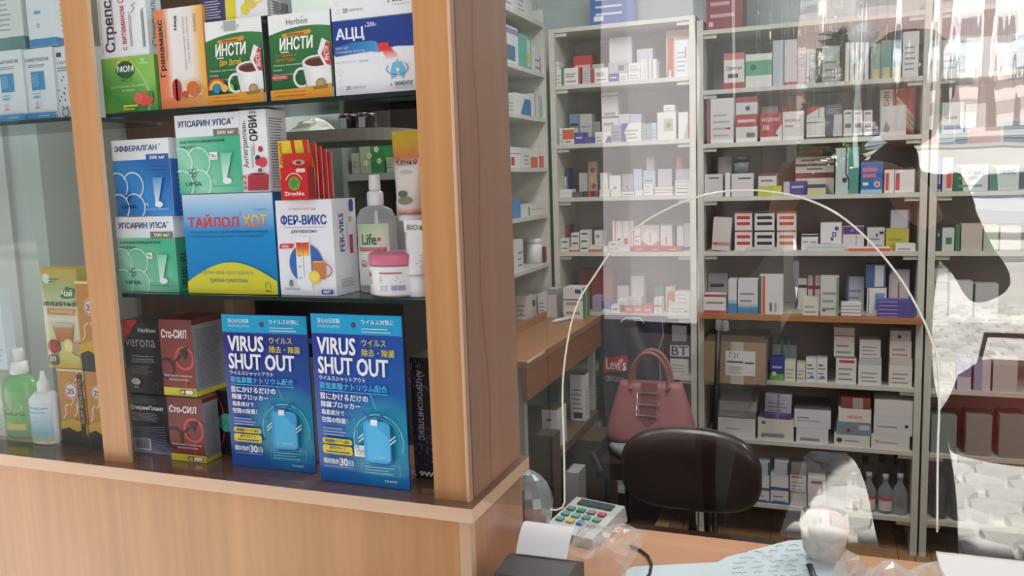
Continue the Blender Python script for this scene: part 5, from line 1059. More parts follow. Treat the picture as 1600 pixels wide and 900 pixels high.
# desk-level shelf
for a in [(926,940,463,'small mauve carton','#a49ab0',[]),(941,954.5,471,'blue-grey round-topped carton','#4a5a88',[('b',.0,.3,'#c8ccd8')]),(955.5,968,477,'small white carton',WH,[('r',.2,.3,.8,.6,'#777')]),(976,990,477,'flat red carton','#cf5a50',[('r',.2,.3,.8,.6,'#e8c0b8')]),(990.5,1004,477,'flat red carton','#cf5a50',[('r',.2,.3,.8,.6,'#e8c0b8')]),(1004.5,1020,478,'flat red carton','#cf5a50',[('r',.2,.3,.8,.6,'#e8c0b8')]),(1022,1034,466,'white carton with crossed string',WH,[('b',.45,.55,'#555'),('s',.45,.55,'#888')]),(1045,1080,475,'flat white carton with logo','#dcdad2',[('l',2),('r',.7,.2,.85,.4,'#888')])]:
    sb(c,5,a[0],a[1],a[2],a[3],a[4],a[5],dep=.06)
sb(c,5,965,982,468,'flat white carton',WH,[('l',2)],on=True,dep=.06); sb(c,5,983,1002,464,'flat pale carton','#d0ccca',[('l',2)],on=True,dep=.06)
sb(c,5,1055,1080,468,'flat white carton',WH,[('l',1)],on=True,dep=.06); sb(c,5,1055,1080,462,'flat white carton',WH,[('l',1)],on=True,dep=.06); sb(c,5,1055,1080,456,'flat white carton',WH,[('l',1)],on=True,dep=.06)
for a in [(904,922,421,'dark red carton','#7a3a3c',[('b',.5,.55,'#333')]),(923,940,421,'dark red carton','#8a4044',[]),(941,957,418,'dull red carton','#a0504e',[]),(965,983,447,'pale mauve carton','#c8bcc0',[]),(985,1006,425,'white carton with grey lid','#ccc8cc',[('b',.9,1,'#777'),('s',0,.05,'#777')]),(1022,1037,446,'green bottle-shaped carton','#4a7a5c',[]),(1040,1055,448,'orange and white carton','#d8c8c0',[('r',.2,.1,.95,.8,'#cf6a4c'),('r',.35,.25,.7,.45,'#eee')])]:
    sb(c,5,a[0],a[1],a[2],a[3],a[4],a[5],dy=.08,dep=.07)
# middle rack
c = 'middle'
sb(c,0,1103,1159,-80,'dark red box with small white print','#8a2c3c',[('r',.08,.04,.2,.1,'#d8c0c4'),('l',4,'#c8a0a8')],dep=.2)
sb(c,1,1131,1163,83,'white and red box with wavy lid','#dcd8d8',[('b',0,.17,RD),('r',.2,.3,.7,.42,'#444'),('t','Оритэп',.12,.5,.88,.64,'#333'),('b',.82,1,'#c86a6c')])
sb(c,1,1165,1206,84,'white box with green cross band','#dcdedd',[('b',.35,.8,'#58a07c'),('c',.3,.6,.12,'#23603c')])
sb(c,1,1208,1225,63,'tall grey-blue box','#b9c3cc',[('s',.9,1,'#889')]); sb(c,1,1226,1245,62,'tall pinkish white box','#d4cccc',[('b',0,.06,RD)])
sb(c,1,1247,1259,74,'narrow pink box','#cfa8a4',[]); sb(c,1,1260,1274,76,'narrow grey box','#b8bcbc',[('s',.3,.4,'#667')])
for i in range(5): sb(c,1,1321+i*7.6,1327.6+i*7.6,66,'thin white upright carton',WH,[('s',.85,1,'#999')])
for i,(x,w_,cc) in enumerate(((1361,15,'#93aca0'),(1377,16,'#7fa298'),(1394,14,'#8fb0b0'))): sb(c,1,x,x+w_,(68,63,62)[i],'grey-green carton with yellow foot',cc,[('r',.2,0,.85,.28,'#cfc480')])
sb(c,1,1411,1436,49,'white upright box with grey lines','#d8dadb',[('l',5)])
sb(c,1,1285,1312,72,'pale carton behind glare','#c8ccd0',[('l',)],dy=.09)
sb(c,2,1104,1109,136,'narrow dull red box','#a05a5c'); sb(c,2,1110,1146,134,'tall white box with small red title','#dfdddb',[('r',.1,.30,.8,.34,'#a04a60'),('c',.82,.32,.06,'#b0485a'),('l',4,'#b4b2b0')],side='#c4bab8')
sb(c,2,1150,1183,198,'low white box with grey strip',WH,[('r',.5,.3,.9,.6,'#666')]); sb(c,2,1150,1183,179,'red-labelled box',RD,[('r',.08,.35,.9,.6,'#e0c8c8')],on=True); sb(c,2,1150,1183,160,'white box with blue oval','#d8d6d8',[('c',.55,.5,.12,'#3c4a90')],on=True); sb(c,2,1150,1183,150,'dull red flat box','#a0484c',[],on=True)
sb(c,2,1188,1222,177,'red box with white lettering',RD,[('b',0,.15,'#e0dcdc'),('t','МИЛДРОНАТ',.05,.68,.9,.84,'#e8dcdc'),('t','300',.1,.4,.42,.58,'#e8dcdc'),('p',[(.7,.3),(1,.0),(1,.6)],'#e0dcdc')])
sb(c,2,1223,1256,174,'white box with red lettering',WH,[('t','МИЛДРОНАТ',.08,.62,.85,.74,RD),('r',.1,.45,.5,.52,'#999')])
sb(c,2,1260,1289,192,'flat white box',WH,[('b',0,.12,'#555')]); sb(c,2,1260,1289,183,'flat white box',WH,[('b',0,.12,'#555')],on=True); sb(c,2,1261,1279,167,'small red and white box',WH,[('p',[(0,.2),(1,.8),(1,1),(0,1)],RD)],on=True); sb(c,2,1280,1288,168,'small white box',WH,[],on=True)
sb(c,2,1290,1316,179,'white box with dark printed flap','#c8c6ca',[('p',[(0,0),(.45,0),(.5,1),(0,1)],'#5c5866'),('b',0,.08,'#444')]); sb(c,2,1290,1316,163,'dark grey printed box','#6c6874',[('l',3,'#b8b4c0')],on=True)
for i in range(3): sb(c,2,1318+i*15.6,1331.8+i*15.6,185,'small white box with dark bar',WH,[('r',.15,.5,.85,.72,'#666'),('b',0,.08,'#777')])
for i in range(3): sb(c,2,1318+i*15.6,1331.8+i*15.6,172,'small white box with dark bar',WH,[('r',.15,.5,.85,.72,'#666')],on=True)
sb(c,2,1376,1416,165,'translucent white box with grey diamond','#cfcfce',[('p',[(.1,.15),(.2,.5),(.4,.25),(.3,.1)],'#8a8f90')],dep=.05)
sb(c,2,1375,1429,139,'red and white box with striped chevrons','#c8382c',[('p',[(0,0),(.38,0),(.38,1),(0,1)],'#e0dedc'),('t','КСИН',.12,.55,.26,.95,'#222',90)]+[('p',[(.45+.02*k,.8-.13*k),(.5+.02*k,.86-.13*k),(1,.40-.13*k),(1,.30-.13*k)],'#dcc8a0') for k in range(4)],dy=.08,dep=.07)
sb(c,2,1222,1232,165,'narrow dark red box',RD,[],dy=.09); sb(c,2,1190,1216,166,'grey box','#b4b2b4',[],dy=.09)
sb(c,3,1100,1129,272,'white box with grey front','#cdcbca',[('r',.25,.8,.8,.86,'#555')]); sb(c,3,1133,1141,270,'narrow white box',WH); sb(c,3,1143,1177,271,'white box with dark title','#cfcdd0',[('r',.3,.75,.9,.82,'#555')])
sb(c,3,1122,1143,245,'pale grey box','#b4b0b0',[],dy=.09)
sb(c,3,1184,1221,291,'flat yellow-green box','#b8bf4c'); sb(c,3,1185,1213,271,'white box with dull red top','#d4d0ca',[('b',.8,1,'#8a3c44'),('r',.12,.35,.8,.5,'#777')],on=True)
sb(c,3,1224,1233.5,284,'small mauve box','#b8b4c4'); sb(c,3,1234,1260.5,283,'deep blue box','#3c3f88',[('r',.1,.5,.8,.66,'#a8acd0')]); sb(c,3,1261.5,1290,285,'yellow and navy box','#c8c48c',[('b',.55,.85,'#444a80')])
for i,(yt,dl) in enumerate(((270,[('b',.75,1,'#7a3a40'),('r',.3,.2,.8,.35,'#666')]),(256,[('b',.75,1,'#7a3a40'),('r',.3,.35,.7,.5,'#444')]),(242,[('b',.8,1,'#5c5054'),('r',.15,.3,.8,.5,'#666')]))): sb(c,3,1243,1303,yt,'wide white box with dull red stripe','#cfccc6',dl,dy=.08,on=i>0)
sb(c,3,1306,1342,231,'tall teal and white box with dark cable','#b8c8c4',[('s',.55,1,'#4f9484'),('r',.3,.25,.5,.35,'#333'),('p',[(.42,1),(.5,1),(.48,.45),(.62,.3),(.60,.1),(.54,.1),(.56,.28),(.42,.44)],'#3a3a3c')])
sb(c,3,1345,1379,253,'bright blue box with red title','#2f6cae',[('r',.08,.68,.75,.82,'#c8788c'),('r',.08,.5,.7,.62,'#c8788c'),('r',.1,.25,.35,.35,'#e8e8f0'),('c',.76,.28,.14,'#e4dcdc'),('c',.76,.28,.08,RD),('b',.0,.12,'#9ac0e0')])
sb(c,3,1382,1397,265,'white box with red panel',WH,[('r',.1,.1,.45,.85,'#b84a58')]); sb(c,3,1398,1429,265,'white box with red panel',WH,[('r',.04,.1,.25,.85,'#b84a58'),('c',.3,.95,.12,'#eee')]); 
sb(c,4,1110,1138,341,'leaning white box with faint red stripe','#cfc8c6',[('b',.15,.25,'#c08a84'),('c',.2,.2,.08,'#a05050')],tilt=4)
for lv in (0,1):
    for i,(x,cc,nm) in enumerate(((1148,'#b83a34','red'),(1179,'#2b2b34','black'),(1214,'#c4583c','orange'))): sb(c,4,x,x+(27,31,30)[i],(360,331)[lv],'white box with two %s bars' % nm,'#d8d6d4',[('r',.12,.6,.88,.76,cc),('r',.12,.28,.88,.44,cc),('b',.92,1,cc)],dy=.03,on=lv == 1)
sb(c,4,1166,1222,386.5,'flat grey-white sachet box','#c4c8c8',[('l',1)],dep=.016)
sb(c,4,1252,1278,367,'white box with dark lid',WH,[('b',.88,1,'#3a3636'),('r',.1,.5,.4,.58,'#888'),('r',.55,.5,.9,.58,'#888')],dy=.03)
sb(c,4,1262,1319,386.5,'flat white-green box','#c8d0d0',[],dep=.018); sb(c,4,1264,1318,381.5,'flat white-blue box','#ccd6dc',[],on=True,dep=.018)
sb(c,4,1282,1315,348,'white box with violet squares',WH,[('r',.68,.72,.86,.86,PU),('r',.55,.5,.75,.66,PU),('c',.65,.58,.05,'#eee'),('r',.48,.36,.62,.48,PU),('r',.1,.2,.5,.26,'#777')],dy=.03)
sb(c,4,1316,1350,354,'violet-topped white box','#d4d2d4',[('b',.68,1,'#5a3f74'),('c',.45,.84,.08,'#a878b0'),('s',.02,.05,'#888'),('s',.63,.66,'#888')],dy=.03)
sb(c,4,1325,1390,385.5,'flat orange-edged white box',WH,[('b',0,.6,'#cf6034')],dep=.018)
sb(c,4,1355,1382,356,'grey-white box with dark mark','#c8c6c8',[('r',.5,.6,.6,.75,'#333'),('r',.7,.72,.95,.84,'#333'),('l',2)],dy=.03)
sb(c,4,1384,1420,357,'yellow box','#b8b040',[('l',2,'#98923a')],dy=.03); sb(c,4,1392,1421,328,'pale grey box with violet edge','#b4b2b6',[('s',.9,1,'#6a5a8a')],dy=.03,on=True)
sb(c,4,1399,1430,380,'flat white box','#dcdcda',[('l',1)],dep=.018)
# orange board
def pouch(o): return o
sb(c,5,1100,1134,460,'white box with pink frame',WH,[('b',.0,.14,'#b8486c'),('b',.86,1,'#b8486c'),('r',.1,.5,.9,.6,'#888')]); sb(c,5,1106,1137,427,'grey printed box','#b4b2b8',[('r',.1,.6,.8,.7,'#555'),('c',.55,.3,.08,'#333')],dy=.09)
sb(c,5,1138,1151,437,'white pouch with blue foot','#d0d2d6',[('b',0,.3,'#3f86b4'),('b',.3,.4,'#9ac0d4')],kind='medicine_pouch'); sb(c,5,1153,1184,437,'large white pouch with blue foot','#d0d2d6',[('b',0,.2,'#3f86b4'),('b',.2,.28,'#9ac0d4'),('l',3)],kind='medicine_pouch')
sb(c,5,1186,1223,431,'white pack with green edge and orange stripe','#d4d6d4',[('s',0,.1,'#3f6a58'),('s',.14,.26,'#cf5a40'),('r',.45,.08,.55,.3,'#667'),('r',.65,.08,.75,.3,'#99a')],kind='medicine_pouch')
sb(c,5,1254,1279,466,'cream white box','#d6d4c8',[('l',2)]); sb(c,5,1247,1261,435,'white box with dark stripe',WH,[('b',.7,.8,'#5a3c44')],dy=.09); sb(c,5,1262.5,1281,430,'white box with red cross bands',WH,[('s',.4,.6,'#a84048'),('b',.6,.7,'#a84048'),('r',.3,.2,.8,.3,'#3c4a90')],dy=.09)
sb(c,5,1282,1311,433,'white-green pouch with navy disc','#c8ccc6',[('s',.85,1,'#7a9a80'),('c',.2,.15,.1,'#2c3f74'),('l',3)],kind='medicine_pouch')
for i in range(4): sb(c,5,1314,1345,489.5-5.2*i,'flat white box',WH,[('b',0,.2,'#777')],on=i>0,dep=.06)
sb(c,5,1322,1350,432,'pale pouch with blue side','#b8bcc6',[('s',0,.15,'#4a5a90'),('l',3)],dy=.09,kind='medicine_pouch')
sb(c,5,1355,1385,450,'white box with blue window',WH,[('r',.4,.15,.9,.8,'#6aa0c4'),('s',.05,.1,'#557')],dy=.03); sb(c,5,1353,1384,413,'blue and white box','#46628c',[('r',.45,.05,.9,.95,'#c8ccd0')],dy=.03,on=True)
sb(c,5,1389,1421,421,'white box with slanted red print','#c4c0bc',[('r',.45,.2,.52,.7,'#a04048'),('p',[(0,1),(.2,1),(0,.85)],'#666')],dy=.06)
for i in range(5): sb(c,5,1371,1427,494-6.1*i,'flat violet box','#5a4c9c',[('r',.03,.5,.55,.7,'#b8b0dc')],on=i>0,dep=.06)
# carton shelf
sb(c,6,1203,1225,560,'blue box with green foot','#2f3c94',[('b',0,.3,'#6ab04a'),('c',.3,.3,.16,'#dfe4f0'),('r',.15,.55,.85,.65,'#a8b0dc')]); sb(c,6,1226,1243,565,'white box','#dcdad0',[('l',3)]); sb(c,6,1245,1258,568,'white box','#d8d6cc',[('l',3)])
for x in (1259,1276): sb(c,6,x,x+16.5,561,'white box with small blue mark','#dedee0',[('r',.15,.7,.6,.76,'#555'),('r',.4,.2,.75,.28,'#4a80c0'),('l',3)])
sb(c,6,1207,1245,530,'teal and white box','#a8b8b6',[('b',.85,1,'#4a6a64'),('s',.35,.45,'#5a9a90'),('s',.65,.7,'#8ab0ac')],dy=.09,dep=.1)
sb(c,6,1306,1338,560,'white box with red label','#dcdad6',[('r',.15,.82,.9,.93,'#b8404a'),('l',3)]); sb(c,6,1303,1335,557,'flat grey box','#8a8886',on=True); sb(c,6,1303,1335,524,'white box with red stripe','#d8d6d2',[('b',.95,1,'#b8404a'),('l',2)],on=True); sb(c,6,1303,1335,512,'low white box','#d4d2ce',[],on=True)
sb(c,6,1341,1377,570,'white box','#dcdad8',[('l',3)]); sb(c,6,1342,1377,559,'low white-green box','#bcc4c0',on=True); sb(c,6,1343,1376,531,'white box','#dcdad8',[('l',3)],on=True)
sb(c,6,1389,1425,571,'white box','#dcd8d2',[('l',3)]); sb(c,6,1390,1425,560,'low cream box','#cfcabc',on=True); sb(c,6,1390,1424,533,'white box with red print','#d8d4d0',[('l',2,'#b08a88')],on=True); sb(c,6,1391,1423,517,'white-grey box','#c4c4c6',[('c',.45,.4,.1,'#444')],on=True)
# lower shelf
sb(c,7,1122,1180,652,'large white box with black slots','#dfdedc',[('b',.97,1,'#333'),('r',.2,.4,.6,.45,'#999')],dep=.2); sb(c,7,1118,1180,642,'stack of grey leaflets','#8f8f94',[('l',3,'#c8c8cc')],on=True,dep=.2); sb(c,7,1124,1182,627,'pale grey flat box','#c0c0c4',[],on=True,dep=.2)
sb(c,7,1184,1240,655,'large cream box with black logo','#dcdad0',[('r',.1,.75,.22,.88,'#777'),('c',.14,.2,.05,'#222'),('r',.2,.17,.5,.23,'#222'),('l',1)],dep=.2); sb(c,7,1193,1234,617,'silver and violet pack','#b4b2c4',[('b',0,.25,'#5a4c94'),('s',.45,.55,'#8a88a8'),('l',4,'#7a78a0')],on=True,dep=.05,tilt=2,kind='medicine_pouch')
sb(c,7,1244,1294,669,'large white box','#d8dae0',[('l',1)],dep=.2); sb(c,7,1241,1298,640,'large white box with grey print','#d6d8de',[('r',.08,.5,.4,.56,'#777'),('r',.08,.35,.7,.4,'#999')],on=True,dep=.2,top='#5f6066')
sb(c,7,1303,1359,680,'white box with oval logo','#dddcd8',[('c',.15,.5,.08,'#444'),('r',.3,.4,.7,.55,'#aaa')],dep=.2); sb(c,7,1307,1361,660,'grey-blue box','#7f92a0',[('r',.65,.45,.95,.8,'#c8ccd0'),('r',.3,.2,.4,.5,'#8a4448')],on=True,dep=.2); sb(c,7,1310,1361,639,'white box with orange lettering','#dedcd8',[('t','НЕОХОЛ',.28,.25,.72,.5,'#c85a34')],on=True,dep=.2); sb(c,7,1314,1360,622,'orange-brown flat box','#8a4434',[('s',.4,.75,'#a89c98')],on=True,dep=.18)
sb(c,7,1361,1421,680,'white box with worn corner','#dcdad6',[('r',.1,.4,.2,.6,'#aaa'),('r',.22,.4,.7,.5,'#aaa')],dep=.2); sb(c,7,1365,1427,651,'wide white box with dark oval','#d8d8da',[('r',.1,.4,.6,.46,'#888'),('c',.85,.5,.05,'#333')],on=True,dep=.2); sb(c,7,1366,1427,626,'wide white box','#dad8d4',[],on=True,dep=.2)
# floor-level shelf
for i,x in enumerate((1174,1204)):
    sb(c,8,x,x+28,764,'white box with blue rim','#dcdee2',[('b',0,.15,'#2f5a94'),('b',.9,1,'#2f5a94'),('l',2)]); sb(c,8,x,x+28,742,'white box with blue rim','#dcdee2',[('b',.0,.1,'#2f5a94'),('b',.85,1,'#c8d4e0')],on=True); sb(c,8,x+6,x+28,722,'pale blue-edged box','#b8c0c8',[('s',.9,1,'#2f4a84')],on=True)
sb(c,8,1235,1260,770,'pale grey box','#c0bcba'); sb(c,8,1234,1259,743,'white box with red foot','#d0ccca',[('b',0,.06,'#a83a44'),('r',.1,.85,.8,.95,'#a86068'),('l',3)],on=True); sb(c,8,1236,1259,726,'brown-grey box','#8a8280',on=True)
sb(c,8,1262,1290,772,'pale box','#c4c0be'); sb(c,8,1262,1289,748,'white box with red label','#d0ccca',[('r',.2,.65,.85,.85,'#a84048')],on=True)
# right rack
c = 'right'
sb(c,1,1464,1500,62,'pale grey box','#c4c8ca',[('l',)]); sb(c,1,1510,1550,58,'pale box','#c8c8ca')
sb(c,2,1452,1463,159,'green upright box','#2f8050'); sb(c,2,1464,1506,160,'white-green box','#cdd6d0',[('l',2),('r',.1,.1,.9,.2,'#8a6aa0')]); sb(c,2,1509,1540,162,'pale box','#c8ccc8')
sb(c,3,1451,1471,242,'blue lantern-shaped box with white bear','#3a3f9c',[('b',0,.06,'#c8c080'),('p',[(.25,.2),(.4,.48),(.7,.5),(.8,.2)],'#c8c8d8'),('r',.1,.6,.7,.7,'#5a7ac0')]); sb(c,3,1473,1489,246,'red and clear pack','#d0ccca',[('r',.4,.1,.9,.6,'#cf5a44')]); sb(c,3,1491,1544,257,'white and green box with dark lettering','#cfd8d0',[('p',[(0,0),(.28,0),(.2,.9),(.0,1)],'#2c6a48'),('t','ЛИНЕКС',.32,.62,.88,.82,'#2a3c3a'),('l',2)]); sb(c,3,1548,1592,258,'second white and green lettered box','#cfd8d0',[('p',[(0,0),(.28,0),(.2,.9),(.0,1)],'#3c7a58'),('t','ЛИНЕКС',.32,.62,.88,.82,'#2a3c3a')])
sb(c,4,1451,1471,355,'dark green box','#2c4440',[('r',.3,.6,.6,.75,'#a8b8b0')]); sb(c,4,1472,1491,357,'white box with green square','#c8d0ca',[('r',.3,.3,.8,.6,'#3a7a4c')]); sb(c,4,1493,1500,352,'narrow green box','#4a7a4c'); sb(c,4,1502,1535,350,'beige box','#c4bcae'); sb(c,4,1537,1560,352,'pale green box','#b8c4b0'); sb(c,4,1563,1595,354,'pale box','#c8c8c4')
sb(c,5,1452,1480,452,'white-grey box','#c4c4c4',[('b',.5,.55,'#6a7a70')]); sb(c,5,1452,1480,420,'pale grey-green box','#b4bab4',[('b',.3,.35,'#4a5a50')],on=True); sb(c,5,1484,1520,440,'white box','#cfcfce'); sb(c,5,1524,1560,444,'pale box','#c4c4c2')
sb(c,6,1452,1468,571,'grey box','#9c9894'); sb(c,6,1470,1493,570,'pale rounded pack','#b8b2ae',[('l',2)]); sb(c,6,1496,1518,558,'violet and white box','#8c8cb4',[('b',0,.4,'#c8c8d0')]); sb(c,6,1522,1548,562,'violet and white box','#9c9cb8',[('s',.5,1,'#c8c8cc')]); sb(c,6,1552,1590,560,'pale box','#c0bcba')
for x in (1455,1510,1562): sb(c,7,x,x+40,650,'grey-green box','#7f8f88',dep=.12)
for (rk, si, row), L_ in LAB.items():
    L_.sort(key=lambda q: q[0])
    for i, (x, desc, o) in enumerate(L_):
        pos = ORD[i]+' from left' if len(L_) > 1 else 'alone there'
        s_ = '%s, %s %s, %s rack %s shelf' % (desc, row, pos, rk, NI[rk][si])
        s_ = s_.replace('right rack orange', 'right rack fifth')
        ws = s_.split()
        if len(ws) > 16: s_ = '%s, %s %s, %s rack %s shelf' % (' '.join(desc.split()[:16-len(ws)+len(desc.split())]).rstrip(','), row, pos, rk, NI[rk][si])
        tag(o, s_, 'box' if 'box' in o.name else 'pouch', '%s rack %s shelf stock' % (rk, NI[rk][si]))
# bottles standing on the rack
def gbottle(px, pyt, shelf, dy, rpx, label, body, cap, lab=None, labc='#cfcac6', name='glass_bottle', band=None, rack_='middle'):
    zs = ZS if rack_ != 'corner' else ZA; zb = zs[shelf]+.0086; Yq = YF+.03+dy+.02; p = PY(px, pyt, Yq); r = rpx/1312*(Yq+.95)*.86; h = p.z-zb
    t = thing(name, label, 'bottle', (p.x, Yq, zb)); mb = MB(); mb.lathe([(r*.92,0),(r,.004),(r,h*.50),(r*.8,h*.62),(r*.36,h*.76),(r*.34,h*.86)], body, 20); mb.build('bottle_body', t)
    mb = MB(); mb.lathe([(r*.40,h*.8601),(r*.42,h*.98),(r*.36,h)], cap, 14); mb.build('cap', t)
    if lab:
        wrap(t, 'bottle_label', r, 1, h*.08, h*.45, 215, 325, lambda A: (A.R(0,0,1,1, M(labc, .5)), A.R(0,.72,1,1, M(lab, .5)), A.lines(.1,.1,.9,.6,3,'#999',.3)))
    return t
GL = clear_mat('clear_glass', '#b4bcbc', .30, .06); GLB = clear_mat('brown_glass', '#6a5048', .55, .1); GLD = clear_mat('grey_glass', '#6f7476', .45, .1)
gbottle(1276, 712, 8, .13, 14, 'brown glass bottle with orange band on floor-level shelf, left', GLB, M('#6a6460', .4), '#c8643c', '#a87a60')
gbottle(1302, 708, 8, .13, 13, 'grey glass bottle behind white boxes, second on floor-level shelf', GLD, M('#5a5a5c', .4))
for i, (x, y) in enumerate(((1334,738),(1358,738),(1384,741),(1407,740))):
    gbottle(x, y, 8, .0, 12.5, 'clear glass bottle with red-banded label, %s in front row below' % ORD[i], GL, M('#c4c8c8', .4), '#b8604c' if i < 3 else None)
for i, (x, y) in enumerate(((1352,712),(1378,710),(1401,712))):
    gbottle(x, y, 8, .09, 12, 'dark-necked glass bottle, %s in back row of floor-level shelf' % ORD[i], GLD, M('#2b2b2e', .4))
gbottle(1157, 0, 0, 0, 1, 'x', GL, GL) if False else None
for i, x in enumerate((1470,1500,1535)): gbottle(x, 716+i*2, 8, .0, 12, 'dim glass bottle, %s on floor-level shelf of right rack' % ORD[i], GLD, M('#8a8a8c', .4))
pj = PY(1158, 270, YF+.03); zz2 = max(q[4] for q in PL[('middle', 3)] if q[0] < pj.x < q[1])+.001; t = thing('dark_capped_jar', 'clear jar with dark cap on white box, middle rack third shelf', 'jar', (pj.x, YF+.045, zz2))
rj2 = 12/1312*3.45; hj = PY(1158, 245, YF+.045).z-zz2
mb = MB(); mb.lathe([(rj2,0),(rj2,.006)], M('#3a3d50', .4), 20); mb.lathe([(rj2*.85,.0062),(rj2*.85,hj*.7)], GL, 20); mb.build('jar_body', t)
mb = MB(); mb.lathe([(rj2,hj*.7+.0003),(rj2,hj)], M('#3a3d44', .4), 20); mb.build('cap', t)
# cardboard carton on the middle rack
A0 = PY(1088, 596, YF-.09); A1 = PY(1184, 600, YF-.09); cz = ZS[6]+.009; ch = PY(1135, 534, YF-.09).z-cz
t = thing('cardboard_carton', 'open brown cardboard carton with white label on the middle rack', 'carton', (A0.x+.03, YF-.09, cz)); wq = A1.x-A0.x-.0
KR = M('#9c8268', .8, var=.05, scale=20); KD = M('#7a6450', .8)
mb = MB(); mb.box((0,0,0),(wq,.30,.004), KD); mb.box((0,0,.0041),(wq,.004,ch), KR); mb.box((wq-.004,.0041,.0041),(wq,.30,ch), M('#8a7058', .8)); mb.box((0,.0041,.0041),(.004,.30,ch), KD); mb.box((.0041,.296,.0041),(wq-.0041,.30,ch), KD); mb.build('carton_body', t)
mb = MB(); mb.mesh([(0,.001,ch),(wq,.001,ch),(wq-.01,.09,ch+.012),(.01,.09,ch+.012)], [(0,1,2,3),(3,2,1,0)], KD); mb.build('flap', t)
mb = MB(); A = Art(mb, .115, .10, lambda x, z, o: (x, -o, z)); A.R(0,0,1,1, M('#d6d4d4', .6)); A.T('Г 21', .12,.72,.42,.93, '#333'); A.R(.05,.52,.6,.58, '#444'); A.T('РАМАЗИД', .05,.5,.55,.6, '#333'); A.R(.65,.5,.95,.56, '#444'); A.lines(.06,.1,.6,.42,4,'#888',.3); o = mb.build('shipping_label', t, (.085, -.001, .035))
mb = MB(); mb.box((.105,-.0009,.0),(.155,-.0001,ch), M('#b8b0a8', .3)); mb.build('packing_tape', t)

# ---------------------------------------------------------------- things on the side rack
def sx(y_px0, y_px1, si, ztp_, desc, col, dl=(), dep=.09, inset=.012):
    """box on the side rack whose shop-facing side spans photo x px0..px1"""
    X = XS-inset; a = PX(y_px0, 250, X).y; b = PX(y_px1, 250, X).y; zb = ZSD[si]+.0008; zt = PX((y_px0+y_px1)/2, ztp_, X).z
    b = min(b, ys1-.004); mb = MB(); w_ = b-a; h = max(zt-zb, .01); mb.box((-dep,0,0),(0,w_,h), M(col, .5)); A = Art(mb, w_, h, lambda x, z, o: (o, x, z)); deco(A, dl)
    o = mb.build('medicine_box', None, (X, a, zb)); tag(o, desc, 'box', 'boxes on the side rack'); return o
sx(792,810,0,-30,'white box on top board of the side rack, nearest','#d8dadc',[('l',)]); sx(814,828,0,-10,'white box on top board of the side rack, middle one','#d4d6d6',[('l',)]); sx(831,838,0,5,'white box on top board of the side rack, farthest','#d0d2d2')
sx(790,815,1,43,'tall white-blue box on side rack first shelf','#d4d8dc',[('r',.3,.1,.8,.5,'#4a7a94'),('b',.8,.95,'#8a90a0')]); sx(818,835,1,58,'teal box on side rack first shelf','#6ab4a8',[('r',.6,.1,.9,.9,'#c8d4d0'),('r',.55,.2,.8,.5,'#b8c850')]); sx(839,858,1,79,'white box at far end of side rack first shelf','#d4d6d8',[('r',.8,.05,.9,.7,'#334'),('l',2)])
sx(795,806,2,150,'pale box nearest on side rack second shelf','#ccd0cc',[('l',)]); sx(808,832,2,148,'white box with blue wedge, side rack second shelf','#d8dadc',[('p',[(.3,0),(1,0),(1,.8),(.6,.8)],BL)]); sx(834,844,2,148,'narrow white box with red line, side rack second shelf','#d4d4d4',[('s',.4,.5,'#b05050')]); sx(847,858,2,152,'pale teal box, side rack second shelf','#9ac0bc',[('l',2)])
sx(797,814,3,230,'white and red box nearest on side rack third shelf','#d8d8d8',[('b',.66,.7,RD),('r',.1,.1,.4,.5,RD)]); sx(818,828,3,231,'white-green box on side rack third shelf','#ccd2cc',[('l',)]); sx(829,840,3,234,'orange-footed white box, left of its twin, side rack','#dcd8d4',[('b',0,.6,OR)]); sx(842,855,3,232,'orange-footed white box, right of its twin, side rack','#dcd8d4',[('b',0,.6,OR)])
sx(801,811,4,312,'blue box on side rack fourth shelf','#4a8ac0',[]); sx(813,826,4,324,'white-green box, nearest of three on side rack fourth shelf','#d4d8d0',[('s',.8,1,'#6a9a5a')]); sx(828,848,4,318,'white box on side rack fourth shelf','#d6d8d4',[('b',.5,.55,'#888')]); sx(850,858,4,308,'white and red box at far end, side rack fourth shelf','#d4d0ce',[('s',.4,.5,'#a05050')])
sx(803,813,5,375,'white box nearest on side rack lowest shelf','#d8d8d6',[('l',)]); sx(849,861,5,385,'dark red box at end of side rack lowest shelf','#7a3c44',[])
X = XS-.06; p = PX(835, 418, X); rjj = .036; t = thing('pill_jar', 'white pill jar on lowest shelf of side rack', 'jar', (X, p.y, ZSD[5]+.0008)); hh_ = PX(835, 372, X).z-ZSD[5]
mb = MB(); mb.lathe([(rjj,0),(rjj,hh_*.7),(rjj*.85,hh_*.78)], WP, 20); mb.build('jar_body', t); mb = MB(); mb.lathe([(rjj*.9,hh_*.7802),(rjj*.9,hh_)], WP, 20); mb.build('lid', t)

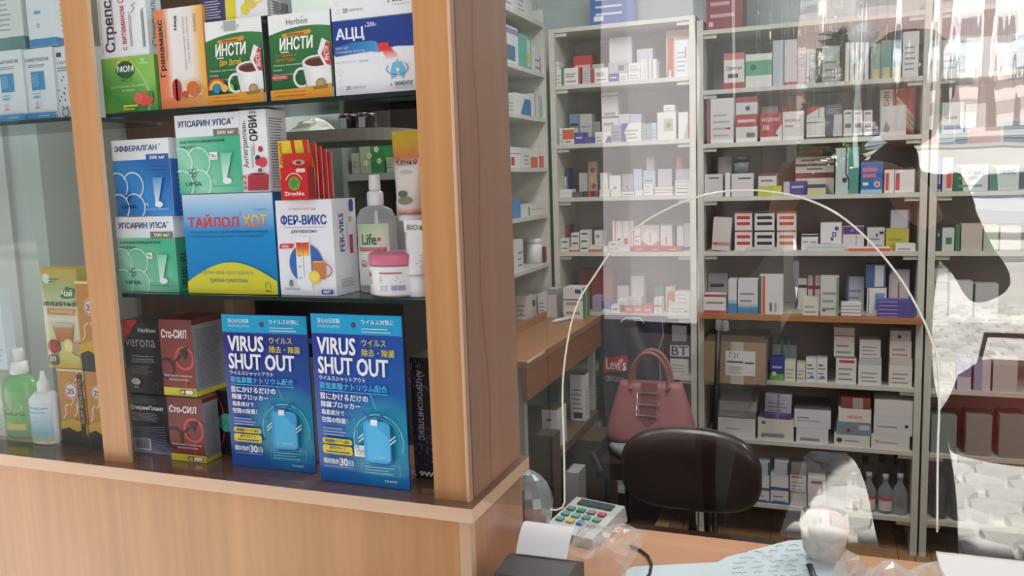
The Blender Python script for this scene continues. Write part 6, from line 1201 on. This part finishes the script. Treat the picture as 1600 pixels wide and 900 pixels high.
# ---------------------------------------------------------------- desk along the left
ZD = .925; XD = PZ(880, 530, ZD).x; YD0, YD1 = 1.52, min(PZ(950, 487, ZD).y, YF-.06); ZAP = PX(850, 608, XD).z
t = thing('side_desk', 'long worn wooden desk with deep front board along left side', 'desk', (XD, YD0, 0))
for nm, a, b, mm in (('desktop', (-1.41, YD0, ZD-.022), (XD, YD1, ZD), DESK), ('edge_strip', (XD+.0002, YD0, ZD-.005), (XD+.003, YD1-.75, ZD+.001), M('#d8d2c8', .7, var=.2, scale=60)), ('front_board', (XD-.02, YD0, ZAP), (XD-.002, YD1, ZD-.0225), APRON), ('leg', (XD-.05, YD1-.05, 0), (XD-.022, YD1-.02, ZD-.023), M('#b8b2aa', .6)), ('leg', (XD-.05, YD0+.02, 0), (XD-.022, YD0+.05, ZD-.023), M('#b8b2aa', .6)), ('shelf_rail', (XS+.012, 1.55, ZD+.0005), (XS+.026, PX(852, 478, XS+.02).y, ZD+.03), DESK)):
    mb = MB(); mb.box(a, b, mm); rel(mb.build(nm), t)
def deskbox(px0, px1, pyb, pyt, label, col, dl=(), dep=.08, z=ZD, sdl=(), side=None):
    """front face spans px0..px1; Y found from the base line on the desk"""
    y = min(PZ(px1, pyb, z).y, YD1-dep-.006); a = PY(px0, pyb, y).x; b = PY(px1, pyb, y).x; h = PY(px0, pyt, y).z-z; mb = MB(); mb.box((0,0,0),(b-a,dep,h), M(col, .5), side=M(side, .5) if side else None); deco(front_art(mb, b-a, h), dl); deco(side_art(mb, b-a, dep, h), sdl)
    o = mb.build('medicine_box', None, (a, y, z+.0008)); tag(o, label, 'box', 'boxes on the desk'); return o
deskbox(881,911,487,450,'white box pair with green sides on desk corner',WH,[('r',.6,.82,.9,.95,'#3a4470'),('b',.60,.64,'#555'),('l',2,'#b08a8a')],side='#4f8f4c',dep=.10,sdl=[('s',.45,.55,'#cfe0c8')])
deskbox(806,824,500,463,'white box nearest the post on desk','#d4d2d0',[('l',),('r',.4,.2,.6,.3,'#c66')]); deskbox(827,839,490,462,'grey-white box on desk behind nearest one','#bcb8b6',[('r',.3,.5,.8,.8,'#444')]); deskbox(841,853,481,460,'white box with printed front on desk','#d6d4d2',[('l',4)],dep=.1); deskbox(856,870,478,452,'pale box with lid near desk corner','#c4c2c4',[('b',.8,1,'#999')])
p = PZ(862, 503, ZD+.008); q = PZ(895, 496, ZD+.008); t = thing('white_tube', 'small white ointment tube lying on the desk', 'tube', (p.x, p.y, ZD+.0088)); mb = MB(); d_ = q-p; mb.tube([(0,0,0), tuple(d_*.12), tuple(d_*.13), tuple(d_)], [.003,.0035,.008,.0078], M('#dcdad8', .4), 10); mb.build('tube_body', t)
# boxes below the desk
def ubox(px1, pyb, px0, pyt, X, label, col, dep, dl=(), sdl=(), name='storage_box', top=None, side=None, floor=None):
    """near right vertical edge at px1 on plane X; front face runs left to px0"""
    e = PX(px1, pyb, X); y = e.y; zt = PX(px1, pyt, X).z; zb = e.z if floor is None else floor; a = PY(px0, pyb, y).x; mb = MB(); w_ = X-a; h = zt-zb
    mb.box((0,0,0),(w_,dep,h), M(col, .6), side=M(side, .6) if side else None, top=M(top, .7) if top else None); deco(front_art(mb, w_, h), dl); deco(side_art(mb, w_, dep, h), sdl)
    o = mb.build(name, None, (a, y, zb)); return tag(o, label, 'box')
XU = XD-.01; KB = '#5f4a3e'
base_z = PX(916, 657, XU).z
tb2 = thing('low_shelf', 'low brown shelf board with boxes under the desk', 'shelf', (XU-.3, 1.85, base_z-.03))
mb = MB(); mb.box((-.05,-.08,0),(.31,.53,.029), M('#6a5040', .7)); mb.build('board', tb2)
for yy in (-.05,.45): mb = MB(); mb.box((.0,yy,-(base_z-.03)),(.25,yy+.03,-.0005), M('#6a5040', .7)); mb.build('support', tb2)
ubox(915,657,892,585,XU,'white printed box standing upright under the desk','#e2e2e4',.06,[('l',6,'#8a8a90'),('r',.2,.05,.8,.18,'#333')],[('l',8,'#9a9aa0')],top=KB,floor=base_z)
ubox(933,640,918,583,XU-.045,'second white printed box farther under the desk','#dcdcde',.05,[('l',3)],[('l',4)],top=KB,floor=base_z)
ubox(872,700,848,640,XU,'white box with red label and black arc under desk','#e4e2e1',.11,[('b',.18,.42,'#c04a40'),('t','Доктор',.1,.22,.9,.38,'#f0e8e4'),('r',.3,.72,.6,.76,'#333')],[('l',8,'#a8a8ac')],top=KB,floor=base_z)
ubox(866,762,815,680,XD+.03,'closed dark brown cardboard carton under the desk','#5f4a3e',.08,[('b',.7,.72,'#3a2c24')],top='#54423a',name='cardboard_carton',floor=0)
ubox(945,730,895,690,XD+.10,'brown folded cardboard carton beside the dark chair','#513e34',.2,name='cardboard_carton',top='#5c4a40',floor=0)
ubox(905,795,884,738,XD+.03,'white leaflet box standing on floor near the chair','#d8dce0',.10,[('r',.3,.3,.7,.33,'#777')],[('l',9,'#88898c')],name='storage_box',floor=0)

# ---------------------------------------------------------------- bags and chairs
# dark shopping bag with red patch hung from the corner rack
YB = YF-.03; a = PY(943, 660, YB); b = PY(1044, 660, YB); tp = PY(990, 492, YB).z; bt = PY(960, 668, YB).z
t = thing('shopping_bag', 'dark navy shopping bag with red patch hanging at corner rack', 'bag', (a.x, YB-.02, bt)); wq = b.x-a.x; hq = tp-bt
mb = MB(); nx, nz = 16, 20; NV = M('#33374a', .35, var=.15, scale=14)
def bagf(u, v, s_): return (u*wq+.01*sin(v*9+u*4)*(1 if u in (0, 1) else .4), s_*(.004+.026*sin(pi*u)*min(1, (1-v)*1.6+.15))+.006*sin(u*17+v*11)*sin(pi*u), v*hq)
for s_ in (-1, 1):
    vs = [bagf(i/nx, j/nz, s_) for j in range(nz+1) for i in range(nx+1)]; fs = [(j*(nx+1)+i, j*(nx+1)+i+1, (j+1)*(nx+1)+i+1, (j+1)*(nx+1)+i) for j in range(nz) for i in range(nx) if not (s_ and .35 < i/nx < .68 and j == nz-2)]
    mb.mesh(vs, fs if s_ < 0 else [f[::-1] for f in fs], NV, True)
mb.build('bag_body', t)
def patch(nm, u0, v0, u1, v1, fn):
    mb = MB(); A = Art(mb, wq, hq, lambda x, z, o: (x, bagf(x/wq, z/hq, -1)[1]-.0035-o, z)); n = 8
    fn(A); return mb.build(nm, t)
def f_red(A):
    for i in range(8): u0 = .05+.38*i/8; A.mb.face([A.P(u0,.50+.035*i/8),A.P(u0+.0475,.50+.035*(i+1)/8),A.P(u0+.0475,.63+.035*(i+1)/8),A.P(u0,.63+.035*i/8)], M('#a8282c', .5))
    A.k = 14; A.T('Levi’s', .09,.535,.41,.635, M('#d8d4d4', .5), .02)
patch('logo_patch', 0,0,1,1, f_red); patch('lettering', 0,0,1,1, lambda A: A.T('ORIGINAL', .08,.43,.40,.48, M('#b8b8c0', .5), .01))
mb = MB(); mb.tube([(wq*.33,-.012,hq*.95),(wq*.4,-.016,hq*.985),(wq*.62,-.016,hq*.985),(wq*.68,-.012,hq*.94)], .003, M('#c8c8cc', .4)); mb.build('handle', t)
mb = MB(); mb.tube([(wq*.95,-.02,hq),(wq*.97,-.025,hq*.85),(wq*.90,-.028,hq*.72),(wq*.93,-.03,hq*.5),(wq*.88,-.032,hq*.35)], .0016, M('#c8c8cc', .5), 5); mb.build('cord', t)
# items right of the bag
for (x0, x1, yb, yt, lab, col, dl) in ((1047,1076,590,560,'white flat box below the violet lettered box','#cfcbce',[('l',3)]), (1047,1077,559,534,'violet box with big white letters beside shopping bag','#4a3a6c',[('r',0,.12,1,.8,'#cfcbd0'),('t','BT',.08,.18,.92,.74,'#4a4458')]), (1050,1073,533,508,'grey box above violet lettered box','#8f8b90',[('l',2)])):
    Yq = YF+.02; a = PY(x0, yb, Yq); b = PY(x1, yb, Yq); a.z = max(a.z, ZA[6]+.010); h = PY(x0, yt, Yq).z-a.z; mb = MB(); mb.box((0,0,0),(b.x-a.x,.15,h-.001), M(col, .5)); deco(front_art(mb, b.x-a.x, h), dl); o = mb.build('medicine_box', None, (a.x, Yq, a.z)); tag(o, lab, 'box')
# support block under them is the rack's own lower shelf: drop stack onto it
Yq = YF+.02; a = PY(1047, 590, Yq); mb = MB(); zl_ = ZA[6]+.009; b = PY(1076, 590, Yq)
if a.z-zl_ > .01: mb.box((0,0,0),(b.x-a.x,.15,a.z-zl_-.001), M('#c8c4c6', .5)); o = mb.build('medicine_box', None, (a.x, Yq, zl_)); tag(o, 'white box at bottom of stack beside the shopping bag', 'box')
# dark chair with pale pad carrying the handbag
YH = 1.95; p = PY(1010, 684, YH); zc_ = p.z; sx0 = PY(945, 690, YH-.05).x; sx1 = PY(1100, 690, YH-.05).x
t = thing('office_chair', 'dark brown chair with pale cushion holding the pink handbag', 'chair', ((sx0+sx1)/2, YH, 0)); BRN = M('#2f2422', .45); hw = (sx1-sx0)/2
mb = MB(); mb.box((-hw,-.18,zc_-.10),(hw,.22,zc_-.042), BRN); mb.build('seat', t)
mb = MB(); mb.lathe([(.10,zc_-.0415),(.165,zc_-.038),(.17,zc_-.015),(.16,zc_-.004),(.12,zc_-.001)], M('#8e9aa4', .9, var=.1, scale=60), 24); mb.build('cushion', t)
mb = MB(); mb.tube([(-hw+.02,-.2,zc_-.07),(-hw-.005,-.19,zc_-.02),(-hw-.005,.15,zc_-.02),(-hw+.02,.2,zc_-.07)], .014, M('#1f1b1b', .4)); mb.build('armrest', t)
for sx_ in (-1, 1):
    for sy in (-1, 1): mb = MB(); mb.tube([(sx_*(hw-.03), .02+sy*.15, zc_-.101), (sx_*(hw-.02), .02+sy*.19, .0)], .012, M('#1f1b1b', .4)); mb.build('leg', t)
# pink handbag
wb = PY(1089, 672, YH).x-PY(950, 672, YH).x; hb2 = PY(1010, 597, YH).z-zc_; PK = M('#9c5c62', .55, var=.05, scale=20); PKD = M('#75393f', .5)
t = thing('handbag', 'dusty pink handbag with silver double buckle on the chair', 'bag', (PY(1018, 684, YH).x, YH, zc_+.0005))
vs = []; n = 40; rings = 12
for j in range(rings+1):
    v = j/rings; w2 = wb/2*(1-.32*v**1.3)*(1-.06*(v < .08)); d2 = .075*(1-.72*v)+.006
    for i in range(n):
        a = 2*pi*i/n; ca, sa = cos(a), sin(a); e = .45; vs.append((w2*abs(ca)**e*(1 if ca > 0 else -1), d2*abs(sa)**e*(1 if sa > 0 else -1), hb2*v))
mb = MB(); mb.mesh(vs, [(j*n+i, j*n+(i+1)%n, (j+1)*n+(i+1)%n, (j+1)*n+i) for j in range(rings) for i in range(n)]+[tuple(reversed(range(n))), tuple(rings*n+i for i in range(n))], PK, True); mb.build('bag_body', t)
for s_ in (-1, 1):
    yq = s_*.028; pts = [(-wb*.20,yq-.012*(s_ < 0),hb2*.90)]+[(wb*.215*cos(rad(180-a)), yq, hb2*.98+wb*.36*sin(rad(a))) for a in range(0, 181, 15)]+[(wb*.20,yq-.012*(s_ < 0),hb2*.90)]
    mb = MB(); mb.tube(pts, .0075, M('#8f5a52', .5)); mb.build('handle', t)
mb = MB(); s0 = wb*.09
def fy(z): return -(.075*(1-.72*z/hb2)+.006)-.003
zz3 = [hb2*1.02, hb2*.8, hb2*.6, hb2*.42]; 
for za, zb3 in zip(zz3, zz3[1:]): mb.face([(-s0,fy(zb3),zb3),(s0,fy(zb3),zb3),(s0,fy(za),za),(-s0,fy(za),za)], PKD)
mb.face([(-s0,fy(hb2*.42),hb2*.42),(0,fy(hb2*.3),hb2*.3),(s0,fy(hb2*.42),hb2*.42)][:3], PKD); mb.build('strap', t)
SV = M('#c9c9cc', .2, .9); mb = MB(); s1 = wb*.125
for z3, z4 in ((hb2*.86, hb2*.66), (hb2*.66, hb2*.48)): mb.tube([(-s1,fy(z3)-.004,z3),(s1,fy(z3)-.004,z3),(s1,fy(z4)-.004,z4),(-s1,fy(z4)-.004,z4),(-s1,fy(z3)-.004,z3)], .0028, SV, 6)
mb.build('buckle', t)
# brown chair back (near)
YK = 1.42; c_ = PY(1080, 733, YK); hw = (PY(1189, 730, YK).x-PY(973, 730, YK).x)/2; hh2 = (PY(1080, 668, YK).z-PY(1080, 797, YK).z)/2
t = thing('swivel_chair', 'dark brown leather swivel chair with wide oval backrest', 'chair', (c_.x, YK, 0)); LT = M('#35241f', .35, var=.12, scale=12, coat=.2)
vs = []; nr, n = 14, 48
for j in range(nr+1):
    q = j/nr*pi; r_ = sin(q)**.55 if 0 < j < nr else .0; y = -cos(q)*.045
    for i in range(n):
        a = 2*pi*i/n; ca, sa = cos(a), sin(a); e = .72; x = hw*r_*abs(ca)**e*(1 if ca > 0 else -1); z = hh2*r_*abs(sa)**e*(1 if sa > 0 else -1); vs.append((x, y-.10*(x/hw)**2*.35+.018*(1-r_), c_.z+z))
mb = MB(); mb.mesh(vs, [(j*n+i, j*n+(i+1)%n, (j+1)*n+(i+1)%n, (j+1)*n+i) for j in range(nr) for i in range(n)], LT, True); mb.build('backrest', t)
mb = MB(); mb.tube([(x, -.10*(x/hw)**2*.35-.0, c_.z+hh2*z) for x, z in [(hw*.985*cos(a)*abs(cos(a))**-.28, sin(a)*.985*abs(sin(a)+1e-6)**-.28) for a in [2*pi*i/48+.001 for i in range(49)]]], .005, M('#1f1614', .4), 6); mb.build('piping', t)
mb = MB(); mb.box((-.24,-.48,.42),(.24,-.07,.50), LT); mb.build('seat', t)
mb = MB(); mb.tube([(0,.0,c_.z-hh2*.9),(0,.03,.45),(0,-.12,.405)], .016, M('#1c1a1a', .4)); mb.build('back_bar', t)
mb = MB(); mb.tube([(0,-.28,.419),(0,-.28,.10)], .025, M('#1c1a1a', .4)); mb.build('column', t)
for i in range(5): a = 2*pi*i/5+.5; mb = MB(); mb.tube([(0,-.28,.10),(.25*cos(a),-.28+.25*sin(a),.05)], [.022,.014], M('#1c1a1a', .4)); l_ = mb.build('leg', t); mb = MB(); mb.lathe([(.024,-.012),(.026,0),(.024,.012)], M('#151515', .5), 12); w2_ = mb.build('caster', l_, (.25*cos(a),-.28+.25*sin(a),.027), rot=(pi/2,0,a))
# black post of a coat stand before the carton
YQ = 2.36; a = PY(1123, 516, YQ); b = PY(1117, 668, YQ)
t = thing('black_stand', 'thin black stand pole in front of the cardboard carton', 'stand', (b.x, YQ, 0))
mb = MB(); mb.tube([(0,0,.03),(0,0,b.z),(a.x-b.x,0,a.z)], .011, M('#17171a', .35)); mb.build('pole', t)
mb = MB(); mb.lathe([(.07,.0),(.07,.015),(.03,.03)], M('#17171a', .4), 24); mb.build('base', t)
for k, dx in enumerate((0, .028)): mb = MB(); mb.lathe([(.011,0),(.013,.004),(.012,.035),(.008,.04)], GL, 12); mb.build('clear_hook', t, (a.x-b.x+dx, -.013 if k else 0, a.z+.001))

# ---------------------------------------------------------------- things on the counter
def onC(px, py, z=ZC): return PZ(px, py, z)
# payment terminal
a = onC(850, 842); b = onC(968, 838); f_ = onC(872, 805, ZC+.03)
t = thing('payment_terminal', 'white card payment terminal with coloured keys on the counter', 'terminal', ((a.x+b.x)/2-.005, a.y+.055, ZC+.0006), rad(-12))
mb = MB(); w2 = (b.x-a.x)/2*.86; L2 = .062; body = M('#c8cccc', .35)
mb.mesh([(-w2,-L2,0),(w2,-L2,0),(w2,L2,0),(-w2,L2,0),(-w2*.94,-L2*.95,.014),(w2*.94,-L2*.95,.014),(w2*.94,L2*.95,.026),(-w2*.94,L2*.95,.026)], [(0,1,5,4),(1,2,6,5),(2,3,7,6),(3,0,4,7),(4,5,6,7),(3,2,1,0)], body); mb.build('terminal_body', t)
tl = math.atan2(.012, L2*1.9)
KC = ['#5a9a8c','#d8b84a','#4a86a8','#5a9a8c','#5a9a8c','#6aa8a0','#4a8a84','#5a9a8c','#5a9a8c','#3a9a5c','#8a8f90','#c8544a']
for r_ in range(3):
    for k_ in range(4):
        mb = MB(); mb.box((0,0,0),(.013,.010,.003), M(KC[r_*4+k_], .4)); y = -L2*.45+r_*.019; mb.build('key', t, (-w2*.8+k_*.019, y, .014+(y+L2*.95)/(L2*1.9)*.012+.0005), rot=(tl,0,0))
mb = MB(); y = L2*.55; mb.box((0,0,0),(w2*1.3,.018,.002), M('#4a5a58', .15)); mb.build('screen', t, (-w2*.65, y, .014+(y+L2*.95)/(L2*1.9)*.012+.0005), rot=(tl,0,0))
# receipt printer
a = onC(826, 905); b = onC(934, 905)
t = thing('receipt_printer', 'dark grey receipt printer with white paper curl', 'printer', ((a.x+b.x)/2, .03, ZC+.0006))
w2 = (b.x-a.x)/2; zt_ = PY(880, 872, .06).z-ZC
mb = MB(); pr = [(-.06,0),(-.06,zt_*.6),(-.03,zt_*.95),(.02,zt_),(.055,zt_*.8),(.06,0)]; n = len(pr); mb.mesh([(-w2,y,z) for y, z in pr]+[(w2,y,z) for y, z in pr], [(i,(i+1)%n,n+(i+1)%n,n+i)[::-1] for i in range(n)]+[tuple(range(n)), tuple(reversed(range(n, 2*n)))], M('#3a3638', .4)); mb.build('printer_body', t)
mb = MB(); vs = []; 
for j in range(7): q = j/6; vs += [(-w2*.78, .02+.05*q, zt_+.002+.03*sin(q*2.2)), (w2*.72, .022+.05*q, zt_+.002+.028*sin(q*2.2))]
mb.mesh(vs, [(2*j,2*j+1,2*j+3,2*j+2) for j in range(6)], M('#e6e8ec', .6), True); A = Art(mb, 1, 1, lambda x, z, o: (x, .0, z)); mb.build('paper_roll_end', t)
# clear crumpled sleeve over printer and terminal
def crumple(name, label, cx, cy, z, w2, d2, h, seed, mat_, cat='bag', n=12):
    t = thing(name, label, cat, (cx, cy, z)); rr = random.Random(seed); vs = []
    for j in range(n+1):
        for i in range(n+1):
            u, v = i/n*2-1, j/n*2-1; e = max(0, 1-max(abs(u), abs(v))**3); vs.append((u*w2+rr.uniform(-.002,.002), v*d2+rr.uniform(-.002,.002), max(.0008, h*e**.5*(.75+.25*sin(u*5+seed)*cos(v*4))+rr.uniform(-.003,.003)*e)))
    mb = MB(); mb.mesh(vs, [(j*(n+1)+i, j*(n+1)+i+1, (j+1)*(n+1)+i+1, (j+1)*(n+1)+i) for j in range(n) for i in range(n)], mat_, False); mb.build('plastic_sheet', t); return t
SLV = clear_mat('crumpled_film', '#dcdcd8', .10, .12)
p = onC(955, 850); crumple('plastic_sleeve', 'crumpled clear plastic sleeve over the payment terminal', p.x+.010, .185, ZC+.03, .050, .070, .03, 3, SLV)
p = onC(1385, 880); crumple('plastic_bag', 'crumpled clear plastic bag on counter beside handwritten sheet', p.x-.005, .11, ZC+.0008, .078, .08, .10, 8, clear_mat('bag_film', '#e4e2de', .26, .1))
# silver wrapped dome
p = PY(822, 785, .25)
t = thing('wrapped_lamp', 'silver plastic-wrapped round thing behind the case side', 'lamp', (p.x, .262, ZC+.001))
hz2 = PY(822, 735, .262).z-ZC; mb = MB(); rr = random.Random(6); r0_ = .040; prof = [(.02,0)]+[(r0_*sin(rad(18+a))*(1+rr.uniform(-.03,.03)), hz2*(1-cos(rad(18+a)*.97))/2) for a in range(0, 160, 16)]+[(.004, hz2)]
mb.lathe(prof, M('#b4b8bc', .18, .5), 18, smooth=False); mb.build('wrapped_head', t)
# cables
t = thing('cable', 'thick black cable behind the payment terminal', 'cable', tuple(onC(838, 860)))
pts = [PZ(x, y, ZC+.006) for x, y in ((826, 846), (842, 838), (862, 822), (880, 806), (905, 797), (935, 795))]; pts = [Vector((p.x, min(p.y, YC-.008), p.z)) for p in pts]
mb = MB(); mb.tube([p-t.location for p in pts], .0055, M('#1f2022', .4)); mb.build('cord', t)
t = thing('cable', 'thin black cable curving on the counter right of terminal', 'cable', tuple(onC(990, 855)))
pts = [PZ(x, y, ZC+.003) for x, y in ((985, 853), (1000, 859), (1012, 868), (1018, 882), (1015, 897), (1000, 915))]
mb = MB(); mb.tube([p-t.location for p in pts], .0022, M('#1f2022', .4)); mb.build('cord', t)
# handwritten sheet and pen
t = thing('handwritten_sheet', 'pale blue handwritten sheet lying on the counter', 'paper', tuple(onC(1150, 885)+Vector((0,0,.0008))))
out = [(978, 893), (990, 887), (1122, 880), (1135, 872), (1232, 850), (1252, 849), (1300, 862), (1330, 905), (1330, 960), (978, 960)]
cc_ = onC(1150, 885); P3 = [onC(x, y)-cc_ for x, y in out]; mb = MB(); PAP = M('#cbdde4', .6)
mb.face([(p.x, max(p.y, -.35), .001+.004*(i in (4, 5))) for i, p in enumerate(P3)][::-1], PAP); mb.face([(p.x, max(p.y, -.35), 0) for p in P3], PAP); mb.build('sheet', t)
mb = MB(); rr = random.Random(12)
for ln_ in range(7):
    x = 1150+rr.uniform(0, 15)-ln_*4; y = 882-ln_*2; 
    for wd_ in range(5):
        L_ = rr.uniform(14, 26); pts = []
        for q in range(int(L_/1.6)): pts.append(onC(x+q*1.6, 862+ln_*8-(x+q*1.6-1150)*.05+rr.uniform(-1.6, 1.6))-cc_)
        if x+L_ < 1300-max(0, 0) and (862+ln_*8) > 0 and not (ln_ == 0 and x < 1200): mb.tube([(p.x, p.y, .0062 if False else .0055) for p in pts], .00035, M('#5a6478', .6), 4)
        x += L_+rr.uniform(6, 10)
mb.build('handwriting', t)
a = onC(1265, 884, ZC+.012); b = onC(1276, 912, ZC+.012); t = thing('pen', 'dark blue pen lying on the handwritten sheet', 'pen', tuple(a)); mb = MB(); mb.tube([(0,0,0), tuple((b-a)*1.0), tuple((b-a)*3)], .0042, M('#2c3448', .35), 10); mb.build('pen_barrel', t); mb = MB(); mb.lathe([(.0046,-.001),(.0046,.001)], M('#1f2434', .3), 10); mb.build('pen_cap', t)
# white surface at right: folded paper sheet
a = onC(1462, 868); b = onC(1640, 905); t = thing('paper_pad', 'white paper pad on counter at lower right corner', 'paper', (a.x, a.y-.12, ZC+.0008)); mb = MB(); mb.box((0,0,0),(.22,.12,.006), M('#e8e6e6', .6)); mb.build('pages', t)
# pale oval dish with brown inside
yq = YC-.034; zt_ = PY(1288, 800, yq).z-ZC; xq = PY(1288, 800, yq).x
t = thing('fluffy_cup', 'white fleecy cup with brown rim and pink inside behind sheet', 'cup', (xq, yq, ZC+.0008))
mb = MB(); q_ = .032; mb.lathe([(q_*.6,0),(q_*.9,zt_*.2),(q_*1.08,zt_*.7),(q_,zt_-.002),(q_*.94,zt_)], M('#d6d2cc', .9, var=.12, scale=90), 28, sq=.8, cap=False); mb.face([(q_*.6*cos(2*pi*i/20), q_*.48*sin(2*pi*i/20), 0) for i in range(20)][::-1], M('#d6d2cc', .9)); mb.build('cup_body', t)
mb = MB(); mb.lathe([(q_*.93,zt_-.0003),(q_*.80,zt_-.004)], M('#5a4238', .7), 28, sq=.8, cap=False); mb.build('rim', t)
mb = MB(); mb.lathe([(q_*.79,zt_-.0045),(q_*.78,zt_-.0048)], M('#c8a49c', .7), 28, sq=.8); mb.build('filling', t)
# boxes standing on the pale unit behind the display
for (x0, x1, yt, lab, col, fl_) in ((550, 562, 240, 'white box left of the flower box on pale unit', '#a9b0a8', 0), (563, 601, 226, 'green box with white flowers on pale unit behind display', '#3f8a4c', 1), (604, 616, 246, 'small white box right of flower box on pale unit', '#b4bab6', 0), (617, 634, 246, 'white box beside yellow tube on pale unit behind display', '#b8beba', 0)):
    a = PY(x0, 262, 1.205); b = PY(x1, 262, 1.205); h = PY(x0, yt, 1.205).z-zz; mb = MB(); mb.box((0,0,0), (b.x-a.x, .06, h), M(col, .5)); A = front_art(mb, b.x-a.x, h)
    if fl_:
        A.R(0,0,.45,1, '#a8b89a')
        for u, v in ((.25,.35),(.4,.6),(.8,.4),(.7,.8)):
            for k in range(5): A.C(u+.07*cos(k*1.257), v+.07*sin(k*1.257), .045, '#e4e8dc', n=8); A.k -= 1
            A.k += 1; A.C(u, v, .035, '#d8c84a', n=8)
    else: A.lines(.15,.3,.8,.7,2,'#7a807c',.3)
    o = mb.build('medicine_box', None, (a.x, 1.205, zz+.0008)); tag(o, lab, 'box')
